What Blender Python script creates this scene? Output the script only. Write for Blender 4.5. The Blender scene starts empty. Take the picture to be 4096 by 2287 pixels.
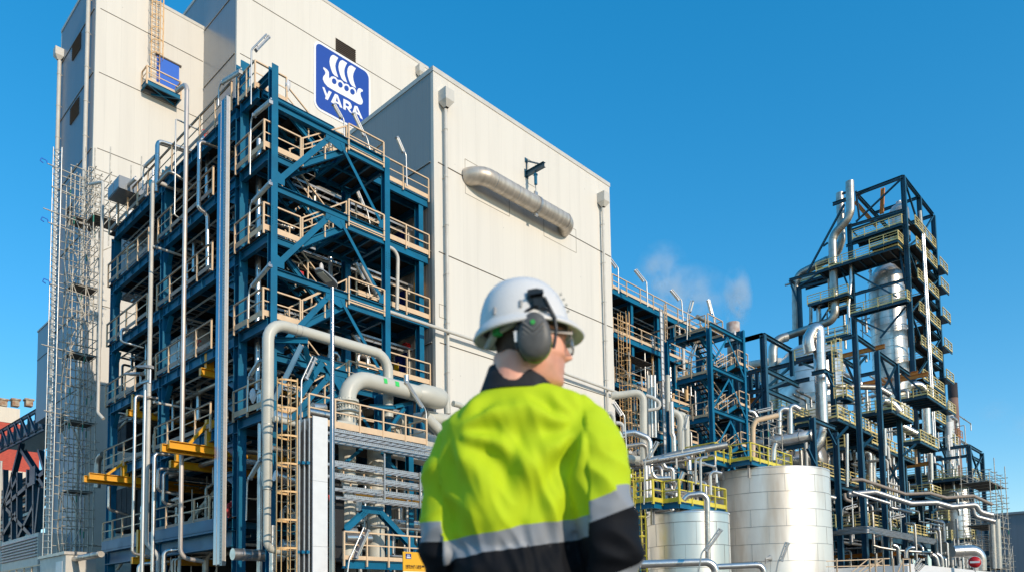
import bpy, math, random
from mathutils import Vector, Matrix
V = Vector
R = math.radians
scene = bpy.context.scene
col = scene.collection
# ------------------------------------------------------------------ camera
YAW, PIT, ROL = R(43.73711853), R(3.90063652), R(-0.9172048)
FOC, PPX, PPY = 2991.31, 2048.0, 2225.61
CAM = V((0, 0, 1.1))
FW = V((math.cos(YAW)*math.cos(PIT), math.sin(YAW)*math.cos(PIT), math.sin(PIT)))
_r = V((math.sin(YAW), -math.cos(YAW), 0.0)); _u = _r.cross(FW)
RT = _r*math.cos(ROL) + _u*math.sin(ROL)
UP = _u*math.cos(ROL) - _r*math.sin(ROL)
cam = bpy.data.cameras.new('camera'); co = bpy.data.objects.new('camera', cam); col.objects.link(co)
m = Matrix((RT, UP, -FW)).transposed().to_4x4(); m.translation = CAM
co.matrix_world = m
cam.sensor_width = 36; cam.lens = FOC*36/4096
cam.shift_x = 0; cam.shift_y = (PPY-1143.5)/4096
cam.clip_end = 3000; cam.clip_start = 0.1
cam.dof.use_dof = True; cam.dof.focus_distance = 42; cam.dof.aperture_fstop = 3.4
scene.camera = co
# ------------------------------------------------------------------ light
SUN = V((0.065, 1.0, -0.40)).normalized()       # travel direction of the light
sl = bpy.data.lights.new('sun', 'SUN'); so = bpy.data.objects.new('sun', sl); col.objects.link(so)
sl.energy = 2.0; sl.angle = R(0.5); sl.color = (1.0, 0.865, 0.69)
so.rotation_euler = SUN.to_track_quat('-Z', 'Y').to_euler(); so.location = (0, -20, 60)
wd = bpy.data.worlds.new('World'); scene.world = wd; wd.use_nodes = True
nt = wd.node_tree; bg = nt.nodes['Background']
sky = nt.nodes.new('ShaderNodeTexSky'); sky.sky_type = 'NISHITA'; sky.sun_disc = False
el = math.asin(-SUN.z); az = math.atan2(-SUN.x, -SUN.y)
sky.sun_elevation = el; sky.sun_rotation = az
sky.air_density = 1.0; sky.dust_density = 0.1; sky.ozone_density = 3.6; sky.altitude = 0
hs = nt.nodes.new('ShaderNodeHueSaturation'); hs.inputs['Saturation'].default_value = 1.68; hs.inputs['Hue'].default_value = 0.495
hs.inputs['Value'].default_value = 1.42
gm = nt.nodes.new('ShaderNodeGamma'); gm.inputs['Gamma'].default_value = 0.64
nt.links.new(sky.outputs[0], gm.inputs['Color']); nt.links.new(gm.outputs[0], hs.inputs['Color']); nt.links.new(hs.outputs[0], bg.inputs['Color'])
bg.inputs['Strength'].default_value = 0.15
scene.view_settings.view_transform = 'Standard'; scene.view_settings.look = 'None'
scene.view_settings.exposure = 0.7; scene.view_settings.gamma = 1.0
scene.cycles.max_bounces = 6; scene.cycles.diffuse_bounces = 3; scene.cycles.glossy_bounces = 3
scene.cycles.transparent_max_bounces = 8; scene.cycles.volume_bounces = 2
# ------------------------------------------------------------------ pixel rays (photograph 4096 x 2287)
def ray(px, py): return FW + RT*((px-PPX)/FOC) - UP*((py-PPY)/FOC)
def at(px, py, ax, v):
    d = ray(px, py); i = 'XYZ'.index(ax); return CAM + d*((v-CAM[i])/d[i])
def aX(px, py, v): return at(px, py, 'X', v)
def aY(px, py, v): return at(px, py, 'Y', v)
def aZ(px, py, v): return at(px, py, 'Z', v)
def aw(px, py, w): return CAM + ray(px, py)*w
def proj(p):
    d = V(p)-CAM; w = d.dot(FW); return PPX+FOC*d.dot(RT)/w, PPY-FOC*d.dot(UP)/w, w
def ext(p, ax, px):                      # walk along an axis from p until the picture column px
    e = V((1, 0, 0)) if ax == 'X' else V((0, 1, 0)) if ax == 'Y' else V((0, 0, 1))
    k = (px-PPX)/FOC; d = V(p)-CAM
    t = (k*d.dot(FW)-d.dot(RT))/(e.dot(RT)-k*e.dot(FW)); return V(p)+e*t
def extz(p, py):                         # walk vertically until picture row py
    k = (PPY-py)/FOC; d = V(p)-CAM; e = V((0, 0, 1))
    t = (k*d.dot(FW)-d.dot(UP))/(e.dot(UP)-k*e.dot(FW)); return V(p)+e*t
# ------------------------------------------------------------------ materials
def newmat(name, base, rough=0.6, metal=0.0, spec=None):
    mt = bpy.data.materials.new(name); mt.use_nodes = True
    b = mt.node_tree.nodes['Principled BSDF']
    b.inputs['Base Color'].default_value = (*base, 1); b.inputs['Roughness'].default_value = rough
    b.inputs['Metallic'].default_value = metal
    if spec is not None: b.inputs['Specular IOR Level'].default_value = spec
    return mt
def noisy(name, base, rough=0.6, metal=0.0, amt=0.25, scale=3.0, stretch=(1, 1, 1), col2=None, rvar=0.1, bump=0.0, bscale=20, thr=(0.35, 0.7)):
    mt = newmat(name, base, rough, metal); n = mt.node_tree.nodes; L = mt.node_tree.links; b = n['Principled BSDF']
    tc = n.new('ShaderNodeNewGeometry'); mp = n.new('ShaderNodeMapping'); mp.inputs['Scale'].default_value = stretch
    L.new(tc.outputs['Position'], mp.inputs['Vector'])
    nz = n.new('ShaderNodeTexNoise'); nz.inputs['Scale'].default_value = scale; nz.inputs['Detail'].default_value = 5
    L.new(mp.outputs[0], nz.inputs['Vector'])
    cr = n.new('ShaderNodeMapRange'); cr.inputs['From Min'].default_value = thr[0]; cr.inputs['From Max'].default_value = thr[1]
    L.new(nz.outputs['Fac'], cr.inputs['Value'])
    mx = n.new('ShaderNodeMix'); mx.data_type = 'RGBA'
    c2 = col2 if col2 else tuple(c*(1-amt) for c in base)
    mx.inputs['A'].default_value = (*base, 1); mx.inputs['B'].default_value = (*c2, 1)
    L.new(cr.outputs[0], mx.inputs['Factor']); L.new(mx.outputs['Result'], b.inputs['Base Color'])
    mr = n.new('ShaderNodeMapRange'); mr.inputs['To Min'].default_value = max(0.03, rough-rvar); mr.inputs['To Max'].default_value = min(1, rough+rvar)
    L.new(nz.outputs['Fac'], mr.inputs['Value']); L.new(mr.outputs[0], b.inputs['Roughness'])
    if bump > 0:
        n2 = n.new('ShaderNodeTexNoise'); n2.inputs['Scale'].default_value = bscale; n2.inputs['Detail'].default_value = 3
        L.new(mp.outputs[0], n2.inputs['Vector'])
        bp = n.new('ShaderNodeBump'); bp.inputs['Strength'].default_value = bump; bp.inputs['Distance'].default_value = 0.02
        L.new(n2.outputs['Fac'], bp.inputs['Height']); L.new(bp.outputs[0], b.inputs['Normal'])
    return mt
def cladding(name, base, axis, spacing, ribs=0.0, rough=0.5, joint=0.82, spec=0.5):
    """flat sheet cladding: vertical joints every `spacing`, fine ribs, long faint rain streaks"""
    mt = newmat(name, base, rough, 0.0, spec); n = mt.node_tree.nodes; L = mt.node_tree.links; b = n['Principled BSDF']
    g = n.new('ShaderNodeNewGeometry'); sx = n.new('ShaderNodeSeparateXYZ'); L.new(g.outputs['Position'], sx.inputs[0])
    c = sx.outputs[axis]
    def M(op, a, bb):
        q = n.new('ShaderNodeMath'); q.operation = op
        for i, s in enumerate((a, bb)):
            if s is None: continue
            if isinstance(s, (int, float)): q.inputs[i].default_value = s
            else: L.new(s, q.inputs[i])
        return q.outputs[0]
    fr = M('FRACT', M('DIVIDE', c, spacing), None)
    line = M('LESS_THAN', fr, 0.018/spacing)
    pid = M('FLOOR', M('DIVIDE', c, spacing), None)
    wn = n.new('ShaderNodeTexWhiteNoise'); wn.noise_dimensions = '1D'; L.new(pid, wn.inputs['W'])
    mp = n.new('ShaderNodeMapping'); mp.inputs['Scale'].default_value = (1.6, 1.6, 0.09); L.new(g.outputs['Position'], mp.inputs['Vector'])
    nz = n.new('ShaderNodeTexNoise'); nz.inputs['Scale'].default_value = 1.0; nz.inputs['Detail'].default_value = 6; nz.inputs['Roughness'].default_value = 0.65
    L.new(mp.outputs[0], nz.inputs['Vector'])
    st = n.new('ShaderNodeMapRange'); st.inputs['From Min'].default_value = 0.45; st.inputs['From Max'].default_value = 0.8
    st.inputs['To Min'].default_value = 1.0; st.inputs['To Max'].default_value = 0.91; L.new(nz.outputs['Fac'], st.inputs['Value'])
    pv = M('MULTIPLY_ADD', wn.outputs['Value'], 0.035); n.active = None
    pv.node.inputs[2].default_value = 0.98
    f = M('MULTIPLY', st.outputs[0], pv)
    lf = M('SUBTRACT', 1.0, M('MULTIPLY', line, 1-joint)); f = M('MULTIPLY', f, lf)
    # sparse dark specks (fixings, dirt)
    vo = n.new('ShaderNodeTexVoronoi'); vo.inputs['Scale'].default_value = 0.9; L.new(g.outputs['Position'], vo.inputs['Vector'])
    sp = M('LESS_THAN', vo.outputs['Distance'], 0.03); f = M('MULTIPLY', f, M('SUBTRACT', 1.0, M('MULTIPLY', sp, 0.22)))
    vm = n.new('ShaderNodeVectorMath'); vm.operation = 'SCALE'; vm.inputs[0].default_value = base; L.new(f, vm.inputs['Scale'])
    L.new(vm.outputs[0], b.inputs['Base Color'])
    h = M('MULTIPLY', line, -1.0)
    if ribs > 0:
        rb = M('SINE', M('MULTIPLY', c, 2*math.pi/ribs), None)
        h = M('ADD', h, M('MULTIPLY', rb, 0.5))
    h = M('ADD', h, M('MULTIPLY', nz.outputs['Fac'], 0.4))
    bp = n.new('ShaderNodeBump'); bp.inputs['Strength'].default_value = 0.35; bp.inputs['Distance'].default_value = 0.012
    L.new(h, bp.inputs['Height']); L.new(bp.outputs[0], b.inputs['Normal'])
    return mt
CREAM = (0.76, 0.71, 0.63)
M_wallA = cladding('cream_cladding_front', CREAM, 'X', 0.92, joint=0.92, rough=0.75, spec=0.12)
M_wallB = cladding('cream_cladding_shaded_side', (0.33, 0.325, 0.305), 'Y', 0.95, ribs=0.19, rough=0.36)  # front's cream darkened: shade of the side wall put into the colour
M_wallC = cladding('cream_cladding_shaded_tower', (0.27, 0.28, 0.285), 'Y', 1.25, rough=0.27, spec=1.0)  # cream darkened: shade of the emblem block's side put into the colour
M_wallT = cladding('sky_tinted_shaded_side', (0.24, 0.27, 0.31), 'Y', 1.25, rough=0.42, spec=0.6)  # shade and sky reflection of the left-facing walls put into the colour
M_trim = noisy('cream_trim', (0.66, 0.62, 0.55), 0.5, amt=0.12, scale=2)
M_blue = noisy('blue_steel_paint', (0.006, 0.155, 0.285), 0.42, amt=0.28, scale=1.3, rvar=0.1)
M_blue.node_tree.nodes['Principled BSDF'].inputs['Specular IOR Level'].default_value = 0.25
M_teal = noisy('dark_teal_steel_paint', (0.016, 0.085, 0.140), 0.42, amt=0.3, scale=0.9)
M_rail = noisy('beige_rail_paint', (0.80, 0.56, 0.345), 0.5, amt=0.12, scale=4)
M_yrail = noisy('yellow_rail_paint', (0.84, 0.66, 0.26), 0.5, amt=0.15, scale=3)
M_yel = noisy('yellow_rail_paint_near', (0.72, 0.58, 0.06), 0.5, amt=0.15, scale=3)
M_crane = noisy('crane_yellow_paint', (0.86, 0.40, 0.008), 0.4, amt=0.12, scale=3)
M_orange = noisy('orange_beam_paint', (0.66, 0.24, 0.03), 0.5, amt=0.2, scale=2)
M_alu = noisy('aluminium_jacket', (0.76, 0.71, 0.66), 0.30, 0.85, amt=0.2, scale=2.5, rvar=0.1, bump=0.25, bscale=7)
M_alu2 = noisy('weathered_aluminium_jacket', (0.56, 0.52, 0.46), 0.42, 0.85, amt=0.35, scale=1.2, rvar=0.1, bump=0.3, bscale=5)
M_galv = noisy('galvanised_steel', (0.52, 0.50, 0.48), 0.42, 0.7, amt=0.25, scale=8)
M_gtube = noisy('galvanised_tube', (0.62, 0.60, 0.56), 0.36, 0.75, amt=0.2, scale=3)
M_pipe = noisy('cream_pipe_paint', (0.63, 0.60, 0.51), 0.42, amt=0.14, scale=1.2)
M_toe = noisy('grey_brown_toe_board', (0.40, 0.31, 0.24), 0.6, amt=0.3, scale=9, stretch=(1, 1, 6))
M_brown = noisy('brown_top_rail', (0.12, 0.075, 0.05), 0.6, amt=0.2, scale=3)
M_grate = noisy('grating', (0.055, 0.045, 0.038), 0.8, 0.2, amt=0.3, scale=6)
M_dark = noisy('dark_interior', (0.03, 0.032, 0.036), 0.8, amt=0.3, scale=2)  # near-black; on backing sheets and blocks it stands in for shade
M_black = noisy('black_cable', (0.012, 0.012, 0.014), 0.5, amt=0.3, scale=5)
M_redc = newmat('red_cable', (0.6, 0.04, 0.02), 0.5)
M_red = newmat('red_paint', (0.62, 0.03, 0.03), 0.45)
M_grey = noisy('grey_panel', (0.33, 0.33, 0.33), 0.5, amt=0.15, scale=2)
M_white = noisy('white_panel', (0.80, 0.79, 0.77), 0.4, amt=0.08, scale=3)
M_glow = newmat('lamp_diffuser', (0.75, 0.72, 0.6), 0.3)
M_door = newmat('blue_door_paint', (0.01, 0.03, 0.22), 0.4)
M_door2 = newmat('bright_blue_door_paint', (0.01, 0.13, 0.62), 0.5)
M_louv = newmat('louvre_brown', (0.10, 0.075, 0.055), 0.6)
M_scaf = noisy('scaffold_tube', (0.66, 0.60, 0.50), 0.45, 0.3, amt=0.45, scale=5, col2=(0.36, 0.32, 0.26))
M_scafg = newmat('scaffold_green', (0.02, 0.22, 0.14), 0.5)
M_plank = noisy('scaffold_board', (0.13, 0.11, 0.09), 0.8, amt=0.4, scale=5)
M_asph = noisy('asphalt', (0.055, 0.053, 0.05), 0.9, amt=0.3, scale=3)
M_conc = noisy('concrete', (0.36, 0.35, 0.33), 0.85, amt=0.2, scale=1.5)
# ------------------------------------------------------------------ mesh builder
class MB:
    def __init__(s): s.v = []; s.f = []; s.sm = []; s.mi = []; s.cur = 0
    def quadset(s, vs, fs, smooth=False):
        k = len(s.v); s.v += [tuple(p) for p in vs]
        for f in fs: s.f.append([i+k for i in f]); s.sm.append(smooth); s.mi.append(s.cur)
    def box(s, a, b):
        x0, x1 = sorted((a[0], b[0])); y0, y1 = sorted((a[1], b[1])); z0, z1 = sorted((a[2], b[2]))
        s.quadset([(x0,y0,z0),(x1,y0,z0),(x1,y1,z0),(x0,y1,z0),(x0,y0,z1),(x1,y0,z1),(x1,y1,z1),(x0,y1,z1)],
                  [(0,3,2,1),(4,5,6,7),(0,1,5,4),(1,2,6,5),(2,3,7,6),(3,0,4,7)]); return s
    def cb(s, c, sx, sy, sz): return s.box((c[0]-sx/2, c[1]-sy/2, c[2]-sz/2), (c[0]+sx/2, c[1]+sy/2, c[2]+sz/2))
    def prof(s, a, b, pr, up=(0, 0, 1), smooth=False):     # extrude closed profile [(u,v)] from a to b, v along `up`
        a = V(a); b = V(b); d = (b-a)
        if d.length < 1e-5: return s
        d.normalize(); up = V(up)
        if abs(d.dot(up)) > 0.97: up = V((0, 1, 0)) if abs(d.y) < 0.9 else V((1, 0, 0))
        sd = d.cross(up).normalized(); u2 = sd.cross(d).normalized(); n = len(pr)
        vs = [a+sd*p[0]+u2*p[1] for p in pr]+[b+sd*p[0]+u2*p[1] for p in pr]
        fs = [(i, i+n, (i+1) % n+n, (i+1) % n) for i in range(n)]+[tuple(range(n)), tuple(range(2*n-1, n-1, -1))]
        s.quadset(vs, fs, smooth); return s
    def bar(s, a, b, w, h=None, up=(0, 0, 1)):
        h = h or w; return s.prof(a, b, [(-w/2,-h/2),(w/2,-h/2),(w/2,h/2),(-w/2,h/2)], up)
    def ib(s, a, b, h, w, up=(0, 0, 1), t=None):
        t = t or max(0.014, h*0.055); tw = t*0.7
        P = [(-w/2,-h/2),(w/2,-h/2),(w/2,-h/2+t),(tw/2,-h/2+t),(tw/2,h/2-t),(w/2,h/2-t),(w/2,h/2),(-w/2,h/2),(-w/2,h/2-t),(-tw/2,h/2-t),(-tw/2,-h/2+t),(-w/2,-h/2+t)]
        a = V(a); b = V(b); d = (b-a)
        if d.length < 1e-5: return s
        d.normalize(); up = V(up)
        if abs(d.dot(up)) > 0.97: up = V((0, 1, 0)) if abs(d.y) < 0.9 else V((1, 0, 0))
        sd = d.cross(up).normalized(); u2 = sd.cross(d).normalized()
        vs = [a+sd*p[0]+u2*p[1] for p in P]+[b+sd*p[0]+u2*p[1] for p in P]; n = 12
        fs = [(i, i+n, (i+1) % n+n, (i+1) % n) for i in range(n)]
        for o in (0, 12):
            for q in ((0,1,2,11),(3,4,9,10),(5,6,7,8),(2,3,10,11),(4,5,8,9)):
                q = [i+o for i in q]; fs.append(tuple(q if o == 0 else q[::-1]))
        s.quadset(vs, fs); return s
    def tube(s, pts, r, seg=10, bend=0.0, caps=True, r2=None, smooth=True):
        pts = [V(p) for p in pts]
        if bend > 0 and len(pts) > 2: pts = fillet(pts, bend)
        n = len(pts)
        if n < 2: return s
        rs = r if isinstance(r, (list, tuple)) else [r+(r2-r)*i/(n-1) for i in range(n)] if r2 is not None else [r]*n
        T = []
        for i in range(n):
            a = pts[i]-pts[i-1] if i else pts[1]-pts[0]; b = pts[i+1]-pts[i] if i < n-1 else pts[-1]-pts[-2]
            a = a.normalized() if a.length > 1e-6 else b.normalized(); b = b.normalized() if b.length > 1e-6 else a
            T.append((a+b).normalized() if (a+b).length > 1e-6 else a)
        N = T[0].orthogonal().normalized(); vs = []; 
        for i in range(n):
            N = (N - T[i]*N.dot(T[i])).normalized(); B = T[i].cross(N)
            k = 1.0
            if 0 < i < n-1:
                c = (pts[i]-pts[i-1]).normalized().dot(T[i]); k = 1/max(c, 0.5)
            for j in range(seg):
                a = 2*math.pi*j/seg; vs.append(pts[i]+(N*math.cos(a)+B*math.sin(a))*rs[i])
        fs = []
        for i in range(n-1):
            for j in range(seg):
                fs.append((i*seg+j, i*seg+(j+1) % seg, (i+1)*seg+(j+1) % seg, (i+1)*seg+j))
        s.quadset(vs, fs, smooth)
        if caps: s.quadset(vs[:seg], [tuple(range(seg-1, -1, -1))]); s.quadset(vs[-seg:], [tuple(range(seg))])
        return s
    def ring(s, p, d, r, w, t=0.01, seg=14):       # thin band round a pipe
        p = V(p); d = V(d).normalized(); return s.tube([p-d*w/2, p+d*w/2], r+t, seg)
    def lathe(s, c, prof, seg=32, axis=(0, 0, 1)):  # prof [(r,z)]
        c = V(c); ax = V(axis).normalized(); N = ax.orthogonal().normalized(); B = ax.cross(N); vs = []
        for r, z in prof:
            for j in range(seg):
                a = 2*math.pi*j/seg; vs.append(c+ax*z+(N*math.cos(a)+B*math.sin(a))*max(r, 1e-4))
        fs = [(i*seg+j, i*seg+(j+1) % seg, (i+1)*seg+(j+1) % seg, (i+1)*seg+j) for i in range(len(prof)-1) for j in range(seg)]
        s.quadset(vs, fs, True); return s
    def poly(s, pts, d):                            # extruded flat polygon
        n = len(pts); d = V(d); pts = [V(p) for p in pts]
        s.quadset([p for p in pts]+[p+d for p in pts], [tuple(range(n)), tuple(range(2*n-1, n-1, -1))]+[(i, i+n, (i+1) % n+n, (i+1) % n)[::-1] for i in range(n)]); return s
    def build(s, name, mats, parent=None):
        me = bpy.data.meshes.new(name)
        if parent is not None and not isinstance(parent, bool):
            off = V((0, 0, 0)); q_ = parent
            while q_ is not None: off = off+q_.location; q_ = q_.parent
            vs = [(x-off.x, y-off.y, z-off.z) for x, y, z in s.v]
        else: vs = s.v
        me.from_pydata(vs, [], s.f)
        if not isinstance(mats, (list, tuple)): mats = [mats]
        for q in mats: me.materials.append(q)
        me.polygons.foreach_set('use_smooth', s.sm); me.polygons.foreach_set('material_index', s.mi)
        me.update()
        import bmesh
        bm = bmesh.new(); bm.from_mesh(me); bmesh.ops.recalc_face_normals(bm, faces=bm.faces); bm.to_mesh(me); bm.free()
        o = bpy.data.objects.new(name, me); col.objects.link(o)
        if parent: o.parent = parent
        return o
def fillet(pts, r, k=6):
    out = [pts[0]]
    for i in range(1, len(pts)-1):
        p = pts[i]; a = (pts[i-1]-p); b = (pts[i+1]-p); la, lb = a.length, b.length; a.normalize(); b.normalize()
        ang = a.angle(b)
        if ang > 3.0: out.append(p); continue
        d = min(r/math.tan(ang/2), la*0.49 if i > 1 else la*0.95, lb*0.49 if i < len(pts)-2 else lb*0.95)
        p0 = p+a*d; p1 = p+b*d; rr = d*math.tan(ang/2)
        c = p+(a+b).normalized()*(rr/math.sin(ang/2)); v0 = p0-c; v1 = p1-c
        for j in range(k+1):
            t = j/k; th = v0.angle(v1)
            out.append(c+(v0*math.sin((1-t)*th)+v1*math.sin(t*th))/math.sin(th))
    out.append(pts[-1]); return out
def tag(o, label=None, cat=None, group=None, kind=None):
    if label: o['label'] = label
    if cat: o['category'] = cat
    if group: o['group'] = group
    if kind: o['kind'] = kind
    return o
def thing(name, loc, label, cat, group=None):
    o = bpy.data.objects.new(name, None); col.objects.link(o); o.location = V(loc); o.empty_display_size = 0.2
    return tag(o, label, cat, group)
def solo(name, mb, mat, label, cat, group=None): return tag(mb.build(name, mat), label, cat, group)
def struct(name, mb, mat): return tag(mb.build(name, mat), kind='structure')
def copy_tree(o, loc, label=None, rotz=None):
    c = o.copy(); col.objects.link(c); c.location = V(loc)
    if label: c['label'] = label
    if rotz is not None: c.rotation_euler.z = rotz
    def rec(a, b):
        for ch in [q for q in bpy.data.objects if q.parent == a]:
            d = ch.copy(); col.objects.link(d); d.parent = b; rec(ch, d)
    rec(o, c); return c
# ------------------------------------------------------------------ kit of parts
def rail(mb, pts, h=0.97, sp=1.35, w=0.045, toe=0.2, drop=0.14, mids=1, tw=None, ends=True, tmb=None):
    """handrail along the deck edge polyline pts; mb is (posts+mid+toe); returns top rail points"""
    pts = [V(p) for p in pts]; up = V((0, 0, 1))
    for a, b in zip(pts[:-1], pts[1:]):
        L = (b-a).length; n = max(1, round(L/sp)); d = (b-a)
        for i in range(n+1):
            p = a+d*(i/n); mb.bar(p-up*drop, p+up*h, w*1.35, w*1.1, up=d.normalized() if d.length else (1, 0, 0))
        mb.bar(a+up*h, b+up*h, (tw or w)*1.2, w)
        for k in range(mids): zz = h*(k+1)/(mids+1)+0.04; mb.bar(a+up*zz, b+up*zz, w*0.5, w*0.8)
        if toe: (tmb or mb).bar(a+up*toe*0.42, b+up*toe*0.42, 0.015, toe*0.84)
def pipe(name, label, pts, d, mat=None, bend=None, bands=1.0, cat='pipe', group=None, seg=12, flanges=()):
    pts = [V(p) for p in pts]; mb = MB(); r = d/2
    mb.tube(pts, r, seg, bend if bend is not None else d*1.3)
    if bands:
        P = fillet(pts, bend if bend is not None else d*1.3) if len(pts) > 2 else pts
        acc = bands*0.5
        for a, b in zip(P[:-1], P[1:]):
            L = (b-a).length
            while acc < L:
                q = a+(b-a)*(acc/L); mb.ring(q, b-a, r, max(0.02, d*0.06), 0.006+d*0.012, seg); acc += bands
            acc -= L
    for q, dd in flanges: mb.ring(q, dd, r, 0.06, d*0.16, 16)
    return solo(name, mb, mat or M_alu, label, cat, group)
def caged_ladder(name, label, p0, h, nrm, mat, side=0.42, cage=True, cr=0.38, group=None, c0=2.2):
    t = thing(name, p0, label, 'ladder', group); p0 = V(p0); nrm = V(nrm).normalized(); sd = V((0, 0, 1)).cross(nrm)
    mb = MB(); r = MB(); c = MB()
    for s in (-1, 1): mb.bar(p0+sd*s*side/2, p0+sd*s*side/2+V((0, 0, h)), 0.06, 0.03, up=nrm)
    k = 0.25
    while k < h: r.bar(p0+sd*side/2+V((0, 0, k)), p0-sd*side/2+V((0, 0, k)), 0.028); k += 0.3
    mb.build('side_rail', mat, t); r.build('rung', mat, t)
    if cage:
        z = c0
        while z <= h:
            pts = [p0+sd*(side/2)*(1 if a == 0 else 1)+V((0, 0, z)) for a in (0,)]
            pts = []
            for j in range(9):
                a = math.pi*j/8; pts.append(p0+sd*math.cos(a)*cr+nrm*(math.sin(a)*cr*1.75+0.02)+V((0, 0, z)))
            for a, b in zip(pts[:-1], pts[1:]): c.bar(a, b, 0.012, 0.06)
            z += 0.9
        for j in (1, 2.6, 4, 5.4, 7):
            a = math.pi*j/8; q = p0+sd*math.cos(a)*cr+nrm*(math.sin(a)*cr*1.75+0.02)
            c.bar(q+V((0, 0, c0)), q+V((0, 0, h)), 0.04, 0.012, up=nrm)
        c.build('cage', mat, t)
    return t
def strip_lamp(label, base, bend_pt, tip, off=None, group='strip lamps on swan neck poles', name='strip_lamp', r=0.03, lw=0.13):
    """swan-neck pole with a tubular lamp clamped beside its sloping arm"""
    base, bend_pt, tip = V(base), V(bend_pt), V(tip); t = thing(name, base, label, 'lamp', group)
    p = MB(); p.tube([base, bend_pt, tip], r, 8, 0.35); p.build('pole', M_gtube, t)
    d = (tip-bend_pt); L = d.length; d.normalize(); o = V(off) if off is not None else V((0, 0, -1))
    o = (o-d*o.dot(d)).normalized()*(lw*0.85)
    a = bend_pt+d*(L*0.16)+o; b = tip-d*(L*0.02)+o
    q = MB(); q.prof(a, b, [(-lw/2, 0.04), (-lw/2, -0.01), (-lw/3, -0.05), (lw/3, -0.05), (lw/2, -0.01), (lw/2, 0.04)], up=-o)
    q.bar(a-d*0.03, a+d*0.03, lw*1.1, 0.12, up=-o); q.bar(b-d*0.03, b+d*0.03, lw*1.1, 0.12, up=-o)
    for k in (0.2, 0.8): c = a+(b-a)*k; q.bar(c-o*1.2, c+o*0.3, 0.03)
    hb = q.build('lamp_housing', M_galv, t)
    g = MB(); g.prof(a+d*0.05+o*0.35, b-d*0.05+o*0.35, [(-lw/3, 0.03), (-lw/4, -0.02), (lw/4, -0.02), (lw/3, 0.03)], up=-o)
    g.build('diffuser', M_glow, hb) if False else None
    gg = g.build('diffuser', M_glow, t)
    return t
def bolts(mb, c, u, v, nu, nv, su, sv, n, r=0.017):
    c, u, v, n = V(c), V(u), V(v), V(n)
    for i in range(nu):
        for j in range(nv):
            p = c+u*((i-(nu-1)/2)*su)+v*((j-(nv-1)/2)*sv); mb.tube([p, p+n*0.02], r, 6, smooth=False)
# ================================================================== SETTING
g = MB(); g.box((-400, -200, -0.6), (900, 900, 0.1)); struct('ground', g, noisy('concrete_yard', (.17, .145, .115), .9, amt=.3, scale=.6))
Z0 = 0.1
# ================================================================== BUILDINGS
YF, XL = 25.82, 22.1            # front face and left face of the pipe-duct building
XR, ZT = 36.08, 26.7
YY = 46.0; YT = 51.1
def walls(t, x0, x1, y0, y1, z0, z1, front, side, parap=0.12):
    m = MB(); m.box((x0, y0, z0), (x1, y0+0.18, z1)); m.build('front_wall', front, t)
    m = MB(); m.box((x0, y0+0.18, z0), (x0+0.18, y1-0.18, z1)); m.build('side_wall', side, t)
    m = MB(); m.box((x1-0.18, y0+0.18, z0), (x1, y1-0.18, z1)); m.build('side_wall', side, t)
    m = MB(); m.box((x0, y1-0.18, z0), (x1, y1, z1)); m.build('back_wall', front, t)
    m = MB(); m.box((x0+0.18, y0+0.18, z1-0.5), (x1-0.18, y1-0.18, z1-0.3)); m.build('roof', M_grey, t)
    m = MB(); e = 0.035
    m.box((x0-e, y0-e, z1), (x1+e, y0+0.2, z1+0.07)); m.box((x0-e, y1-0.2, z1), (x1+e, y1+e, z1+0.07))
    m.box((x0-e, y0+0.2, z1), (x0+0.2, y1-0.2, z1+0.07)); m.box((x1-0.2, y0+0.2, z1), (x1+e, y1-0.2, z1+0.07))
    for (a, b) in (((x0-e, y0-e), (x1+e, y0-0.004)),): m.box((*a, z1-0.16), (*b, z1-0.001))
    m.box((x0-e, y0-0.003, z1-0.16), (x0-0.004, y1, z1-0.001))
    m.build('roof_edge_trim', M_trim, t)
def seams(t, x0, x1, y0, y1, zs, face, gaps=()):
    for z in zs:
        m = MB(); d = MB()
        if 'F' in face:
            cuts = [x0+0.25]+[c for gpair in gaps if gpair[2] == z for c in gpair[:2]]+[x1-0.06]
            for a, b in zip(cuts[::2], cuts[1::2]):
                m.box((a, y0-0.03, z+0.012), (b, y0-0.003, z+0.03)); d.box((a, y0-0.012, z-0.02), (b, y0-0.002, z+0.012))
        if 'L' in face:
            m.box((x0-0.045, y0+0.25, z+0.015), (x0-0.003, y1, z+0.035)); d.box((x0-0.02, y0+0.25, z-0.035), (x0-0.002, y1, z+0.015))
        m.build('seam_flashing', M_trim, t); d.build('seam_gap', M_louv, t)
def louvre(t, q, axis, out, mat=None):
    """q = four world corners in the wall plane (vertical rectangle): a frame with sloping slats"""
    mn = V([min(p[i] for p in q) for i in range(3)]); mx = V([max(p[i] for p in q) for i in range(3)])
    m = MB(); s = MB()
    if axis == 'Y':
        y = mn.y
        m.box((mn.x, y-0.02, mn.z), (mx.x, y-0.005, mx.z))
        k = mn.z+0.04
        while k < mx.z-0.03: s.bar((mn.x, y-0.06, k), (mx.x, y-0.06, k), 0.07, 0.045, up=(0, 0.5, 1)); k += 0.15
        fr = m.build('louvre', M_louv, t)
    else:
        x = mn.x
        m.box((x-0.02, mn.y, mn.z), (x-0.005, mx.y, mx.z))
        k = mn.z+0.04
        while k < mx.z-0.03: s.bar((x-0.06, mn.y, k), (x-0.06, mx.y, k), 0.07, 0.045, up=(0.5, 0, 1)); k += 0.15
        fr = m.build('louvre', M_louv, t)
    s2 = s.build('louvre_slats', noisyslat, t)
noisyslat = newmat('louvre_slat', (0.13, 0.10, 0.08), 0.5)
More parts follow.
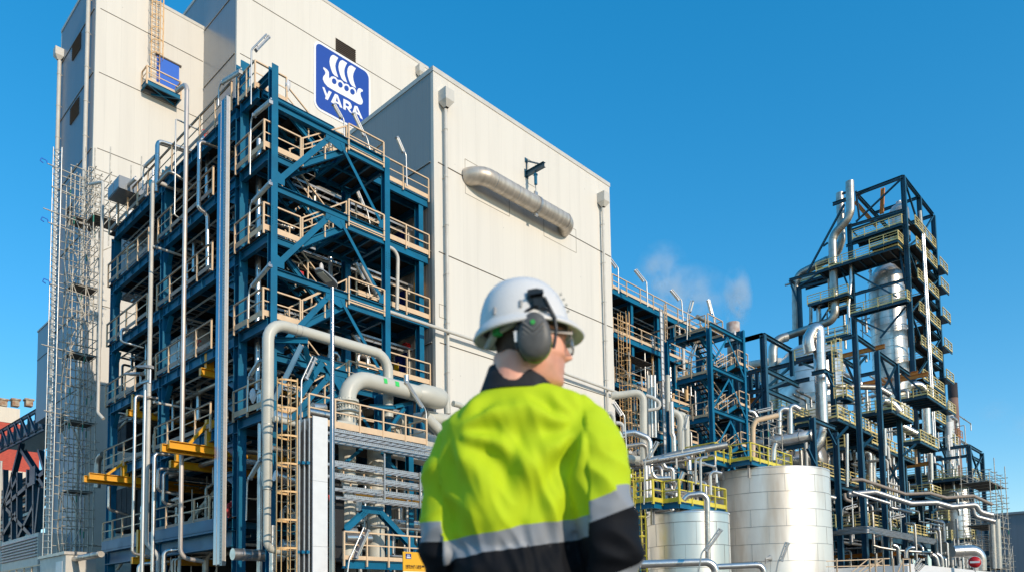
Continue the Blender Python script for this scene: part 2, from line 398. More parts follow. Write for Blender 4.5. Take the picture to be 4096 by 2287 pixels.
def downpipe(t, x, y, ztop, zbot, nrm, r=0.07, head=True, mat=None, lean=0):
    n = V(nrm); m = MB(); p = V((x, y, ztop-0.5))+n*0.2
    m.tube([p, V((p.x, p.y, zbot))], r, 12)
    z = ztop-1.5
    while z > zbot+1:
        m.ring((p.x, p.y, z), (0, 0, 1), r, 0.07, 0.02, 12); m.bar(V((p.x, p.y, z)), V((p.x, p.y, z))-n*0.2, 0.04); z -= 2.35
    m.build('downpipe', mat or M_trim, t)
    if head:
        h = MB(); c = V((x, y, ztop))+n*0.27; a = 0.27
        h.quadset([(c.x+sx*a, c.y+sy*a, c.z+0.35) for sx, sy in ((-1,-1),(1,-1),(1,1),(-1,1))]+[(c.x+sx*a, c.y+sy*a, c.z-0.2) for sx, sy in ((-1,-1),(1,-1),(1,1),(-1,1))]+[(c.x+sx*0.09, c.y+sy*0.09, c.z-0.48) for sx, sy in ((-1,-1),(1,-1),(1,1),(-1,1))],
                  [(0,1,2,3),(0,4,5,1),(1,5,6,2),(2,6,7,3),(3,7,4,0),(4,8,9,5),(5,9,10,6),(6,10,11,7),(7,11,8,4)])
        h.build('rain_head', M_trim, t)
# --- building with the steel duct
tb = thing('process_building', (XL, YF, Z0), 'cream clad windowless block with a big steel duct on its sunlit front wall', 'building')
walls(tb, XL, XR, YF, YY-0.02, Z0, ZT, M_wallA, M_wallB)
seams(tb, XL, XR, YF, YY-0.3, (22.13, 17.78, 13.45, 9.1, 4.7), 'FL', gaps=((23.2+0.9, 31.2, 22.13),))
for px, py in ((1785, 390), (2413, 795)):
    q = aY(px, py, YF-0.27); downpipe(tb, q.x, YF-0.006, q.z-0.05, Z0, (0, -1, 0), r=0.075)
JM = newmat('joint_line', (0.36, 0.32, 0.26), 0.7)    # darker outlines of patched sheets round the duct ends and hanger, inspection square
def rect_outline(m, a, b, y, w=0.02):
    (x0, z0), (x1, z1) = a, b
    for p, q in (((x0, z0), (x1, z0)), ((x1, z0), (x1, z1)), ((x1, z1), (x0, z1)), ((x0, z1), (x0, z0))): m.bar((p[0], y, p[1]), (q[0], y, q[1]), 0.012, w, up=(0, 0, 1) if p[1] == q[1] else (1, 0, 0))
for a, b in (((1860, 636), (1930, 760)), ((2111, 637), (2133, 668)), ((2111, 689), (2133, 719)), ((2268, 920), (2315, 975)), ((1757, 1214), (1772, 1235))):
    p = aY(*a, YF-0.008); q = aY(*b, YF-0.008); 
    if p.z < q.z: p.z, q.z = q.z, p.z
    if a[0] == 1860: q = V((p.x+3.1, p.y, p.z-1.75))
    if a[0] == 2268: p = V((29.9, YF-0.008, 22.6)); q = V((32.7, YF-0.008, 21.25))
    if a[0] in (2111, 1757): q = V((p.x+0.6 if a[0] == 2111 else p.x+0.55, p.y, p.z-0.62))
    m = MB(); rect_outline(m, (p.x, p.z), (q.x, q.z), YF-0.008); m.build('patch_joint', JM, tb)
# corrugated side doors at each deck level (blue)
for zf in (17.45, 14.4, 11.3, 8.05):
    d = MB(); y = 28.3; d.box((XL-0.06, y-0.5, zf+0.02), (XL-0.01, y+0.5, zf+2.15)); dd = d.build('door', M_door, tb)
    f = MB()
    for yy in (y-0.56, y+0.56): f.box((XL-0.09, yy-0.05, zf), (XL-0.003, yy+0.05, zf+2.22))
    f.box((XL-0.09, y-0.51, zf+2.15), (XL-0.003, y+0.51, zf+2.25)); f.build('door_frame', M_trim, tb)
    h = MB(); h.bar((XL-0.11, y-0.35, zf+1.05), (XL-0.11, y-0.2, zf+1.05), 0.03); h.build('door_handle', M_galv, dd)
# --- building with the ship emblem
q0 = aY(946, 200, YY); XY = q0.x; ZY = aY(1707, 269, YY).z; XYR = aY(1712, 269, YY).x
ts = thing('tall_building', (XY, YY, Z0), 'tallest cream clad block with blue ship emblem, rising behind the duct block', 'building')
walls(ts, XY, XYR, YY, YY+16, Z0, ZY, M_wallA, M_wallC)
seams(ts, XY, XYR, YY, YY+15.8, tuple(ZY-0.06-k for k in (3.4, 7.72, 12.05, 16.4, 20.8)), 'F')
seams(ts, XY, XYR, YY, YY+5.0, tuple(ZY-0.06-k for k in (3.4, 7.72, 12.05, 16.4, 20.8)), 'L')
louvre(ts, [aY(1342, 152, YY), V((aY(1421, 200, YY).x, YY, aY(1342, 205, YY).z))], 'Y', -1)
q = aY(1680, 288, YY-0.27); downpipe(ts, q.x, YY-0.006, q.z+0.1, 27, (0, -1, 0), r=0.09)
# --- leftmost tall building
XT = aY(376, 400, YT).x; ZT1 = aY(815, 111, YT).z; YB = aX(246, 134, XT).y
tt = thing('stair_block', (XT, YT, Z0), 'tall cream clad block at far left with caged ladder and blue door', 'building')
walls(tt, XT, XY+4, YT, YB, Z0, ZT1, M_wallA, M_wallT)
zs1 = tuple(aY(px, py, YT).z for px, py in ((387.8, 27.8), (381, 282.7), (373, 587))); sp = zs1[1]-zs1[2]
seams(tt, XT, XY-0.0, YT, YB-0.1, zs1+tuple(zs1[2]-sp*k for k in (1, 2, 3, 4, 5, 6)), 'FL')
for a, b in (((527, 330), (581, 420)), ((512, 790), (568, 845)), ((490, 150+1348), (515, 235+1348)), ((430, 2990), (470, 3060))):
    p = aX(a[0]*.5564, a[1]*.5564, XT); r_ = aX(b[0]*.5564, b[1]*.5564, XT)
    if abs(p.y-r_.y) > 0.2: louvre(tt, [V((XT, p.y, p.z+0.1)), V((XT, r_.y, p.z-1.15))], 'X', -1)
q = aX(262, 150, XT-0.3); downpipe(tt, XT-0.006, YB-0.5, q.z-0.3, Z0, (-1, 0, 0), r=0.13)
q = aX(370, 60, XT-0.3); downpipe(tt, XT-0.006, YT+0.9, ZT1-0.2, Z0, (-1, 0, 0), r=0.13, head=False)
# blue door with its small steel balcony
def balcony():
    p = aY(1128*.5564, 432*.5564, YT-0.05); x0 = p.x; x1 = x0+1.5; zf = aY(1058*.5564, 600*.5564, YT-0.95).z+0.25
    d = MB(); d.box((x0, YT-0.07, zf), (x1, YT-0.01, zf+2.7)); dd = d.build('door', M_door2, tt)
    f = MB(); f.box((x0-0.1, YT-0.12, zf+2.7), (x1+0.15, YT-0.02, zf+2.8)); f.build('door_hood', M_louv, tt)
    L0 = aY(1055*.5564, 600*.5564, YT-0.95).x; L1 = aY(1300*.5564, 660*.5564, YT-0.95).x
    t = thing('balcony', (L0, YT-0.95, zf), 'small blue steel balcony with beige rails below the blue door', 'balcony')
    k = MB(); k.box((L0, YT-0.93, zf-0.06), (L1, YT-0.03, zf)); k.build('deck', M_grate, t)
    b = MB()
    b.ib((L0, YT-0.95, zf-0.16), (L1, YT-0.95, zf-0.16), 0.3, 0.1); 
    for x in (L0, L1): b.ib((x, YT-0.91, zf-0.16), (x, YT-0.02, zf-0.16), 0.3, 0.1)
    b.bar((L0+0.1, YT-0.85, zf-0.2), (L1-0.1, YT-0.1, zf-0.3), 0.1, 0.1); b.bar((L1-0.1, YT-0.85, zf-0.2), (L0+0.6, YT-0.1, zf-0.3), 0.1, 0.1)
    b.build('beam', M_blue, t)
    r = MB(); rail(r, [(L0, YT-0.1, zf), (L0, YT-0.955, zf), (L1, YT-0.955, zf), (L1, YT-0.1, zf)], sp=1.9, w=0.07, drop=0.3)
    r.build('railing', M_rail, t)
    caged_ladder('caged_ladder', 'beige caged ladder running up from the high balcony to the roof', (L0+0.75, YT-0.35, zf), ZT1-zf+1.6, (0, -1, 0), M_railo, side=0.55, cr=0.42)
M_railo = noisy('orange_beige_paint', (0.80, 0.48, 0.20), 0.5, amt=0.1, scale=4)
balcony()
# --- low grey annex hung on the back of the left block
def annex():
    X = XT+0.4
    p = aX(152, 1328, X); p2 = aX(152, 1684, X); y1 = p.y
    t = thing('transfer_house', (X, YB+0.02, p2.z), 'grey clad transfer house raised above the sloping conveyor at far left', 'building')
    m = MB(); m.box((X, YB+0.02, p2.z), (X+9, y1, p.z)); m.build('wall', M_wallT, t)
    m = MB(); m.box((X-0.05, YB+0.02, p.z+0.002), (X+9, y1+0.05, p.z+0.12)); m.build('roof_edge_trim', M_trim, t)
    m = MB(); z = p.z-0.42*(p.z-p2.z)*0.75
    m.box((X-0.03, YB+0.05, z-0.03), (X-0.003, y1, z)); m.build('seam_gap', M_louv, t)
annex()
# ================================================================== EMBLEM SIGN (traced in metres on the wall)
def emblem():
    Y = YY-0.06
    def z(a, b, y=Y): return aY(900+a*.25, 200+b*.25, y)
    c = V((z(1424, 0).x, Y, 0)); x0 = c.x; x1 = z(2331, 900).x
    ztop = aY(1262, 157, Y).z; zbot = z(1424, 760).z-0.06*0
    zbot = aY(1258, 385, Y).z-0.9
    t = thing('emblem_sign', (x0, Y, zbot), 'big blue square sign with white longship emblem and white lettering', 'sign')
    def rr(x0, x1, z0, z1, r, y):
        pts = []
        for cx, cz, a0 in ((x1-r, z1-r, 0), (x0+r, z1-r, 90), (x0+r, z0+r, 180), (x1-r, z0+r, 270)):
            for k in range(8): a = R(a0+90*k/7); pts.append((cx+r*math.cos(a), y, cz+r*math.sin(a)))
        return pts
    m = MB(); m.poly(rr(x0, x1, zbot, ztop, 0.62, YY-0.045), (0, 0.04, 0)); m.build('white_border', newmat('sign_white', (0.86, 0.85, 0.84), 0.4), t)
    m = MB(); b = 0.17; m.poly(rr(x0+b, x1-b, zbot+b, ztop-b, 0.45, YY-0.06), (0, 0.012, 0)); m.build('blue_panel', newmat('sign_blue', (0.012, 0.065, 0.36), 0.4), t)
    W = newmat('emblem_white', (0.88, 0.87, 0.87), 0.45)
    def P(pts, m): 
        m.poly([z(a, b, YY-0.075) for a, b in pts], (0, 0.012, 0))
    # sails
    for dx, dy, k in ((0, 0, 0), (143, 84, 1), (283, 168, 2)):
        m = MB()
        pts = [(1716, 88), (1740, 84), (1812, 130), (1790, 170), (1772, 215), (1765, 260), (1772, 320), (1790, 380), (1814, 446), (1790, 432), (1752, 412), (1722, 375), (1698, 315), (1680, 250), (1672, 190), (1682, 130), (1700, 98)]
        P([(a+dx, b+dy) for a, b in pts], m); m.build('sail', W, t)
    m = MB()
    hull = [(1570, 280), (1600, 292), (1640, 325), (1662, 360), (1664, 400), (1664, 440), (1676, 462), (1700, 430), (1740, 428), (1775, 445), (1805, 482), (1840, 485), (1872, 500), (1905, 545), (1945, 545), (1975, 560), (2000, 600), (2040, 598), (2075, 615), (2098, 660), (2108, 706), (2120, 640), (2138, 618), (2165, 618), (2205, 645), (2202, 674), (2178, 672), (2166, 700), (2176, 750), (2200, 800), (2206, 840), (2192, 872), (2166, 880), (2130, 868), (1960, 770), (1760, 662), (1640, 590), (1590, 530), (1565, 470), (1572, 430), (1600, 395), (1608, 370), (1598, 340), (1575, 310)]
    P(hull, m); m.build('ship_hull', W, t)
    m = MB(); B2 = newmat('sign_blue_shield', (0.012, 0.065, 0.36), 0.4)
    for cx, cy in ((1748, 505), (1847, 561), (1945, 618), (2040, 673)):
        m.poly([z(cx+37*math.cos(a)*1, cy+44*math.sin(a)+37*0.55*math.cos(a)*0.55, YY-0.09) for a in [2*math.pi*k/20 for k in range(20)]], (0, 0.014, 0))
    m.build('shields', B2, t)
    L = {'Y': [[(1558, 596), (1590, 604), (1620, 680), (1634, 716), (1662, 655), (1708, 680), (1645, 808), (1602, 785), (1612, 745), (1594, 700)]],
         'A': [[(1696, 838), (1760, 704), (1806, 726), (1880, 938), (1838, 918), (1826, 880), (1764, 846), (1740, 862)]],
         'R': [[(1894, 784), (1960, 815), (2000, 842), (2022, 880), (2030, 920), (2014, 948), (1990, 946), (2036, 1022), (1992, 996), (1950, 930), (1932, 922), (1932, 968), (1894, 948)]],
         'A2': [[(2036, 1016), (2075, 896), (2118, 905), (2208, 1120), (2165, 1092), (2150, 1050), (2098, 1022), (2078, 1038)]]}
    hole = {'A': [(1775, 820), (1790, 760), (1812, 842)], 'R': [(1932, 850), (1965, 868), (1985, 888), (1984, 905), (1960, 905), (1932, 890)], 'A2': [(2108, 992), (2100, 935), (2136, 1012)]}
    m = MB(); h = MB()
    for k, pl in L.items():
        for pp in pl: P(pp, m)
        if k in hole: h.poly([z(a, b, YY-0.09) for a, b in hole[k]], (0, 0.014, 0))
    m.build('lettering', W, t); h.build('letter_counters', B2, t)
emblem()
# ================================================================== STEEL DUCT ON THE FRONT WALL
def duct():
    d = 1.0; Y = YF-0.62
    p0 = aY(1902, 750, YF); p1 = aY(2292, 925, YF)
    za = 22.2; xa, xb = 24.25, 31.55
    t = thing('steel_duct', (xa, YF, za), 'fat bare steel duct running level along the sunlit front wall', 'duct')
    m = MB(); zc = 22.2
    pts = [(xa, YF+0.05, zc), (xa+0.25, Y-0.05, zc), (xb-0.25, Y-0.05, zc), (xb, YF+0.05, zc)]
    m.tube(pts, 0.43, 28, 0.85); M_duct = noisy('brushed_steel', (0.66, 0.575, 0.48), 0.46, 0.5, amt=0.3, scale=1.4, stretch=(4, 1, 1), bump=0.12, bscale=4)
    m.build('duct_pipe', M_duct, t)
    s = MB()
    for x in (25.35, 26.9, 30.9): s.ring((x, Y-0.05, zc), (1, 0, 0), 0.43, 0.035, 0.008, 28)
    s.build('weld_seam', M_galv, t)
    k = MB(); k.ring((28.55, Y-0.05, zc), (1, 0, 0), 0.43, 0.16, 0.03, 28); k.bar((28.55, Y-0.05, zc+0.44), (28.55, Y-0.05, zc+0.72), 0.09, 0.22, up=(1, 0, 0)); k.bar((28.55, Y-0.05, zc-0.6), (28.55, Y-0.05, zc-0.44), 0.09, 0.2, up=(1, 0, 0))
    k.build('clamp', M_galv, t)
    q = MB(); q.ib((28.55, YF-0.02, 24.15), (28.55, YF-1.3, 24.15), 0.26, 0.2); q.bar((28.55, YF-0.02, 24.9), (28.55, YF-0.9, 24.35), 0.07); q.box((28.4, YF-0.03, 23.95), (28.7, YF-0.004, 24.4)); q.box((28.45, YF-0.03, 24.8), (28.65, YF-0.004, 25.05))
    q.bar((28.55, YF-0.04, 24.9), (28.55, YF-0.04, 24.3), 0.05); q.build('bracket', M_teal, t)
    h = MB(); h.tube([(28.55, Y-0.05, 24.02), (28.55, Y-0.05, 23.88)], 0.03, 8); h.tube([(28.55, Y-0.05, 23.88), (28.55, Y-0.05, 23.32)], 0.085, 14); h.ring((28.55, Y-0.05, 23.85), (0, 0, 1), 0.085, 0.05, 0.03); h.tube([(28.55, Y-0.05, 23.32), (28.55, Y-0.05, 22.65)], 0.015, 8)
    h.build('spring_hanger', M_blue, t)
duct()
# ================================================================== BLUE STEEL FRAME (left structure)
FL = [20.32, 17.6, 14.55, 11.46, 8.2, 4.6]
X0, XM, XE = 12.8, 17.6, 22.02
YC = (26.1, 33.2, 39.55)
sf = thing('steel_structure', (X0, 26.1, Z0), 'large open blue steel frame of decks between the left tower block and duct block', 'steelwork')
def scol(x, y, z0, z1, h, w, up): m = MB(); m.ib((x, y, z0), (x, y, z1), h, w, up=up); return m
for (y, zt) in ((26.1, 22.0), (33.2, 20.9), (39.55, 20.0)):
    c = MB(); c.ib((X0, y, Z0), (X0, y, zt), 0.40, 0.34, up=(0, 1, 0), t=0.03)
    for z in FL:
        for dz in (0.02, -0.5): c.box((X0-0.16, y-0.17, z+dz-0.02), (X0+0.16, y+0.17, z+dz))
    for z in (14.0, 7.2): bolts(c, (X0, y-0.2, z), (1, 0, 0), (0, 0, 1), 2, 7, 0.2, 0.13, (0, -1, 0)); bolts(c, (X0-0.17, y, z), (0, 1, 0), (0, 0, 1), 2, 7, 0.2, 0.13, (-1, 0, 0), r=0.013)
    c.build('column', M_blue, sf)
for x in (XM, 21.6):
    for y in (26.35, 33.2, 39.55):
        c = MB(); c.ib((x, y, Z0), (x, y, 20.0 if x < 20 else 20.0), 0.32, 0.26, up=(0, 1, 0)); c.build('column', M_blue, sf)
TX0, TX1, TY0 = 12.83, 17.78, 23.8
for x, zt in ((TX0, 20.72), (TX1, 19.42)):
    c = MB(); c.ib((x, TY0, Z0), (x, TY0, zt), 0.26, 0.25, up=(0, 1, 0), t=0.02)
    for z in (15.1, 9.0): bolts(c, (x, TY0-0.13, z), (1, 0, 0), (0, 0, 1), 2, 8, 0.13, 0.09, (0, -1, 0), r=0.014)
    c.build('column', M_blue, sf)
# floors
for i, z in enumerate(FL):
    g = MB(); g.box((12.6, 26.2, z-0.05), (XE, 40.0, z)); g.build('deck', M_grate, sf)
    b = MB()
    for (ya, yb) in ((26.3, 33.0), (33.4, 39.35)):
        if i == 5:
            b.ib((X0-0.1, ya-0.1, z-0.78), (X0-0.1, yb+0.1, z-0.78), 0.62, 0.3); b.box((X0-0.42, ya-0.1, z-0.5), (X0-0.38, yb+0.1, z+0.02)); b.box((X0-0.42, ya-0.1, z-0.42), (X0+0.1, yb+0.1, z-0.4))
        else:
            b.ib((X0-0.1, ya, z-0.28), (X0-0.1, yb, z-0.28), 0.42, 0.2)
            n = 6
            for k in range(n): yy = ya+(yb-ya)*(k+0.5)/n; b.box((X0-0.2, yy-0.008, z-0.45), (X0-0.12, yy+0.008, z-0.1))
    b.build('edge_beam', M_blue, sf)
    j = MB()
    y = 26.9
    while y < 39.8: j.ib((12.8, y, z-0.2), (21.9, y, z-0.2), 0.24, 0.12); y += 1.55
    for x in (15.2, XM, 19.8): j.ib((x, 26.3, z-0.3), (x, 39.8, z-0.3), 0.36, 0.18)
    j.build('floor_joists', M_blue, sf)
    # haunches under the floor at the columns
    for y, s in ((33.2, 1), (33.2, -1), (26.1, 1), (39.55, -1)):
        if i in (1, 2, 3, 4): k = MB(); k.poly([(X0+0.02, y+s*0.2, z-0.5), (X0+0.02, y+s*0.65, z-0.5), (X0+0.02, y+s*0.2, z-1.15)], (0.02, 0, 0)); k.bar((X0+0.03, y+s*0.65, z-0.52), (X0+0.03, y+s*0.22, z-1.15), 0.2, 0.02, up=(0, s, -1)); k.build('haunch', M_blue, sf)
    r = MB(); tr = MB(); to = MB()
    for (ya, yb) in ((27.9 if i else 26.4, 33.35), (34.45 if i else 33.4, 39.7)):
        rail(r, [(12.5, ya, z), (12.5, yb, z)], sp=1.3, w=0.05, toe=0.2, drop=0.16, tmb=to)
        tr.bar((12.5, ya-0.05, z+0.99), (12.5, yb+0.05, z+0.99), 0.07, 0.035)
    r.build('railing', M_rail, sf); tr.build('top_rail', M_brown, sf); to.build('toe_board', M_toe, sf)
for i, z in enumerate(FL):
    for k, (xa, ya, xb, yb_, dz) in enumerate(((13.3, 26.6, 13.3, 39.5, .62), (16.2, 26.6, 16.2, 39.5, .9), (13.0, 28.9, 21.8, 28.9, .75), (13.0, 31.6, 21.8, 31.6, .95), (13.0, 35.4, 21.8, 35.4, .7), (13.0, 37.8, 21.8, 37.8, 1.0), (13.2, 27.3, 21.8, 27.3, 1.25))):
        m = MB(); ax = xa == xb; w = .22
        for s_ in (-1, 1): m.bar((xa+(w*s_ if ax else 0), ya+(0 if ax else w*s_), z-dz), (xb+(w*s_ if ax else 0), yb_+(0 if ax else w*s_), z-dz), .02, .09)
        L = (yb_-ya) if ax else (xb-xa); q = .3
        while q < L: m.bar((xa-w, ya+q, z-dz-.02) if ax else (xa+q, ya-w, z-dz-.02), (xa+w, ya+q, z-dz-.02) if ax else (xa+q, ya+w, z-dz-.02), .03, .02); q += .45
        m.build('cable_tray', M_galv, sf)
# side landings at the near corner (rails facing left) + small bracket cleats
for i, z in enumerate(FL):
    if i == 5: continue
    g = MB(); ys = 24.7 if i == 0 else 23.95; xe = 16.0 if i == 0 else 13.95
    g.box((12.62, ys, z-0.05), (xe, 26.18, z)); g.build('landing_deck', M_grate, sf)
    b = MB(); b.ib((12.75, ys, z-0.22), (12.75, 26.0, z-0.22), 0.34, 0.15)
    b.ib((12.85, ys, z-0.2), (xe, ys, z-0.2), 0.24, 0.12); b.ib((xe-0.1, ys+0.1, z-0.2), (xe-0.1, 26.1, z-0.2), 0.24, 0.12)
    for yy in (24.5, 25.2): b.ib((12.85, yy+0.1, z-0.16), (xe-0.15, yy+0.1, z-0.16), 0.16, 0.09)
    b.build('landing_beam', M_blue, sf)
    r = MB()
    if i: rail(r, [(12.5, 26.0, z), (12.5, ys-0.12, z)], sp=1.05, w=0.05, toe=0.24, drop=0.16); rail(r, [(12.5, ys-0.12, z), (xe, ys-0.12, z)], sp=1.45, w=0.05, toe=0.24, drop=0.16)
    else: rail(r, [(12.58, 26.0, z), (12.58, ys, z), (13.85, ys, z)], sp=0.7, w=0.045, toe=0.2, drop=0.1)
    r.build('railing', M_rail, sf)
    r = MB()
    if i: rail(r, [(17.95, 26.12, z), (22.0, 26.12, z)], sp=1.45, w=0.055, toe=0.26, drop=0.16)
    else: rail(r, [(16.0, 26.12, z), (22.0, 26.12, z)], sp=1.5, w=0.055, toe=0.24, drop=0.16)
    r.build('railing', M_rail, sf)
    b = MB(); b.ib((17.8, 26.2, z-0.24), (22.0, 26.2, z-0.24), 0.36, 0.14); b.ib((14.0, 26.2, z-0.24), (17.7, 26.2, z-0.24), 0.3, 0.14)
    b.ib((21.95, 26.3, z-0.24), (21.95, 30.0, z-0.24), 0.36, 0.12); b.build('edge_beam', M_blue, sf)
# cantilever cleats on the near column
for z in (20.6, 19.4, 18.2, 16.9, 15.8, 14.7, 13.6, 12.5, 11.5, 9.8, 8.9, 7.3, 6.2):
    m = MB(); m.ib((X0-0.15, 26.32, z), (X0-0.15, 27.15, z), 0.18, 0.16); m.poly([(X0-0.15, 26.32, z-0.09), (X0-0.15, 26.9, z-0.09), (X0-0.15, 26.32, z-0.4)], (0.015, 0, 0)); m.build('cleat', M_blue, sf)
# stair tower
def flight(xa, za, xb, zb, y, w, par, front):
    t = MB(); d = V((xb-xa, 0, zb-za)); L = d.length; d.normalize()
    for yy in (y, y+w): t.bar((xa, yy, za-0.06), (xb, yy, zb-0.06), 0.025, 0.26)
    for yy in (y, y+w): t.bar((xa, yy-0.03, za-0.18), (xb, yy-0.03, zb-0.18), 0.09, 0.02); t.bar((xa, yy-0.03, za+0.06), (xb, yy-0.03, zb+0.06), 0.09, 0.02)
    t.build('stringer', M_blue, par)
    s = MB(); n = max(3, round(abs(zb-za)/0.2))
    for k in range(1, n):
        f = k/n; x = xa+(xb-xa)*f; z = za+(zb-za)*f; s.box((x-0.13, y+0.02, z-0.035), (x+0.13, y+w-0.02, z))
    s.build('stair_treads', M_grate, par)
    r = MB()
    for yy in ((y-0.04, y+w+0.04)):
        a = V((xa, yy, za)); b = V((xb, yy, zb)); u = V((0, 0, 1))
        for f in (0.02, 0.5, 0.98): p = a+(b-a)*f; r.bar(p-u*0.15, p+u*0.92, 0.06, 0.05, up=(1, 0, 0))
        r.bar(a+u*0.93, b+u*0.93, 0.05, 0.045); r.bar(a+u*0.5, b+u*0.5, 0.03, 0.035)
    r.build('stair_railing', M_rail, par)
for i in range(0, 4):
    zt, zb = FL[i], FL[i+1]; zm = zb+1.42
    flight(13.98, zb, 15.95, zm, 23.85, 0.85, sf, True)
    flight(15.95, zm, 13.98 if i else 14.0, zt, 25.05, 0.85, sf, False)
    g = MB(); g.box((15.95, 23.8, zm-0.05), (17.68, 26.0, zm)); g.build('landing_deck', M_grate, sf)
    b = MB(); b.ib((15.95, 23.74, zm-0.14), (17.66, 23.74, zm-0.14), 0.2, 0.1); b.ib((17.66, 23.9, zm-0.16), (17.66, 26.1, zm-0.16), 0.2, 0.12); b.ib((15.98, 23.85, zm-0.16), (15.98, 26.1, zm-0.16), 0.2, 0.1)
    for x in (16.5, 17.1): b.ib((x, 23.85, zm-0.12), (x, 26.0, zm-0.12), 0.12, 0.08)
    b.ib((15.95, 24.9, zm-0.16), (17.66, 24.9, zm-0.16), 0.14, 0.1); b.ib((15.95, 26.05, zm-0.16), (17.66, 26.05, zm-0.16), 0.18, 0.1)
    b.build('landing_beam', M_blue, sf)
    r = MB(); rail(r, [(15.95, 23.7, zm), (17.62, 23.7, zm), (17.72, 26.0, zm), (15.95, 26.1, zm)], sp=1.6, w=0.05, toe=0.16, drop=0.1); r.build('railing', M_rail, sf)
for z in (19.35, 16.27, 13.2, 10.13):
    b = MB(); b.ib((TX0+0.13, TY0-0.04, z-0.12), (TX1-0.1, TY0-0.04, z-0.12), 0.26, 0.2); b.build('heavy_beam', M_blue, sf)
    if z > 19 or 1:
        br = MB(); ax = 15.35; zt = z-0.32; zl = z-2.98
        yb = TY0-0.09
        br.bar((ax-0.25, yb, zt), (TX0+0.15, yb, zl+0.08), 0.02, 0.2); br.bar((ax+0.25, yb, zt), (TX1-0.13, yb, zl), 0.02, 0.13)
        br.bar((ax-0.25, yb+0.05, zt+0.03), (TX0+0.15, yb+0.05, zl+0.17), 0.1, 0.02)
        br.build('brace', M_blue, sf)
        gp = MB(); gp.poly([(ax-0.42, yb-0.03, z-0.26), (ax+0.42, yb-0.03, z-0.26), (ax+0.42, yb-0.03, z-0.5), (ax+0.25, yb-0.03, z-0.66), (ax-0.25, yb-0.03, z-0.5), (ax-0.42, yb-0.03, z-0.5)], (0, 0.02, 0))
        bolts(gp, (ax-0.3, yb-0.03, z-0.42), (0.63, 0, 0.77), (0, 0, 1), 4, 1, 0.07, 0.08, (0, -1, 0)); bolts(gp, (ax+0.28, yb-0.03, z-0.45), (0.5, 0, -0.86), (0, 0, 1), 4, 1, 0.07, 0.08, (0, -1, 0))
        gp.build('gusset_plate', M_blue, sf); gp = MB()
        gp.poly([(TX0+0.13, yb-0.03, zl-0.02), (TX0+0.4, yb-0.03, zl-0.02), (TX0+0.4, yb-0.03, zl+0.28), (TX0+0.13, yb-0.03, zl+0.42)], (0, 0.02, 0))
        gp.build('gusset_plate', M_blue, sf); gp = MB()
        gp.poly([(TX1-0.13, yb-0.03, zl-0.02), (TX1-0.42, yb-0.03, zl-0.02), (TX1-0.42, yb-0.03, zl+0.12), (TX1-0.13, yb-0.03, zl+0.5)], (0, 0.02, 0))
        gp.build('gusset_plate', M_blue, sf)
b = MB(); b.ib((TX0, TY0+0.1, 20.45), (TX0, 25.95, 20.45), 0.26, 0.2); b.build('heavy_beam', M_blue, sf)
# dark sheets added in place of the deep shade inside the frame
pt = MB(); pt.box((15.4, 33.35, Z0), (21.8, 33.42, 19.6)); pt.build('shade_panel', M_dark, sf)
pt = MB(); pt.box((14.0, 40.1, Z0), (21.9, 40.2, 19.8)); pt.build('shade_panel', M_dark, sf)
M_warm = noisy('warm_galvanised_pipe', (0.66, 0.58, 0.52), 0.42, 0.35, amt=0.15, scale=2)
# ================================================================== PIPES STANDING IN FRONT OF THE LEFT FACE
def zz(x0, y0, s):
    return lambda a, b: (x0+a*s, y0+b*s)
A1 = zz(380, 560, .25); A2 = zz(380, 920, .25); A3 = zz(380, 1280, .25); A4 = zz(280, 1640, .28927); A5 = zz(380, 1927, .25); A6 = zz(500, 300, .20342)
def xp(x, *pts): return [aX(*p, x) for p in pts]
def vpipe(name, label, x, top, bot_py, d, mat=None, pre=(), post=(), **k):
    """vertical pipe standing in plane X=x; pre/post are world points added before / after"""
    p = aX(*top, x); b = extz(p, bot_py)
    return pipe(name, label, list(pre)+[p, b]+list(post), d, mat, **k)
# a: thin cream downpipe beside third column
p = aX(412, 728, 12.0); b = extz(p, 1648)
pipe('cream_pipe', 'thin cream pipe dropping beside the scaffold, bent over at its top', [p+V((-0.1, 1.6, 0.5)), p, b, b+V((0.15, -0.35, -0.35))], 0.15, M_trim, bands=3)
# b: cream pipe with side branches at second column
p = aX(611, 722, 12.0); b = extz(p, 2170)
t = pipe('cream_pipe', 'cream pipe hugging the middle column with two side branches', [p+V((1.6, 0, 0)), p, b, b+V((0.35, -0.4, -0.55)), V((b.x+0.35, b.y-0.4, Z0))], 0.19, M_trim, bands=3.1)
for (a, bb) in (((610, 986), (730, 1022)), ((612, 1608-1), (700, 1630))):
    q = aX(a[0]+2, a[1], 12.0); e = V((13.9, q.y, q.z)); mb = MB(); mb.tube([q, e], 0.055, 10); mb.ring(q+V((0.18, 0, 0)), (1, 0, 0), 0.055, 0.05, 0.02); mb.build('branch', M_trim, t).matrix_parent_inverse = Matrix()
# c: long silver pipe from the balcony down
p = aX(747, 400, 11.9); b = extz(p, 2228)
q = aX(707, 367, 11.9)
pipe('silver_pipe', 'long slim silver pipe hanging free across all decks, hooked over at its top', [q, V((p.x, p.y, q.z-0.15)), b, b+V((0.9, 0, -0.12))], 0.17, M_warm, bands=2.4, bend=0.4)
